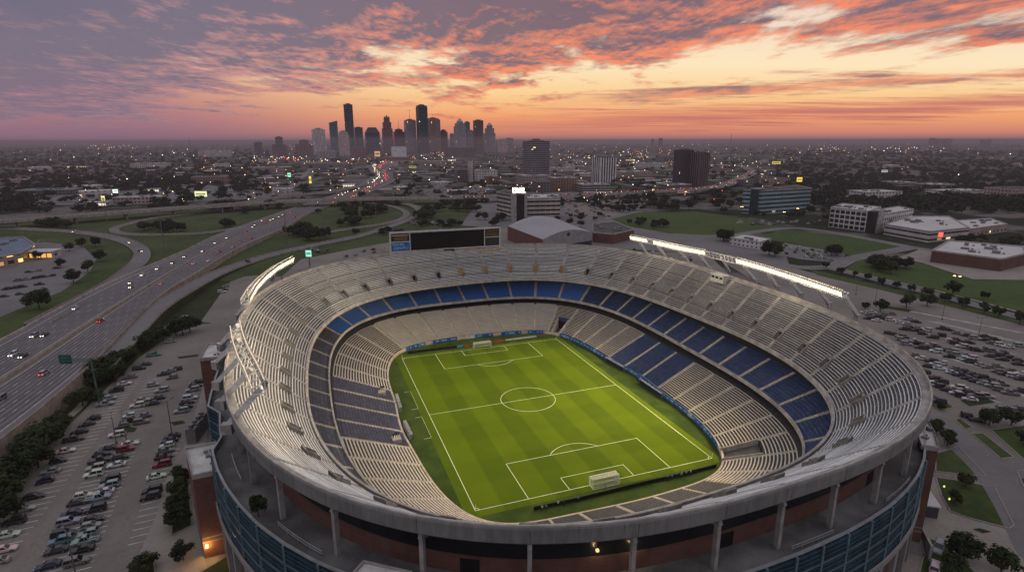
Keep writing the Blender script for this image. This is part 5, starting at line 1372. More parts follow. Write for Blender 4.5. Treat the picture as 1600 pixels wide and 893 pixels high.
for k in (0, 4):
    for i in range(10):
        a, b = rows[i][k]-Vector((0,0,0.05)), rows[i+1][k]-Vector((0,0,0.05)); mb.poly((a, b, Vector((b.x,b.y,5.5 if k else 0)), Vector((a.x,a.y,5.5 if k else 0))))
        if k: mb.poly((Vector((a.x,a.y,5.5)), Vector((b.x,b.y,5.5)), Vector((b.x,b.y,0)), Vector((a.x,a.y,0))), 1)
mb.build('gable_wall', [mat('arena_panel', (0.27,0.26,0.27), 0.7, 0.12, 0.3), mat('arena_base', (0.02,0.022,0.035), 0.4, 0.1)], arn)
mb = MB()
for i in range(4):
    a, b = rows[0][i], rows[0][i+1]; mb.poly((a-Vector((0,0,0.05)), b-Vector((0,0,0.05)), Vector((b.x,b.y,0)), Vector((a.x,a.y,0))))
    a, b = rows[10][i], rows[10][i+1]; mb.poly((a-Vector((0,0,0.05)), b-Vector((0,0,0.05)), Vector((b.x,b.y,0)), Vector((a.x,a.y,0))))
mb.build('wall', brick, arn)
mb = MB(); mid_ = rows[5][4]; d_ = (rows[6][4]-rows[5][4]); d_.z = 0; d_.normalize(); nn_ = Vector((d_.y,-d_.x,0)); nn_ = nn_ if nn_.dot(Vector((CX,CY,0))-ac) > 0 else -nn_
mb.tube(mid_-Vector((0,0,3.2))+nn_*0.1, mid_-Vector((0,0,3.2))+nn_*0.5, 1.3, n=14); mb.build('round_window', dark, arn)
BLD.append((ac.x, ac.y, 60))
block('arena_annex', 'brick annex with a grey hipped roof, east of the vaulted arena', [(926,378),(958,381),(990,373),(960,360),(926,362)], 8, brick, roof_d, cat='annex')
# shopping strip at the western edge
block('shopping_strip', 'low shopping strip with tan walls and a dull blue roof at the west edge', [(-60,430),(36,411),(58,396),(40,384),(-60,388)], 7, Fc('strip_fac', (0.28,0.19,0.14), (0.03,0.025,0.025), 7, 5, 0.6, 0.5, 0.25, litc=(1.0,0.55,0.2), lits=2.0), mat('roof_blue', (0.10,0.15,0.24), 0.6, 0.2, 0.1), cat='shop')
# ---- named blocks between the landmarks
def mid_block(x0, x1, vb, vt, deep, label, fac, roof=roof_l, cat='building', name='town_building'):
    t = depth_at(vb); h = ray((x0+x1)/2, vt, t).z
    block(name, label, fp(x0, x1, vb, deep, 0.25), max(4, h), fac, roof, cat)
F1 = Fc('mid_white', (0.40,0.38,0.37), (0.10,0.095,0.10), 6, 5, 0.5, 0.4, 0.02); F2 = Fc('mid_tan', (0.28,0.21,0.18), (0.05,0.045,0.045), 5, 4.5, 0.55, 0.45, 0.03)
F3 = Fc('mid_brick', (0.18,0.095,0.08), (0.04,0.035,0.035), 5, 4.5, 0.45, 0.5, 0.03); F4 = Fc('mid_deck', (0.26,0.24,0.23), (0.02,0.02,0.022), 8, 4.0, 0.95, 0.5, 0.01, mode='bands'); F5 = Fc('mid_dark', (0.09,0.08,0.085), (0.03,0.03,0.034), 5, 4.2, 0.6, 0.5, 0.04)
for a in ((734,741,285,252,30,'slim white slab rising above the low grey block left of the dark banded tower',F1),(742,781,286,266,45,'broad pale grey block just right of the slim white slab',F1),(712,733,284,265,40,'dark block just left of the slim white slab',F5,roof_d),
          (862,906,298,278,40,'brick mid-rise block at the foot of the dark banded tower, facing the overpass',F3),(906,958,300,288,45,'long open parking structure beside the overpass',F4),(836,862,301,283,30,'dark glass block between the podium and the banded office',F5,roof_d),
          (905,960,277,271,60,'long low hall with a white roof behind the bold striped tower',F1),(968,1024,276,268,50,'low tan hall right of the bold striped tower',F2),(862,900,268,262,60,'white low hall right behind the dark banded tower',F1),(1000,1048,262,255,60,'pale warehouse between striped and brown towers, farther off',F1),
          (300,352,287,277,45,'dark red roofed hall west of the freeway curve',F3,roof_b),(312,358,245,234,70,'pale office slab far off in the western plain',F1),(205,258,262,256,60,'long pale shed in the western plain',F1),(575,640,251,246,50,'brown low block under the skyline left of the freeway end',F3,roof_b),(640,700,258,252,50,'tan low block under the skyline',F2),
          (1344,1419,309,299,40,'low white roofed building in the woods above the white office',F1),(1468,1552,306,297,36,'wide white low building in the eastern woods',F1),(1450,1498,296,287,36,'pale flat block with dark windows in the eastern woods',F4),(1398,1437,293,284,40,'grey low block farther back in the eastern woods',F4),(1566,1640,310,294,40,'brown low building at the east edge of the woods',F2,roof_d),
          (480,540,262,255,45,'grey warehouse below the striped pale tower',F4),(395,455,268,262,45,'tan warehouse west of the freeway curve',F2),(30,110,305,298,40,'teal roofed long shed at the western edge',F5,mat('roof_teal',(0.06,0.16,0.18),0.6,0.2,0.1)),(180,250,318,309,26,'low shop row facing the western overpass',F2)):
    mid_block(*a)
# ---- individually placed low buildings across the town
ROAD_LUT = {}
for u, v, w in ROADPX: ROAD_LUT.setdefault((int(u//24), int(v//8)), []).append((u, v, w))
def inpoly(u, v, P):
    c = False; j = len(P)-1
    for i in range(len(P)):
        if (P[i][1] > v) != (P[j][1] > v) and u < (P[j][0]-P[i][0])*(v-P[i][1])/(P[j][1]-P[i][1])+P[i][0]: c = not c
        j = i
    return c
ROADW = []
def free(p, r):
    u, v, t = px(p)
    for q in LANDS:
        if inpoly(u, v, q): return False
    for x, y, rr in BLD:
        if (p.x-x)**2+(p.y-y)**2 < (rr+r)**2: return False
    for x, y, w in ROADW:
        if abs(p.x-x) < 60 and abs(p.y-y) < 60 and (p.x-x)**2+(p.y-y)**2 < (w/2+r+2)**2: return False
    return True
for ob in list(COL.objects):
    pass
for u, v, w in ROADPX:
    q = at(u, max(v, 224), 0); ROADW.append((q.x, q.y, w))
# street grid and pale yards between the blocks
def in_town(p):
    u, v, t = px(p); return 60 < u < 1180 and 226 < v < (298 if u < 640 else 292) and t > 0
mb = MB(); ga = -YAW+0.28; gd, gn = Vector((math.cos(ga), math.sin(ga), 0)), Vector((-math.sin(ga), math.cos(ga), 0)); gc = at(600, 270, 0)
for axis, (d, n) in enumerate(((gd, gn), (gn, gd))):
    for k in range(-14, 26):
        off_ = k*(170 if axis == 0 else 210)+((k*37) % 23)
        for q in range(-60, 80):
            a = gc+n*off_+d*q*60; b = a+d*60
            if not (in_town(a) and in_town(b)): continue
            uu, vv, _ = px(a)
            if any(inpoly(uu, vv, L_) for L_ in LANDS): continue
            mb.poly((a-n*6.5+Vector((0,0,0.12+axis*0.03)), b-n*6.5+Vector((0,0,0.12+axis*0.03)), b+n*6.5+Vector((0,0,0.12+axis*0.03)), a+n*6.5+Vector((0,0,0.12+axis*0.03))))
tag(mb.build('city_street', asph), kind='structure')
yard_m = land_mat('yard_concrete', (0.25,0.23,0.22), (0.34,0.315,0.30), (0.16,0.15,0.145), 0.03, 0.85, 0.5)
ry = random.Random(64); mb = MB(); ny = 0
while ny < 120:
    p = at(ry.uniform(60, 1200), 227+70*ry.random()**1.3, 0)
    if not in_town(p): ny += 0.05; continue
    w, d_ = ry.uniform(25, 75), ry.uniform(20, 50)
    if not free(p, 26): ny += 0.2; continue
    z_ = 0.18+0.004*ny; mb.poly([p+gd*x*w/2+gn*y*d_/2+Vector((0,0,z_)) for x, y in ((-1,-1),(1,-1),(1,1),(-1,1))]); ny += 1
tag(mb.build('city_yard', yard_m), kind='structure')
sheds = [Fc('shed_pale', (0.36,0.335,0.33), (0.05,0.05,0.05), 8, 5, 0.4, 0.35, 0.05), Fc('shed_tan', (0.24,0.19,0.165), (0.05,0.045,0.045), 7, 4.5, 0.5, 0.4, 0.06), Fc('shed_brick', (0.14,0.08,0.065), (0.04,0.035,0.035), 6, 4.2, 0.45, 0.45, 0.06),
         Fc('shed_grey', (0.16,0.155,0.165), (0.03,0.03,0.035), 6, 4, 0.6, 0.45, 0.05, mode='bands'), Fc('shed_dark', (0.07,0.062,0.066), (0.025,0.025,0.028), 5, 4, 0.6, 0.5, 0.06)]
SN = ['pale', 'tan', 'brick', 'grey', 'dark']; roofs = [roof_l, roof_d, roof_b]; RN = ['pale flat roof', 'dark flat roof', 'brown flat roof']
rb = random.Random(21)
def where(u, v):
    side = 'below the skyline' if 440 < u < 790 else 'west of the skyline' if u <= 440 else 'beyond the eastern towers' if u < 1130 else 'in the eastern woods'
    dist = 'near the horizon' if v < 238 else 'past the overpass' if v < 290 else 'near the overpass'
    return side, dist
nb_ = 0; tries = 0
while nb_ < 262 and tries < 9000:
    tries += 1
    u = rb.uniform(-40, 1640); v = 224+86*rb.random()**1.35
    if u > 1225 and v > 240 and rb.random() < 0.80: continue
    if u < 330 and v > 232 and rb.random() < 0.62: continue
    if v > 298 and not (80 < u < 560 or 700 < u < 770 or 880 < u < 1130): continue
    p = at(u, v, 0); sc_ = 1.0 if v > 250 else 1.5
    w, d, h = rb.uniform(16, 52)*sc_, rb.uniform(14, 34)*sc_, rb.choice((4.5,5,6,7,8,9,12,16))*(1.0 if v > 240 else 1.5)
    if not free(p, max(w, d)*0.62): continue
    k, rk = rb.randrange(5), rb.choice((0,0,0,1,2)); sd, ds = where(u, v)
    rz = rb.choice((0.28, 0.28+PI/2, -0.4, 0.05))
    root = thing('low_building', f'{SN[k]} low building with {RN[rk]} {sd}, {ds}', 'low building', p, rz, f'{SN[k]} low buildings with {RN[rk]}s {sd} {ds}')
    mb = MB(); P_ = [(-w/2,-d/2),(w/2,-d/2),(w/2,d/2),(-w/2,d/2)]
    if rb.random() < 0.35: P_ = [(-w/2,-d/2),(w/2,-d/2),(w/2,d/2),(0,d/2),(0,d*0.15),(-w/2,d*0.15)]
    mb.prism(P_, 0, h, 0, 1)
    for _ in range(rb.randint(1, 3)): mb.box((rb.uniform(0,w*0.35), rb.uniform(-d*0.35,d*0.1), h), (rb.uniform(2,4), rb.uniform(2,4), rb.uniform(1,2)), 0, 2)
    mb.build('wall', [sheds[k], roofs[rk], steel_g], root)
    BLD.append((p.x, p.y, max(w, d)*0.55)); nb_ += 1
# ------------------------------------------------------------------ trees and planting
def leaf_mat(name, c1, c2):
    m, nt, b = mat_raw(name); pos = sock(nt, 'ShaderNodeNewGeometry', 'Position')
    oi = nt.nodes.new('ShaderNodeObjectInfo'); rnd = S(nt, oi.outputs['Random'])
    n1 = noise(nt, pos, 0.45, 3, 0.6); n2 = noise(nt, pos, 2.2, 2, 0.6)
    c = mix(nt, c1, c2, (n1*0.6+n2*0.4).ss(0.38, 0.62)); c = mix(nt, c, tuple(q*0.55 for q in c1), rnd.ss(0.4,1.0)*0.5); c = mix(nt, c, (0.045,0.046,0.016), (1.0-rnd).ss(0.62,1.0)*0.7)
    put(nt, c, b.inputs['Base Color']); b.inputs['Roughness'].default_value = 0.85; b.inputs['Specular IOR Level'].default_value = 0.15
    return m
leafA = leaf_mat('leaves_oak', (0.014,0.026,0.009), (0.044,0.064,0.018)); leafB = leaf_mat('leaves_dark', (0.010,0.020,0.008), (0.030,0.047,0.016))
bark = mat('bark', (0.05,0.04,0.03), 0.95, 0.3, 2.0)
def crown_mesh(mb, c, rx, rz, n, size, rr, lumps=9):
    """many leaf-sized quads grouped in clumps through an uneven crown"""
    L = []
    for _ in range(lumps):
        a = rr.uniform(0, 2*PI); e = rr.uniform(-0.5, 1.0); k = rr.uniform(0.35, 0.75)
        L.append((Vector((math.cos(a)*rx*k*math.cos(e), math.sin(a)*rx*k*math.cos(e), math.sin(e)*rz*k)), rr.uniform(0.30, 0.52)))
    for _ in range(n):
        l, lr = rr.choice(L)
        d = Vector((rr.gauss(0,1), rr.gauss(0,1), rr.gauss(0,1))).normalized(); r = rr.random()**0.4
        p = Vector(c)+l+Vector((d.x*rx*lr*r, d.y*rx*lr*r, d.z*rz*lr*1.1*r))
        nrm = (d+Vector((0,0,0.5))+Vector((rr.uniform(-.5,.5),rr.uniform(-.5,.5),rr.uniform(-.3,.3)))).normalized()
        x = nrm.orthogonal().normalized(); y = nrm.cross(x); s = size*rr.uniform(0.6, 1.3); a = rr.uniform(0, PI); x, y = x*math.cos(a)+y*math.sin(a), y*math.cos(a)-x*math.sin(a)
        mb.poly((p-x*s-y*s*0.5, p+x*s-y*s*0.5, p+x*s*0.8+y*s*0.6, p-x*s*0.7+y*s*0.6))
rt = random.Random(5)
def tree_meshes(seed, h, rx, n, size):
    rr = random.Random(seed); cb = MB(); crown_mesh(cb, (0,0,h*0.56), rx, h*0.44, n, size, rr, 12)
    tb_ = MB(); tb_.tube((0,0,0),(0.1,0.05,h*0.35),h*0.030,h*0.020,7)
    for k in range(4):
        a = k*1.6+rr.random(); tb_.tube((0.1,0.05,h*0.33),(math.cos(a)*rx*0.5, math.sin(a)*rx*0.5, h*0.62),h*0.014,h*0.005,5)
    return cb, tb_
TREES = []
for i in range(5):
    root = thing('tree', 'x', 'tree'); cb, tb_ = tree_meshes(i+1, 8.0, 3.7+0.3*(i%3), 1000, 0.42)
    cb.build('crown', leafA if i % 2 else leafB, root); tb_.build('trunk', bark, root); TREES.append(root)
BUSH = []
for i in range(3):
    root = thing('bush', 'x', 'bush'); rr = random.Random(40+i); mb = MB(); crown_mesh(mb, (0,0,1.0), 2.2, 1.3, 420, 0.28, rr, 8); mb.build('crown', leafB, root)
    mb = MB(); mb.tube((0,0,0),(0.2,0.1,0.9),0.10,0.05,5); mb.tube((0.1,0,0),(-0.4,0.2,0.8),0.08,0.04,5); mb.build('stem', bark, root); BUSH.append(root)
used = set(); NT = 0
def plant(u, v, h, label, group=None, kind='tree', wide=1.0, z=0.0):
    global NT
    pool = TREES if kind == 'tree' else BUSH
    i = rt.randrange(len(pool)); src = pool[i]
    if (kind, i) in used: o = copy_tree(src)
    else: o = src; used.add((kind, i))
    p = at(u, v, z); s = h/8.0 if kind == 'tree' else h/2.2
    o.location = p; o.rotation_euler = (0,0,rt.uniform(0, 2*PI)); o.scale = (s*wide, s*wide, s)
    o['label'] = label
    if group: o['group'] = group
    elif 'group' in o: del o['group']
    BLD.append((p.x, p.y, 2.0)); NT += 1; return o
# single trees of the foreground and middle ground (photo position of the foot, height in metres)
G1 = 'dense dark tree on the bank between the freeway wall and the west car park'
for u, v, h in ((286,523,9),(297,519,8),(275,524,7),(177,583,8),(163,592,9),(190,575,8),(200,566,7),(176,596,8),(150,604,7),(62,708,9),(50,722,9),(74,700,8),(38,742,9),(25,760,8),(60,730,8),(88,684,7),(12,780,8),(100,668,6),(130,634,7),(225,548,7),(240,540,8),(255,532,7),(-10,800,9),(0,820,8)):
    plant(u, v, h, G1, 'trees on the west bank', wide=1.15)
rr_ = random.Random(77)
for _ in range(46):
    t = rr_.random(); a = Vector((250-t*280, 505+t*250)); u = a.x+rr_.uniform(-10, 22)+8; v = a.y+rr_.uniform(4, 40)
    if inpoly(u, v, W_LOT): continue
    plant(u, v, rr_.uniform(1.4, 3.2), 'dark bush on the slope below the tan freeway wall', 'bushes below the freeway wall', 'bush', 1.3)
for u, v, h, lab in ((284,752,4.6,'dark tree in the bed beside the brick stair tower, farthest from the camera'),(281,775,4.8,'dark tree in the bed beside the brick stair tower, second in the row'),(279,798,4.6,'dark tree in the bed beside the brick stair tower, third in the row'),(277,822,4.4,'dark tree in the bed beside the brick stair tower, at its near end'),
                  (287,874,4.2,'round dark tree in the paving in front of the brick stair tower'),(228,892,4.0,'low dark shrub in the bed at the bottom edge of the promenade'),(222,900,4,'dark shrub cut off by the bottom edge of the view')):
    plant(u, v, h, lab, wide=1.25)
pt = plant(404,806,4.0,'small dark potted tree standing alone on the stadium deck', z=Z_DECK+0.02)
for u, v, h, lab in ((157,408,9,'round tree at the north corner of the strip mall car park'),(138,426,9,'round tree on the edge of the strip mall car park, south of the first'),(115,442,9,'round tree standing over cars in the strip mall car park'),(62,482,11,'large tree at the near corner of the strip mall car park'),(96,418,7,'small tree between parked cars of the strip mall'),(60,405,7,'tree in front of the shopping strip'),(128,386,8,'tree at the far side of the strip mall car park'),(40,395,6,'low tree against the wall of the shopping strip'),(108,392,7,'tree behind the cars of the strip mall'),(150,386,9,'bushy tree beside the ramp near the strip mall')):
    plant(u, v, h, lab, wide=1.1)
def grove(cx_, cy_, rx, ry, n, h, label, group, seed):
    q = random.Random(seed); k = 0; tr = 0
    while k < n and tr < n*30:
        tr += 1; a = q.uniform(0, 2*PI); r = math.sqrt(q.random()); u, v = cx_+rx*r*math.cos(a), cy_+ry*r*math.sin(a)
        p = at(u, v, 0)
        if any((p.x-x)**2+(p.y-y)**2 < (w/2+3.0)**2 for x, y, w in ROADW): continue
        plant(u, v, h*q.uniform(0.75, 1.2), label, group, wide=1.2); k += 1
grove(481,370,32,8,14,11,'dark tree in the large clump between freeway and frontage ramp','clump beside the freeway',1)
grove(80,357,26,4,8,9,'dark tree in the clump below the overpass at the west edge','clump at the west edge',2)
grove(255,360,34,4,12,9,'dark tree in the clump inside the western loop ramp','clump inside the western loop',3)
grove(358,357,15,3,5,8,'dark tree in the small clump beside the western loop ramp','small clump by the western loop',4)
grove(560,333,42,9,19,10,'dark tree in the broad clump inside the northern loop ramp','clump inside the northern loop',5)
grove(553,353,24,5,8,9,'dark tree in the lower part of the northern loop clump','lower northern loop clump',6)
grove(664,338,14,9,8,12,'dark tall tree east of the northern loop ramp','trees east of the northern loop',7)
grove(690,352,40,5,9,7,'tree in the line behind the scoreboard','trees behind the scoreboard',8)
grove(600,366,46,4,10,6,'small tree along the frontage ramp behind the scoreboard','trees along the frontage ramp',9)
grove(1382,420,34,9,15,8,'dark tree in the big clump on the east lawn','clump on the east lawn',10)
grove(1208,398,9,4,3,10,'dark tree behind the eastern gantry beside the overflow car park','pair behind the eastern gantry',11)
grove(1308,399,11,5,4,8,'dark tree at the east end of the overflow car park','trees at the overflow car park',12)
grove(1132,374,10,4,5,10,'dark tree in the clump by the small white pavilion','clump by the pavilion',13)
grove(1010,352,40,5,14,7,'tree along the lower edge of the park field','trees below the park field',14)
grove(900,345,60,10,8,6,'small tree behind the vaulted arena','trees around the arena',15)
grove(985,325,60,8,22,7,'small tree among the cars beyond the park field','trees in the office car park',16)
grove(1090,322,60,6,16,9,'dark tree on the far side of the park field','trees beyond the park field',17)
grove(1290,338,60,7,14,8,'tree between the teal office and the white office','trees between the offices',18)
grove(1540,385,60,8,12,8,'dark tree behind the red brick warehouse','trees behind the warehouse',19)
grove(1215,338,50,4,8,6,'street tree in front of the teal office','trees before the teal office',20)
grove(840,350,40,5,6,7,'dark tree between the arena and the banded office','trees by the banded office',21)
for i, (u, v, h) in enumerate(((1313,428),(1336,432),(1356,438),(1377,444),(1400,450),(1423,455),(1448,462),(1476,471),(1504,477),(1537,486),(1560,492),(1593,503),(1290,421))if False else ((1313,428,5),(1336,432,4),(1356,438,5),(1377,446,5.5),(1400,450,4.5),(1423,456,5),(1448,464,6),(1476,473,6),(1504,480,6),(1537,489,6),(1560,495,6),(1593,507,7),(1290,419,5))):
    plant(u, v, h, 'small round street tree in the row beside the eastern lane', 'street trees along the eastern lane', wide=1.1)
for u, v, h, lab in ((1375,487,7,'round tree on an island in the east car park, western of the pair'),(1416,481,8,'round tree on an island in the east car park, larger of the pair'),(1448,478,7,'round tree on the car park edge, east of the island pair'),(1352,483,4,'small tree in the east car park close to the stadium rim'),(1487,462,9,'tall dark tree standing alone on the east lawn beside a lit lamp'),(1537,468,5,'low bush-like tree at the lower edge of the east lawn'),
                     (1462,676,4.5,'dark tree beside the dark brick tower, near the east car park'),(1480,696,5,'dark tree on the lawn below the dark brick tower'),(1545,664,6,'dark tree beside the short row of parked cars on the east side'),(1580,664,6,'dark tree at the right-hand edge by the parked cars'),(1508,758,3.8,'bushy tree on the middle lawn of the entrance plaza'),(1492,785,3.4,'low tree beside the plaza lamp'),(1505,876,6.3,'large dark tree at the bottom right of the plaza'),(1488,898,4.6,'large dark tree overlapping the bottom edge'),(1564,894,5.4,'dark tree in the bottom right corner'),(1600,695,5,'dark tree on the lawn at the right edge'),(1470,640,2.5,'low shrub on a planting island of the east car park')):
    plant(u, v, h, lab, wide=1.15)
grove(766,347,24,7,9,8,'dark tree between the scoreboard and the banded office','trees behind the scoreboard to the east',22)
grove(868,352,26,4,4,6,'small tree in front of the vaulted arena gable','trees along the arena',23)
print('trees', sum(1 for o in bpy.data.objects if o.get('category') == 'tree'))
# distant woodland: one mass of crowns
mb = MB(); rr_ = random.Random(123); k = 0; tries = 0
while k < 5600 and tries < 40000:
    tries += 1; u = rr_.uniform(-80, 1680); v = 221.5+112*rr_.random()**1.5
    w_ = 0.20
    if u < 420 and 231 < v: w_ = 1.0
    if u > 1210 and 236 < v < 345: w_ = 1.0
    if v < 231: w_ = 0.6
    if v > 300 and 80 < u < 1240: w_ = 0.2
    if rr_.random() > w_: continue
    p = at(u, v, 0)
    if not free(p, 3.0): continue
    s = rr_.uniform(4.5, 8.5)*(1.0 if v > 245 else 1.6); hh = s*rr_.uniform(0.9, 1.3)
    nq = 34 if v > 262 else 16
    for _ in range(nq):
        d = Vector((rr_.gauss(0,1), rr_.gauss(0,1), abs(rr_.gauss(0,1))*0.8)).normalized(); r = rr_.random()**0.35
        c = p+Vector((d.x*s*r, d.y*s*r, hh*0.45+d.z*hh*0.75*r)); nrm = (d+Vector((rr_.uniform(-.6,.6),rr_.uniform(-.6,.6),rr_.uniform(0,.6)))).normalized()
        x = nrm.orthogonal().normalized(); y = nrm.cross(x); q = s*(0.28 if nq > 20 else 0.42)*rr_.uniform(0.7, 1.3)
        mb.poly((c-x*q-y*q*0.6, c+x*q-y*q*0.6, c+x*q*0.8+y*q*0.6, c-x*q*0.8+y*q*0.6))
    k += 1
tag(mb.build('woodland', leafB), 'dark distant woodland spread over the plain to the horizon', 'woodland', kind='stuff')
# ------------------------------------------------------------------ cars
def paint_mat():
    m, nt, b = mat_raw('car_paint'); oi = nt.nodes.new('ShaderNodeObjectInfo')
    pos = sock(nt, 'ShaderNodeNewGeometry', 'Position'); n1 = noise(nt, pos, 0.8, 3, 0.6)
    col = S(nt, oi.outputs['Color']); put(nt, mix(nt, col, (0.10,0.09,0.08), n1.ss(0.45,0.8)*0.18), b.inputs['Base Color'])
    b.inputs['Roughness'].default_value = 0.32; b.inputs['Coat Weight'].default_value = 0.25; b.inputs['Coat Roughness'].default_value = 0.1
    return m
paint = paint_mat()
cglass = mat('car_glass', (0.012,0.014,0.017), 0.08, 0.0); tyre = mat('tyre', (0.012,0.012,0.012), 0.9, 0.0); rim_m = mat('wheel_rim', (0.30,0.30,0.31), 0.35, 0.0, metal=0.7)
hl_off = mat('headlight_glass', (0.55,0.56,0.58), 0.15, 0.0); tl_off = mat('tail_light_glass', (0.22,0.012,0.012), 0.25, 0.0)
hl_on = glow('headlight_on', (1.0,0.90,0.70), 9.0); tl_on = glow('tail_light_on', (1.0,0.06,0.03), 5.0)
SHAPES = {  # body stations (x, half width, belt height); greenhouse (base x0,x1, roof x0,x1, roof z, belt z)
 'sedan': ([(-2.35,.70,.72),(-2.2,.80,.90),(-1.6,.88,.93),(-0.6,.90,.92),(0.6,.90,.90),(1.5,.87,.84),(2.1,.80,.72),(2.35,.66,.60)], (-1.85,0.95,-1.05,0.15,1.43,.90)),
 'suv': ([(-2.35,.80,.95),(-2.25,.88,1.05),(-1.5,.93,1.06),(-0.5,.95,1.05),(0.7,.95,1.03),(1.5,.92,.98),(2.15,.86,.88),(2.35,.74,.72)], (-2.28,1.05,-2.0,0.30,1.74,1.03)),
 'pickup': ([(-2.75,.86,.98),(-2.7,.92,1.02),(-1.6,.95,1.02),(-0.4,.96,1.04),(0.8,.96,1.04),(1.7,.93,1.0),(2.45,.88,.90),(2.7,.76,.74)], (-0.75,1.25,-0.45,0.55,1.80,1.03)),
 'hatchback': ([(-2.0,.74,.85),(-1.9,.82,.95),(-1.3,.87,.95),(-0.4,.88,.93),(0.6,.88,.91),(1.3,.85,.86),(1.85,.78,.74),(2.05,.64,.62)], (-1.92,1.0,-1.5,0.2,1.50,.92)),
}
def car_pieces(kind):
    st, (b0, b1, r0, r1, rz_, bz) = SHAPES[kind]
    body = MB(); rows = []
    for x, w, zt in st: rows.append([Vector(p) for p in ((x,-w*0.92,.24),(x,-w*1.0,.50),(x,-w*0.97,zt-.10),(x,-w*0.86,zt),(x,0,zt+.03),(x,w*0.86,zt),(x,w*0.97,zt-.10),(x,w*1.0,.50),(x,w*0.92,.24))])
    body.strip(rows); body.poly(rows[0]); body.poly(rows[-1][::-1])
    wb, wr = 0.80 if kind in ('sedan','hatchback') else 0.87, 0.60 if kind in ('sedan','hatchback') else 0.70
    B = [(b0,-wb,bz),(b1,-wb,bz),(b1,wb,bz),(b0,wb,bz)]; T = [(r0,-wr,rz_),(r1,-wr,rz_),(r1,wr,rz_),(r0,wr,rz_)]
    win = MB()
    for k in range(4): win.poly((B[k],B[(k+1)%4],T[(k+1)%4],T[k]))
    T2 = [(x*1.0, y*1.03, z+.01) for x, y, z in T]; C2 = [((r0+r1)/2+(x-(r0+r1)/2)*0.86, y*0.82, z+.06) for x, y, z in T2]
    body.poly(C2)
    for k in range(4): body.poly((T2[k],T2[(k+1)%4],C2[(k+1)%4],C2[k]))
    for k in range(4):  # pillars
        body.bar(Vector(B[k])*1.0, Vector(T[k]), 0.10, 0.10)
    xm = (r0+r1)/2; 
    for s in (-1, 1): body.bar((xm-0.05, s*(wb+0.005), bz), (xm-0.05, s*(wr+0.01), rz_), 0.09, 0.06)
    for s in (-1, 1): body.box((b1-0.35, s*(wb+0.16), bz+0.02), (0.16,0.2,0.14), base=True)
    if kind == 'pickup':
        win.poly(((-2.6,-.74,1.045),(-0.9,-.74,1.045),(-0.9,.74,1.045),(-2.6,.74,1.045)))
    xe, xf = st[0][0], st[-1][0]; wx = xf*0.62, xe*0.60
    wheels = [(wx[0],-1),(wx[0],1),(wx[1],-1),(wx[1],1)]
    wy = max(w for _, w, _ in st)-0.10; wrad = 0.34 if kind in ('sedan','hatchback') else 0.39
    def wheel(mb, x, s, t=0, r=1):
        mb.tube((x,s*(wy-0.12),wrad),(x,s*(wy+0.13),wrad),wrad,n=12,mi=t); mb.tube((x,s*(wy+0.13),wrad),(x,s*(wy+0.145),wrad),wrad*0.62,n=8,mi=r)
    def light(mb, x, s, w, z, mi=0):
        mb.box((x, s*w*0.66, z), (0.16, 0.36, 0.16), 0, mi, base=True)
    hz_, tz_ = st[-1][2]-0.10, st[0][2]-0.22
    return body, win, wheels, wheel, light, (xf-0.05, st[-1][1], hz_), (xe+0.05, st[0][1], tz_)
CAR_FULL, CAR_ONE, CAR_LIT = {}, {}, {}
for kind in SHAPES:
    body, win, wheels, wheel, light, hp, tp = car_pieces(kind)
    for lit, store in ((False, CAR_FULL), (True, CAR_LIT)):
        root = thing('car', 'x', 'car'); root['seed'] = 0; del root['seed']
        body.build('body', paint, root, smooth=False); win.build('windows', cglass, root)
        for x, s in wheels: mb = MB(); wheel(mb, x, s); mb.build('wheel', [tyre, rim_m], root)
        for s in (-1, 1):
            mb = MB(); light(mb, hp[0], s, hp[1], hp[2]); mb.build('headlight', hl_on if lit else hl_off, root)
            mb = MB(); light(mb, tp[0], s, tp[1], tp[2]); mb.build('tail_light', tl_on if lit else tl_off, root)
        store[kind] = root
    one = MB(); one.v = list(body.v); one.f = list(body.f); one.mi = [0]*len(body.f)
    i = len(one.v); one.v += win.v; one.f += [tuple(k+i for k in f) for f in win.f]; one.mi += [1]*len(win.f)
    for x, s in wheels: wheel(one, x, s, 2, 3)
    for s in (-1, 1): light(one, hp[0], s, hp[1], hp[2], 4); light(one, tp[0], s, tp[1], tp[2], 5)
    CAR_ONE[kind] = one.build('car', [paint, cglass, tyre, rim_m, hl_off, tl_off])
PROTO_USED = set()
COLS = {'black':(0.005,0.005,0.006), 'dark grey':(0.022,0.023,0.026), 'silver':(0.30,0.31,0.32), 'white':(0.58,0.58,0.57), 'grey':(0.15,0.155,0.16), 'red':(0.20,0.014,0.012), 'navy':(0.012,0.020,0.055), 'teal':(0.10,0.22,0.22), 'brown':(0.07,0.045,0.03)}
CW = ['black']*7+['dark grey']*5+['silver']*4+['white']*5+['grey']*3+['navy']*2
KW = ['sedan']*5+['suv']*4+['pickup']*1+['hatchback']*2
rc = random.Random(31); NCARS = 0
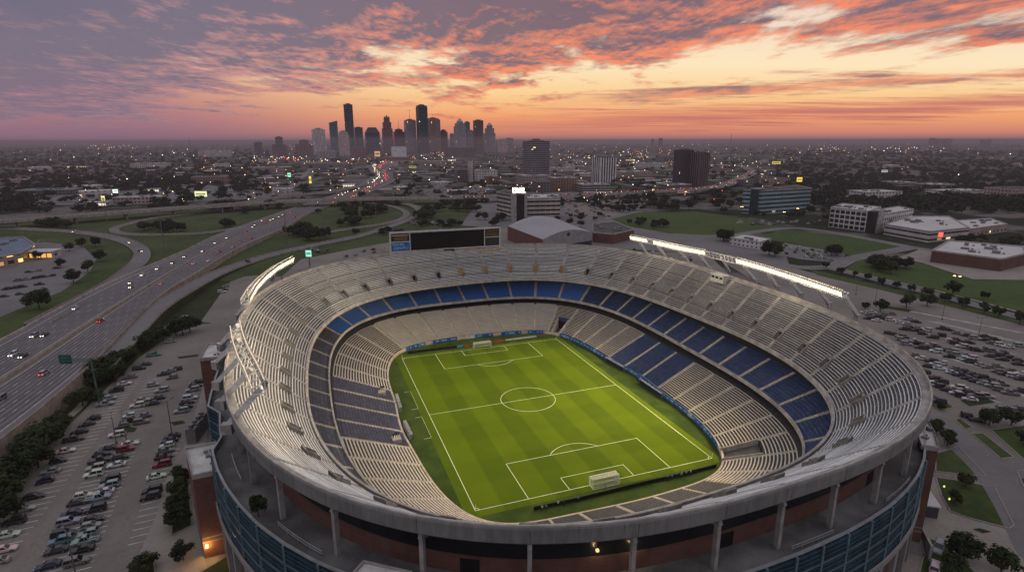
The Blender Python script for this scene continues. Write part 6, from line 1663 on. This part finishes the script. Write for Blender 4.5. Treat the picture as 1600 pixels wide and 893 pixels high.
def car(p, d, where_, full=False, lit=False, colour=None, kind=None, group=None, verb='parked'):
    global NCARS
    kind = kind or rc.choice(KW); colour = colour or rc.choice(CW)
    store = CAR_LIT if lit else CAR_FULL if full else CAR_ONE
    src = store[kind]; key = (id(store), kind)
    if key in PROTO_USED: o = copy_tree(src)
    else: o = src; PROTO_USED.add(key)
    o.location = p; o.rotation_euler = (0, 0, math.atan2(d.y, d.x) + (PI if (not lit and rc.random() < 0.5) else 0) + (0 if lit else rc.uniform(-0.03, 0.03)))
    o.scale = (0.96,0.96,0.96)
    c = tuple(q*rc.uniform(0.85, 1.15) for q in COLS[colour])+(1,)
    for q in [o]+list(o.children): q.color = c
    tag(o, f'{colour} {kind} {verb} {where_}', 'car', group or f'{colour} {kind}s {where_}'); NCARS += 1
    BLD.append((p.x, p.y, 2.5)); return o
RA = [(-10,868),(15,830),(25,785),(45,745),(75,705),(105,667),(140,618),(158,588),(180,556),(205,525),(228,490),(245,467),(268,443),(290,424),(325,380),(340,362),(360,338),(385,317),(402,297),(430,270),(447,258),(475,228),(525,187)]
RB = [(150,880),(175,833),(190,803),(197,783),(212,745),(220,720),(242,685),(257,664),(290,598),(297,578),(308,555),(315,535),(332,518),(362,475)]
RCc = [(238,868),(255,830),(265,803),(274,780),(281,757),(287,738),(295,705),(305,670),(322,652),(338,632),(342,614),(360,568),(372,545),(388,520),(402,503),(377,448),(402,432),(437,436),(442,417),(400,417)]
RCd = [(425,385),(440,368),(472,378),(486,362),(500,338),(472,321),(531,298),(505,287),(524,278),(545,272)]
RD = [(465,667),(470,648),(483,604),(500,567),(505,544),(510,525),(517,508),(523,493),(531,480),(560,402),(570,390),(577,375),(587,362),(595,336),(602,324),(609,312)]
SPEC = {(500,567):'red',(388,520):'red',(290,598):'white',(297,578):'silver',(483,604):'white',(472,321):'silver',(475,228):'teal',(525,187):'silver',(322,652):'white',(274,780):'silver',(281,757):'silver',(465,667):'black',(470,648):'black',(175,833):'dark grey',(190,803):'teal',(15,830):'white',(158,588):'silver'}
for row, lab in ((RA,'in the row along the grass bank of the west car park'),(RB,'in the outer half of the double row, west car park'),(RCc,'in the inner half of the double row, west car park'),(RCd,'in the short rows at the far end, west car park'),(RD,'in the row closest to the stadium, west car park')):
    for q in row:
        p = z2(*q); p.z = 0.03; car(p, STALL_W, lab, full=True, colour=SPEC.get(q))
p = at(311,504,0.03)
RE = [(482,412),(510,425),(540,432),(575,425),(612,418),(500,442),(540,452),(580,442),(610,449),(520,411)], [(660,464),(690,472),(700,445),(737,458),(680,495),(712,488),(740,502),(770,518),(790,501),(750,489)], [(870,493),(897,498),(945,516),(986,526),(1030,541),(820,536),(856,526)], \
 [(600,515),(630,521),(660,531),(690,546),(722,552),(737,566),(690,570),(760,566),(785,587),(815,577),(835,606),(850,588),(887,601),(917,607),(760,588),(665,548)], [(910,555),(935,567),(965,582),(998,590),(1040,601),(1085,598),(1120,606),(1165,612),(1000,561),(940,549)], [(910,633),(945,625),(965,642),(990,652),(1020,661),(985,625),(1010,640)], \
 [(1085,531),(1080,549),(1130,546),(1120,565),(1160,575),(1195,584),(1255,579)], [(1105,629),(1140,624),(1165,646),(1210,636),(1250,651),(1250,670)], [(760,642),(740,628),(815,656),(800,681),(855,691),(868,666),(832,671)], [(1065,676),(1095,687),(1140,680),(1140,706),(1180,720),(1222,731),(1222,706),(1262,718),(1262,745)], \
 [(920,713),(942,694),(970,704),(960,726),(995,741),(1025,722),(1036,756),(1060,735),(1070,766),(1107,751),(1115,779),(1157,768),(1155,798),(1205,816),(1262,806)], [(780,711),(800,741),(832,745),(820,771),(862,759),(870,786),(897,800),(945,788),(935,816),(970,831),(1007,811),(1005,846),(1037,829),(1090,831),(1062,818),(980,797),(848,856)]
en = ['close under the stadium rim','in the cluster next to the rim','by the lamp post in mid lot','in the long row nearest the stadium','in the second long row','in the third long row','in the far eastern rows','in the rows at the lot edge','by the stadium wall','in the eastern middle rows','in the lower middle rows','in the lowest rows']
for row, lab in zip(RE, en):
    for q in row:
        p = e2(*q); p.z = 0.03; car(p, STALL_E, lab+' of the east car park')
for u, v in ((1466,858),(1460,888)): 
    p = at(u, v, 0.06); car(p, (at(1470,880)-at(1476,855)).normalized(), 'beside the plaza steps at the lower edge', full=True, colour='silver' if v < 870 else 'white', kind='suv', group='cars beside the plaza steps')
for q in ((1527,658),(1514,652),(1590,640),(1578,642),(1560,641)): car(at(q[0],q[1],0.07), STALL_E, 'in the short row by the trees, east of the stadium')
# overflow car park, lots behind the eastern gantry and by the shopping strip
def lot_rows(p00, p01, p10, p11, rows, per, d, where_, fill=0.85):
    for r in range(rows):
        for k in range(per):
            if rc.random() > fill: continue
            a, b = (r+0.5)/rows, (k+0.5)/per
            u = (p00[0]*(1-a)+p10[0]*a)*(1-b)+(p01[0]*(1-a)+p11[0]*a)*b; v = (p00[1]*(1-a)+p10[1]*a)*(1-b)+(p01[1]*(1-a)+p11[1]*a)*b
            p = at(u, v, 0.05); car(p, d, where_)
dE = (at(1300,400)-at(1290,394)).normalized()
lot_rows((1224,381),(1318,398),(1212,396),(1302,409),4,9,dE,'in the small overflow car park on the lawn',0.72)
lot_rows((985,388),(1085,402),(975,398),(1090,418),4,7,dE,'behind the rim below the first eastern gantry',0.72)
lot_rows((10,425),(100,412),(0,470),(70,460),4,6,STALL_W,'in front of the shopping strip',0.6)
lot_rows((530,398),(606,384),(535,404),(606,394),2,5,dE,'beyond the rim left of the scoreboard',0.8)
for q in ((353,448),(350,453),(347,457)): car(at(q[0],q[1],0.05), STALL_W, 'in the small car park by the frontage ramp')
# moving cars
def on_fw(q, lit_towards, colour, kind=None, z=None, lab='on the freeway'):
    u, v = q
    best = min(range(NFW-1), key=lambda i: (px(mid_l[i])[0]-u)**2+((px(mid_l[i])[1]-v)*2)**2)
    zz = mid_l[best].z; p = at(u, v, zz+0.03); d = (mid_l[best+1]-mid_l[max(best-1,0)]); d.z = 0; d.normalize()
    if lit_towards: d = -d
    return car(p, d, lab, lit=True, colour=colour, kind=kind, verb='driving')
z1 = lambda x, y: (x/2.963, 160+y/2.963)
FWC = [((730,772),1,'white'),((605,837),1,'silver'),((607,857),1,'grey'),((855,715),1,'grey'),((998,652),1,'silver'),((1052,628),1,'white'),((1172,577),1,'silver'),((1182,569),1,'grey'),((1255,546),1,'white'),((1268,540),1,'silver'),((1293,531),1,'white'),((1310,522),1,'grey')]
for q, l, c_ in FWC: on_fw(z1(*q), 1, c_, lab='toward the camera on the freeway')
for q, c_ in (((1215,548),'white'),((1232,556),'dark grey'),((1330,540),'red'),((1345,512),'white'),((940,690),'grey'),((1080,672),'silver'),((800,745),'dark grey'),((660,800),'white'),((1140,600),'grey'),((965,735),'white')): on_fw(z1(*q), 0 if q[0] not in (1215,660,800,940) else 1, c_, lab='among the sparse traffic of the middle freeway')
for q, c_ in (((748,840),'silver'),((898,747),'white'),((1017,693),'red'),((1115,647),'red'),((1163,630),'dark grey'),((1365,534),'red')): on_fw(z1(*q), 0, c_, lab='toward the skyline on the freeway')
for q, l, c_ in (((233,84),1,'white'),((310,122),0,'red'),((106,169),1,'silver'),((138,166),1,'dark grey'),((42,227),1,'white'),((72,231),1,'dark grey'),((137,285),0,'silver'),((0,365),1,'grey')):
    on_fw((q[0]/1.9725, 440+q[1]/1.9725), l, c_, lab='toward the camera on the near stretch of the freeway' if l else 'away along the near stretch of the freeway')
for u, v, d in ((199.5,379.5,1),(219,393,1),(117,362.5,-1),(655,334,1),(388,409,1),(316,434,1)):
    p = at(u, v, 0.7 if u < 330 else 1.05); car(p, Vector((0.6*d,-0.8,0)), 'on the curving ramp' if u != 388 else 'on the frontage ramp', lit=u not in (388,316), colour='white' if u < 200 else 'dark grey', verb='driving')
print('cars', sum(1 for o in bpy.data.objects if o.get('category') == 'car'))
# ---- far traffic and far parked cars: too many and too small to tell apart
mb = MB(); rf = random.Random(8)
def tiny(p, d, mi):
    n = Vector((-d.y, d.x, 0)); i = len(mb.v)
    for z, k, sh in ((0.3,1.0,0),(0.95,1.0,0),(1.5,0.62,-0.2)):
        for a, b in ((-2.2,-.88),(2.2,-.88),(2.2,.88),(-2.2,.88)): q = p+d*(a*k+sh)+n*b*(0.85 if k < 1 else 1); mb.v.append((q.x,q.y,p.z+z))
    for o_ in (0, 4):
        for k in range(4): mb.f.append((i+o_+k, i+o_+(k+1)%4, i+o_+4+(k+1)%4, i+o_+4+k)); mb.mi.append(mi if o_ == 0 else 5)
    mb.f.append((i+8,i+9,i+10,i+11)); mb.mi.append(mi)
for x0, y0, x1, y1, n in ((658,290,772,304,190),(886,309,1010,322,90),(884,322,960,340,45),(640,352,706,346,40),(660,360,735,366,30),(470,395,520,390,10),(1150,345,1290,352,40),(600,300,660,306,20)):
    for _ in range(n):
        t = rf.random(); u = x0+(x1-x0)*rf.random(); v = y0+(y1-y0)*rf.random()
        p = at(u, v, 0.05)
        if any((p.x-x)**2+(p.y-y)**2 < r*r for x, y, r in BLD[-1:]): continue
        tiny(p, Vector((math.cos(0.2), math.sin(0.2), 0)) if rf.random() < .5 else Vector((math.cos(1.8), math.sin(1.8), 0)), rf.choice((0,0,1,1,2,3,4)))
pm = lambda n, c: mat(n, c, 0.35, 0.0)
PM = [pm('far_paint_white',(0.6,0.6,0.58)), pm('far_paint_silver',(0.35,0.36,0.37)), pm('far_paint_black',(0.012,0.012,0.014)), pm('far_paint_grey',(0.10,0.10,0.105)), pm('far_paint_red',(0.2,0.02,0.015)), cglass]
tag(mb.build('parked_cars', PM), 'hundreds of tiny parked cars in the far car parks toward the skyline', 'parked cars', kind='stuff')
mb = MB()
FT = [(440,333),(472,326),(506,317),(545,305),(574,291),(594,281),(599,273),(592,266),(590,258),(604,252)]
cl = smooth([at(u, v, 1.1) for u, v in FT], 10)
for i in range(len(cl)-1):
    d = (cl[i+1]-cl[i]); L_ = d.length; d.normalize(); n = Vector((-d.y, d.x, 0))
    k = max(1, int(L_/16)) if i > 18 else max(0, int(L_/45))
    for q in range(k):
        for s, m_ in ((1, 0), (-1, 1)):
            if rf.random() < 0.35: continue
            p = cl[i].lerp(cl[i+1], rf.random())+n*s*rf.choice((6,10,14)); tiny(p, d, 4)
            f = d*(-2.3 if s > 0 else -2.3); r_ = 0.35 + 0.00032*(p-Vector((CX,CY,CZ))).length
            mb.tube(p+f+Vector((0,0,1.0)), p+f*1.1+Vector((0,0,1.0)), r_, n=6, mi=6 if s > 0 else 7)
R2_ = [(700,308),(860,306),(960,301),(1030,298),(1100,294.5),(1140,287),(1166,274),(1174,267)]
cl = smooth([at(u, v, 8.2) for u, v in R2_], 8)
for i in range(len(cl)-1):
    d = (cl[i+1]-cl[i]).normalized(); n = Vector((-d.y, d.x, 0))
    for q in range(2):
        s = rf.choice((1,-1))
        if rf.random() < 0.4: continue
        p = cl[i].lerp(cl[i+1], rf.random())+n*s*5; tiny(p, d, 4); mb.tube(p-d*2.3*s+Vector((0,0,1.2)), p-d*2.5*s+Vector((0,0,1.2)), 0.55, n=6, mi=6 if s < 0 else 7)
tag(mb.build('traffic', PM+[glow('far_headlight', (1.0,0.82,0.55), 3.5), glow('far_tail_light', (1.0,0.10,0.05), 2.4)]), 'dense glowing traffic on the freeway curve below the skyline', 'traffic', kind='stuff')
# ------------------------------------------------------------------ lamps and lights
def city_lights():
    mb = MB(); q = random.Random(55)
    def dot(p, r, mi):
        i = len(mb.v)
        for d in ((r,0,0),(-r,0,0),(0,r,0),(0,-r,0),(0,0,r),(0,0,-r)): mb.v.append((p.x+d[0],p.y+d[1],p.z+d[2]))
        for f in ((0,2,4),(2,1,4),(1,3,4),(3,0,4),(2,0,5),(1,2,5),(3,1,5),(0,3,5)): mb.f.append(tuple(i+k for k in f)); mb.mi.append(mi)
    n = 0
    while n < 520:
        u = q.uniform(-20, 1620); v = 222.5+92*q.random()**1.6
        dens = 1.0 if 330 < u < 1150 else 0.55
        if v > 245 and (u > 1230): dens = 0.10
        if v > 262 and u < 260: dens = 0.22
        if v > 300 and 560 < u < 860: dens = 0.3
        if q.random() > dens: continue
        p = at(u, v, q.uniform(4, 10)); t = (p-Vector((CX,CY,CZ))).length
        dot(p, (0.2+t*0.00042)*q.choice((0.7,0.8,1.0,1.0,1.5)), q.choice((0,0,0,1,1,1,2,2,3,4))); n += 1
    for cx_, cy_, n_ in ((175,228,26),(560,231,10),(440,247,40),(980,252,30),(1000,240,24),(1030,236,14),(700,240,20),(1290,233,26),(1400,231,22),(520,252,26),(300,240,14),(640,246,16),(905,246,14),(1180,255,8)):
        for _ in range(n_):
            p = at(cx_+q.gauss(0,24), max(223.5, cy_+q.gauss(0,3)), q.uniform(4,9)); t = (p-Vector((CX,CY,CZ))).length
            dot(p, (0.25+t*0.00050)*q.choice((0.8,1.0,1.4)), q.choice((0,0,1,1,2,3)))
    o = mb.build('city_lights', [glow('light_warm',(1.0,0.66,0.30),3.5), glow('light_white',(1.0,0.93,0.82),3.5), glow('light_amber',(1.0,0.42,0.10),3.5), glow('light_red',(1.0,0.10,0.06),2.5), glow('light_green',(0.45,1.0,0.6),1.8)])
    tag(o, 'countless small warm and white lights scattered over the town', 'city lights', kind='stuff')
city_lights()
polem = mat('pole_steel', (0.16,0.16,0.165), 0.5, 0.1, metal=0.4)
def lamp(u, v, h, label, lit=False, arm=2.0, group=None, high=False, z=0.0):
    p = at(u, v, z); root = thing('high_mast' if high else 'street_lamp', label, 'lamp post', p, R.uniform(0, 3.1), group)
    mb = MB(); mb.tube((0,0,0),(0,0,h),h*0.016 if not high else 0.42, h*0.008 if not high else 0.2, 8); mb.box((0,0,0),(0.7,0.7,0.6)); mb.build('pole', polem, root)
    if high:
        mb = MB(); mb.tube((0,0,h-0.8),(0,0,h),1.3,1.3,10); mb.build('lamp_ring', polem, root)
    else:
        for s in (-1, 1):
            mb = MB(); mb.tube((0,0,h-0.25),(s*arm,0,h),0.09,0.07,6); mb.build('arm', polem, root)
            mb = MB(); mb.box((s*arm,0,h-0.12),(0.95,0.42,0.22),base=True); mb.build('lamp_head', glow('lamp_on',(1.0,0.55,0.18),14.0) if lit else polem, root)
for u, v, h, lab in ((258,397,34,'tall bare high mast pole inside the grass between ramp and freeway'),(168,350,26,'tall mast pole by the overpass at the western interchange'),(449,382,32,'tall mast pole in front of the dark tree clump by the freeway'),(508,341,22,'tall mast pole beside the freeway at the overpass'),(588,341,24,'tall mast pole inside the northern loop ramp'),(651,359,15,'pale mast pole behind the scoreboard, left side')):
    lamp(u, v, h, lab, high=True)
for u, v, h, lab in ((269,679,11,'car park lamp post near the short western rows'),(120,905,11,'car park lamp post at the lower end of the west double row'),(182,692,9,'car park lamp post on the western parking island'),(198,690,9,'second lamp post standing on the western parking island'),(1367,474,10,'lamp post in the east car park by the island trees'),(1472,499,10,'lamp post in the empty middle of the east car park'),(1528,530,10,'lamp post among the cars of the east car park'),(1337,460,9,'lamp post in the east car park just beyond the rim'),(235,462,9,'lamp post on the grass beside the freeway and ramp'),(156,428,9,'lamp post at the edge of the strip mall car park')):
    lamp(u, v, h, lab)
lamp(1490,461,11,'lit orange lamp post on the east lawn beside the tall tree', True, 1.2)
for i, (u, v, lab) in enumerate(((804,318,'lit orange lamp beside the banded office roof'),(1071,309,'lit lamp on the overpass below the brown towers'),(1020,305,'lit lamp on the overpass west of the brown towers'),(952,298,'lit lamp where the overpass passes the striped tower'),(1152,282,'lit lamp where the highway bends toward the horizon'),(1158,335,'lit yellow lamp in front of the teal office'),(1224,344,'lit lamp by the park lane near the white office'),(1245,338,'lit lamp in the trees before the white office'),(735,300,'lit orange lamp at the truck yard'),(751,300,'lit orange lamp at the east end of the truck yard'))):
    lamp(u, v, 9, lab, True, 1.0)
for u, v, lab in ((1472,775,'small green lit path lamp on the plaza lawn'),(1480,795,'small yellow lit path lamp at the corner of the plaza lawn')):
    p = at(u, v, 0.05); r_ = thing('path_lamp', lab, 'path lamp', p); mb = MB(); mb.tube((0,0,0),(0,0,2.6),0.07,0.05,6); mb.build('pole', polem, r_); mb = MB(); mb.tube((0,0,2.6),(0,0,3.0),0.2,0.16,8); mb.build('lamp_head', glow('path_glow',(0.8,0.9,0.2),1.2), r_)
# signs
p = at(154.6,627,0); q_ = at(100,640,0); gs = thing('sign_gantry', 'green highway sign hung from a cantilever pole at the foot of the freeway wall', 'road sign', p, math.atan2(*(lambda d: (d.y, d.x))(at(96,562,15.0)-at(144.5,562,15.0))))
hgt = 15.0; Lg = (at(96,562,hgt)-at(144.5,562,hgt)).length
pole_g = mat('gantry_green', (0.07,0.14,0.12), 0.5, 0.1, metal=0.3); sgr = mat('sign_green', (0.012,0.11,0.065), 0.4, 0.1)
mb = MB(); mb.tube((0,0,0),(0,0,hgt+0.6),0.32,0.24,10); mb.build('pole', pole_g, gs)
mb = MB(); mb.tube((0,0,hgt+0.3),(Lg*0.95,0,hgt+0.3),0.14,n=6); mb.tube((0,0,hgt-0.6),(Lg*0.95,0,hgt-0.6),0.14,n=6)
for i in range(8): mb.bar((Lg*0.95*i/8,0,hgt-0.6),(Lg*0.95*(i+1)/8,0,hgt+0.3),0.1)
mb.build('arm', pole_g, gs)
for x in (Lg*0.85,):
    mb = MB(); mb.box((x,-0.3,hgt-1.7),(4.2,0.12,3.2),base=True); sp_ = mb.build('sign_panel', sgr, gs)
    mb = MB()
    for zz, a, b in ((0.7,-1.5,1.2),(-0.1,-1.5,0.3)):
        xx = a
        while xx < b: mb.poly(((x+xx,-0.37,hgt-0.2+zz-0.35),(x+xx+0.28,-0.37,hgt-0.2+zz-0.35),(x+xx+0.28,-0.37,hgt-0.2+zz+0.15),(x+xx,-0.37,hgt-0.2+zz+0.15))); xx += 0.4
    mb.build('sign_legend', white_p, sp_)
def billboard(u, v, h, w, bh, col, label, strength=2.5, name='billboard'):
    p = at(u, v, 0); r_ = thing(name, label, 'sign', p, -YAW+R.uniform(-0.1,0.1))
    mb = MB(); mb.tube((0,0.4,0),(0,0.4,h),0.5,0.4,8); mb.build('pole', polem, r_)
    mb = MB(); mb.box((0,0.2,h),(w,0.5,bh),base=True); mb.build('frame', polem, r_)
    mb = MB(); k = 7; rr = random.Random(int(u)); mb.poly(((-w*.47,-0.08,h+bh*.06),(w*.47,-0.08,h+bh*.06),(w*.47,-0.08,h+bh*.94),(-w*.47,-0.08,h+bh*.94))); pn = mb.build('panel', glow('sign_'+label.split()[1]+str(int(u)), col, strength), r_)
    mb = MB(); x = -w*0.36
    while x < w*0.34:
        ww = w*rr.uniform(0.04, 0.10); mb.poly(((x,-0.14,h+bh*.35),(x+ww,-0.14,h+bh*.35),(x+ww,-0.14,h+bh*.66),(x,-0.14,h+bh*.66))); x += ww+w*0.03
    mb.build('panel_graphic', mat('sign_ink', (0.06,0.05,0.05), 0.6, 0.2), pn)
billboard(1212,264,14,26,9,(0.75,0.70,0.12),'bright yellow lit billboard beyond the teal office',0.9)
billboard(1248,291,8,11,9,(1.0,0.62,0.08),'glowing amber sign on the far side of the teal office',1.5)
billboard(1381,276,10,15,6,(0.75,0.70,0.68),'white lit billboard standing over the eastern woods',0.8)
billboard(1068,307,5,20,5,(0.62,0.36,0.32),'pinkish pale billboard beside the overpass',0.35)
billboard(453,286,12,7,9,(0.30,1.0,0.62),'green lit pole sign among the shops west of the freeway',1.5)
billboard(486,296,10,4,14,(1.0,0.72,0.12),'tall yellow lit pole sign by the freeway shops',1.4)
billboard(315,312,4,20,9,(0.85,0.85,0.45),'big pale yellow lit shop sign near the overpass',1.3)
billboard(645,268,9,22,7,(0.55,0.62,0.10),'greenish yellow lit billboard below the skyline',0.7)
billboard(590,250,14,26,26,(1.0,0.60,0.30),'warm lit tower sign at the foot of the skyline',0.8)
billboard(182,310,8,8,6,(0.9,1.0,0.9),'small white lit sign by the western overpass',1.6)
billboard(163,322,7,5,7,(1.0,0.85,0.3),'small yellow lit sign before the western overpass',1.4)
billboard(1358,344,6,11,6,(0.65,0.68,0.62),'plain pale sign in the trees between the two offices',0.35)
billboard(484,417,7,4.2,5,(0.35,1.0,0.75),'green lit direction sign beyond the west rim',1.1)
# glowing shopfronts
for u, v, w_, lab, col in ((60,404,20,'row of amber lit shop windows under the dull blue roof',(1.0,0.5,0.12)),(150,322,26,'white lit fuel station canopy by the western overpass',(1.0,0.9,0.7)),(240,300,18,'bright white lit shopfront amid western woods',(1.0,0.95,0.75)),(120,262,60,'long pale lit building front in the far west',(1.0,0.75,0.45)),(545,292,22,'lit shopfront beside the freeway curve',(1.0,0.9,0.7)),(425,254,70,'row of amber lit fronts below the western blocks',(1.0,0.62,0.25)),(985,251,40,'yellow lit yard beyond the striped tower',(1.0,0.66,0.25)),(706,251,36,'white lit hall below the skyline',(1.0,0.9,0.75))):
    p = at(u, v, 0); r_ = thing('lit_shop', lab, 'shop', p, -YAW+0.1); t = (p-Vector((CX,CY,CZ))).length
    mb = MB(); mb.box((0,5,0),(w_,10,5)); mb.build('wall', sheds[0], r_)
    mb = MB(); mb.box((0,4.4,5.02),(w_+2,13,0.6),base=True); mb.build('roof', roof_l, r_)
    mb = MB(); n_ = 5
    for i in range(n_): x = -w_/2+w_*(i+0.5)/n_; mb.poly(((x-w_*.08,-0.06,0.8),(x+w_*.08,-0.06,0.8),(x+w_*.08,-0.06,3.8),(x-w_*.08,-0.06,3.8)))
    mb.build('shopfront', glow('shop_%d' % u, col, 1.1), r_)
# ------------------------------------------------------------------ people and broadcast cameras
skin = mat('skin', (0.42,0.26,0.19), 0.6, 0.0); hairm = mat('hair_dark', (0.02,0.015,0.012), 0.8, 0.0)
def person_mesh(shirt, trousers, seated=False):
    V = [(0,0,.95),(0,0,1.20),(0,0,1.42),(0,0,1.52),(0,0.02,1.62),(0,0.02,1.72)]
    Rr = [.15,.145,.15,.06,.105,.085]
    E_ = [(0,1),(1,2),(2,3),(3,4),(4,5)]
    def add(p, r, to): V.append(p); Rr.append(r); E_.append((to, len(V)-1)); return len(V)-1
    for s in (-1, 1):
        sh = add((s*.20,0,1.40), .075, 2); el = add((s*.27,0.03,1.12), .055, sh); wr = add((s*.24,0.22 if s > 0 else 0.10,.95), .04, el); add((s*.23,0.28 if s > 0 else 0.14,.90), .045, wr)
        hp = add((s*.10,0,.90), .11, 0); kn = add((s*.12,0.03,.50), .075, hp); an = add((s*.13,-0.02,.10), .05, kn); add((s*.14,0.14,.05), .05, an)
    me = D.meshes.new('person'); me.from_pydata(V, E_, []); o = D.objects.new('person', me); COL.objects.link(o)
    md = o.modifiers.new('skin', 'SKIN'); 
    for i, sv in enumerate(me.skin_vertices[0].data): sv.radius = (Rr[i], Rr[i]*0.85); sv.use_root = (i == 0)
    sb_ = o.modifiers.new('sub', 'SUBSURF'); sb_.levels = 1; sb_.render_levels = 1
    dg = bpy.context.evaluated_depsgraph_get(); dg.update(); nm = D.meshes.new_from_object(o.evaluated_get(dg))
    D.objects.remove(o); nm.name = 'person'
    nm.materials.clear()
    for m_ in (skin, shirt, trousers, black): nm.materials.append(m_)
    for p in nm.polygons:
        z = p.center.z; hand = abs(p.center.x) > .17 and z < 1.05 and z > 0.85
        p.material_index = 3 if z < .09 else 2 if z < .95 and not hand else 0 if hand or z > 1.47 else 1; p.use_smooth = True
    return nm
clothes = {'white shirt':mat('cloth_white',(0.62,0.62,0.60),0.8,0.05), 'dark jacket':mat('cloth_dark',(0.018,0.018,0.024),0.85,0.05), 'blue shirt':mat('cloth_blue',(0.05,0.16,0.42),0.8,0.05), 'pale grey shirt':mat('cloth_grey',(0.32,0.32,0.33),0.8,0.05)}
PM_ = {}
def person(p, look, shirt, label, group=None):
    if shirt not in PM_: PM_[shirt] = person_mesh(clothes[shirt], clothes['dark jacket'])
    o = D.objects.new('person', PM_[shirt]); COL.objects.link(o); o.location = p
    d = Vector(look)-Vector(p); o.rotation_euler = (0,0,math.atan2(d.y, d.x)-PI/2); tag(o, label, 'person', group)
    mb = MB(); mb.box((0,0.0,1.68),(0.19,0.2,0.11),0,0,0.7); mb.build('hair', hairm, o)
for u, v, sh, lab in ((872,791,'white shirt','person in a white shirt behind the black boards left of the near goal'),(881,792,'dark jacket','person in dark clothes standing next to the white shirted one behind the boards'),(903.5,784.5,'blue shirt','person in a blue shirt alone behind the black boards'),(945.5,767,'pale grey shirt','person directly behind the net of the near goal'),(847,798,'white shirt','person in white at the west end of the black boards'),(853.5,797,'pale grey shirt','person in grey at the west end of the black boards'),
    (1043,752,'dark jacket','person in dark clothes, first of the group at the east end of the boards'),(1050,750,'blue shirt','person in a blue shirt in the group at the east end of the boards'),(1057,748,'dark jacket','person in dark clothes between the blue and white shirts at the east boards'),(1064.5,746,'white shirt','person in a white shirt in the group at the east end of the boards'),(1072,744,'pale grey shirt','person in pale grey in the group at the east boards'),(1079,742,'white shirt','person in white, second from the east end of the group'),(1086,740,'dark jacket','person in dark clothes, last of the group near the corner')):
    p = at(u, v, 0.06); person(p, (0,0,0), sh, lab)
def tvcam(u, v, label):
    p = at(u, v, 3.2); st = min(ST[:-1], key=lambda s: (SP(s, s.d['low']+4, 0)-Vector((p.x,p.y,0))).length)
    off = (Vector((p.x,p.y))-st.p).dot(st.n); off = max(st.d['low']+2.2, min(off, st.d['low']+9))
    r = int((off-l_in(st))/((l_out(st)-l_in(st))/LR)); z = ZL0+(ZL1-ZL0)*r/LR
    q = SP(st, off, z); root = thing('broadcast_camera', label, 'camera', q, math.atan2(-st.n.y, -st.n.x))
    mb = MB(); mb.box((0,0,0.0),(2.4,2.6,0.95+0.2)); mb.build('platform', aisle_m, root)
    mb = MB()
    for k in range(3): a = k*2.09; mb.tube((0.5*math.cos(a),0.5*math.sin(a),1.15),(0,0,2.4),0.05,n=6)
    mb.build('tripod', black, root)
    mb = MB(); mb.box((0,0,2.4),(0.9,0.36,0.42),base=True); mb.tube((0.45,0,2.6),(0.95,0,2.6),0.16,0.2,10); mb.box((-0.5,0,2.45),(0.1,0.4,0.5),base=True); mb.build('camera_body', black, root)
    person(q+Vector((st.n.x*0.85, st.n.y*0.85, 1.15)), (0,0,0), 'dark jacket', 'camera operator in dark clothes at the ' + label)
tvcam(597,613,'broadcast camera on the western lower stand, farther one')
tvcam(620,686,'broadcast camera on the western lower stand, nearer one')
# plaza steps and service court in the lower right
st_ = at(1416,862,0); sw = thing('plaza_steps', 'wide concrete steps with a pale side wall at the foot of the facade', 'steps', st_, -YAW-0.35)
mb = MB()
for i in range(14): mb.box((0,i*0.42,0),(7.0,0.42,0.17*(i+1)))
mb.build('flight', conc_mid, sw); mb = MB(); mb.box((3.9,2.9,0),(0.5,7.5,3.2)); mb.build('side_wall', conc, sw)
cb_ = at(1437,795,0); kb = thing('plaza_kiosk', 'small grey flat roofed kiosk below the dark brick tower', 'kiosk', cb_, -YAW-0.3); mb = MB(); mb.box((0,0,0),(5.0,6.0,3.0)); mb.build('wall', mat('kiosk_dark',(0.05,0.055,0.065),0.6,0.1), kb); mb = MB(); mb.box((0,0,3.0),(5.6,6.6,0.3),base=True); mb.build('roof', roof_l, kb)
# plant on the deck beside the western tower
eq = thing('service_units', 'cluster of grey service cabinets outside the western curved parapet', 'service cabinets', at(302,690,0), -0.2)
for i in range(4):
    mb = MB(); mb.box((0,i*2.6,0),(2.6,2.2,4.5+0.4*(i%2))); mb.tube((0,i*2.6,4.5),(0,i*2.6,5.6),0.7,n=12); mb.build('cabinet', steel_g, eq)
# ------------------------------------------------------------------ render settings
scene.view_settings.view_transform = 'Standard'; scene.view_settings.look = 'None'
scene.view_settings.exposure = 0; scene.view_settings.gamma = 1
c = scene.cycles
c.use_denoising = True; c.max_bounces = 5; c.diffuse_bounces = 3; c.glossy_bounces = 2; c.transmission_bounces = 2; c.volume_bounces = 0
c.transparent_max_bounces = 8; c.sample_clamp_indirect = 3.0; c.sample_clamp_direct = 0; c.caustics_reflective = False; c.caustics_refractive = False
c.use_adaptive_sampling = False
c.use_light_tree = True
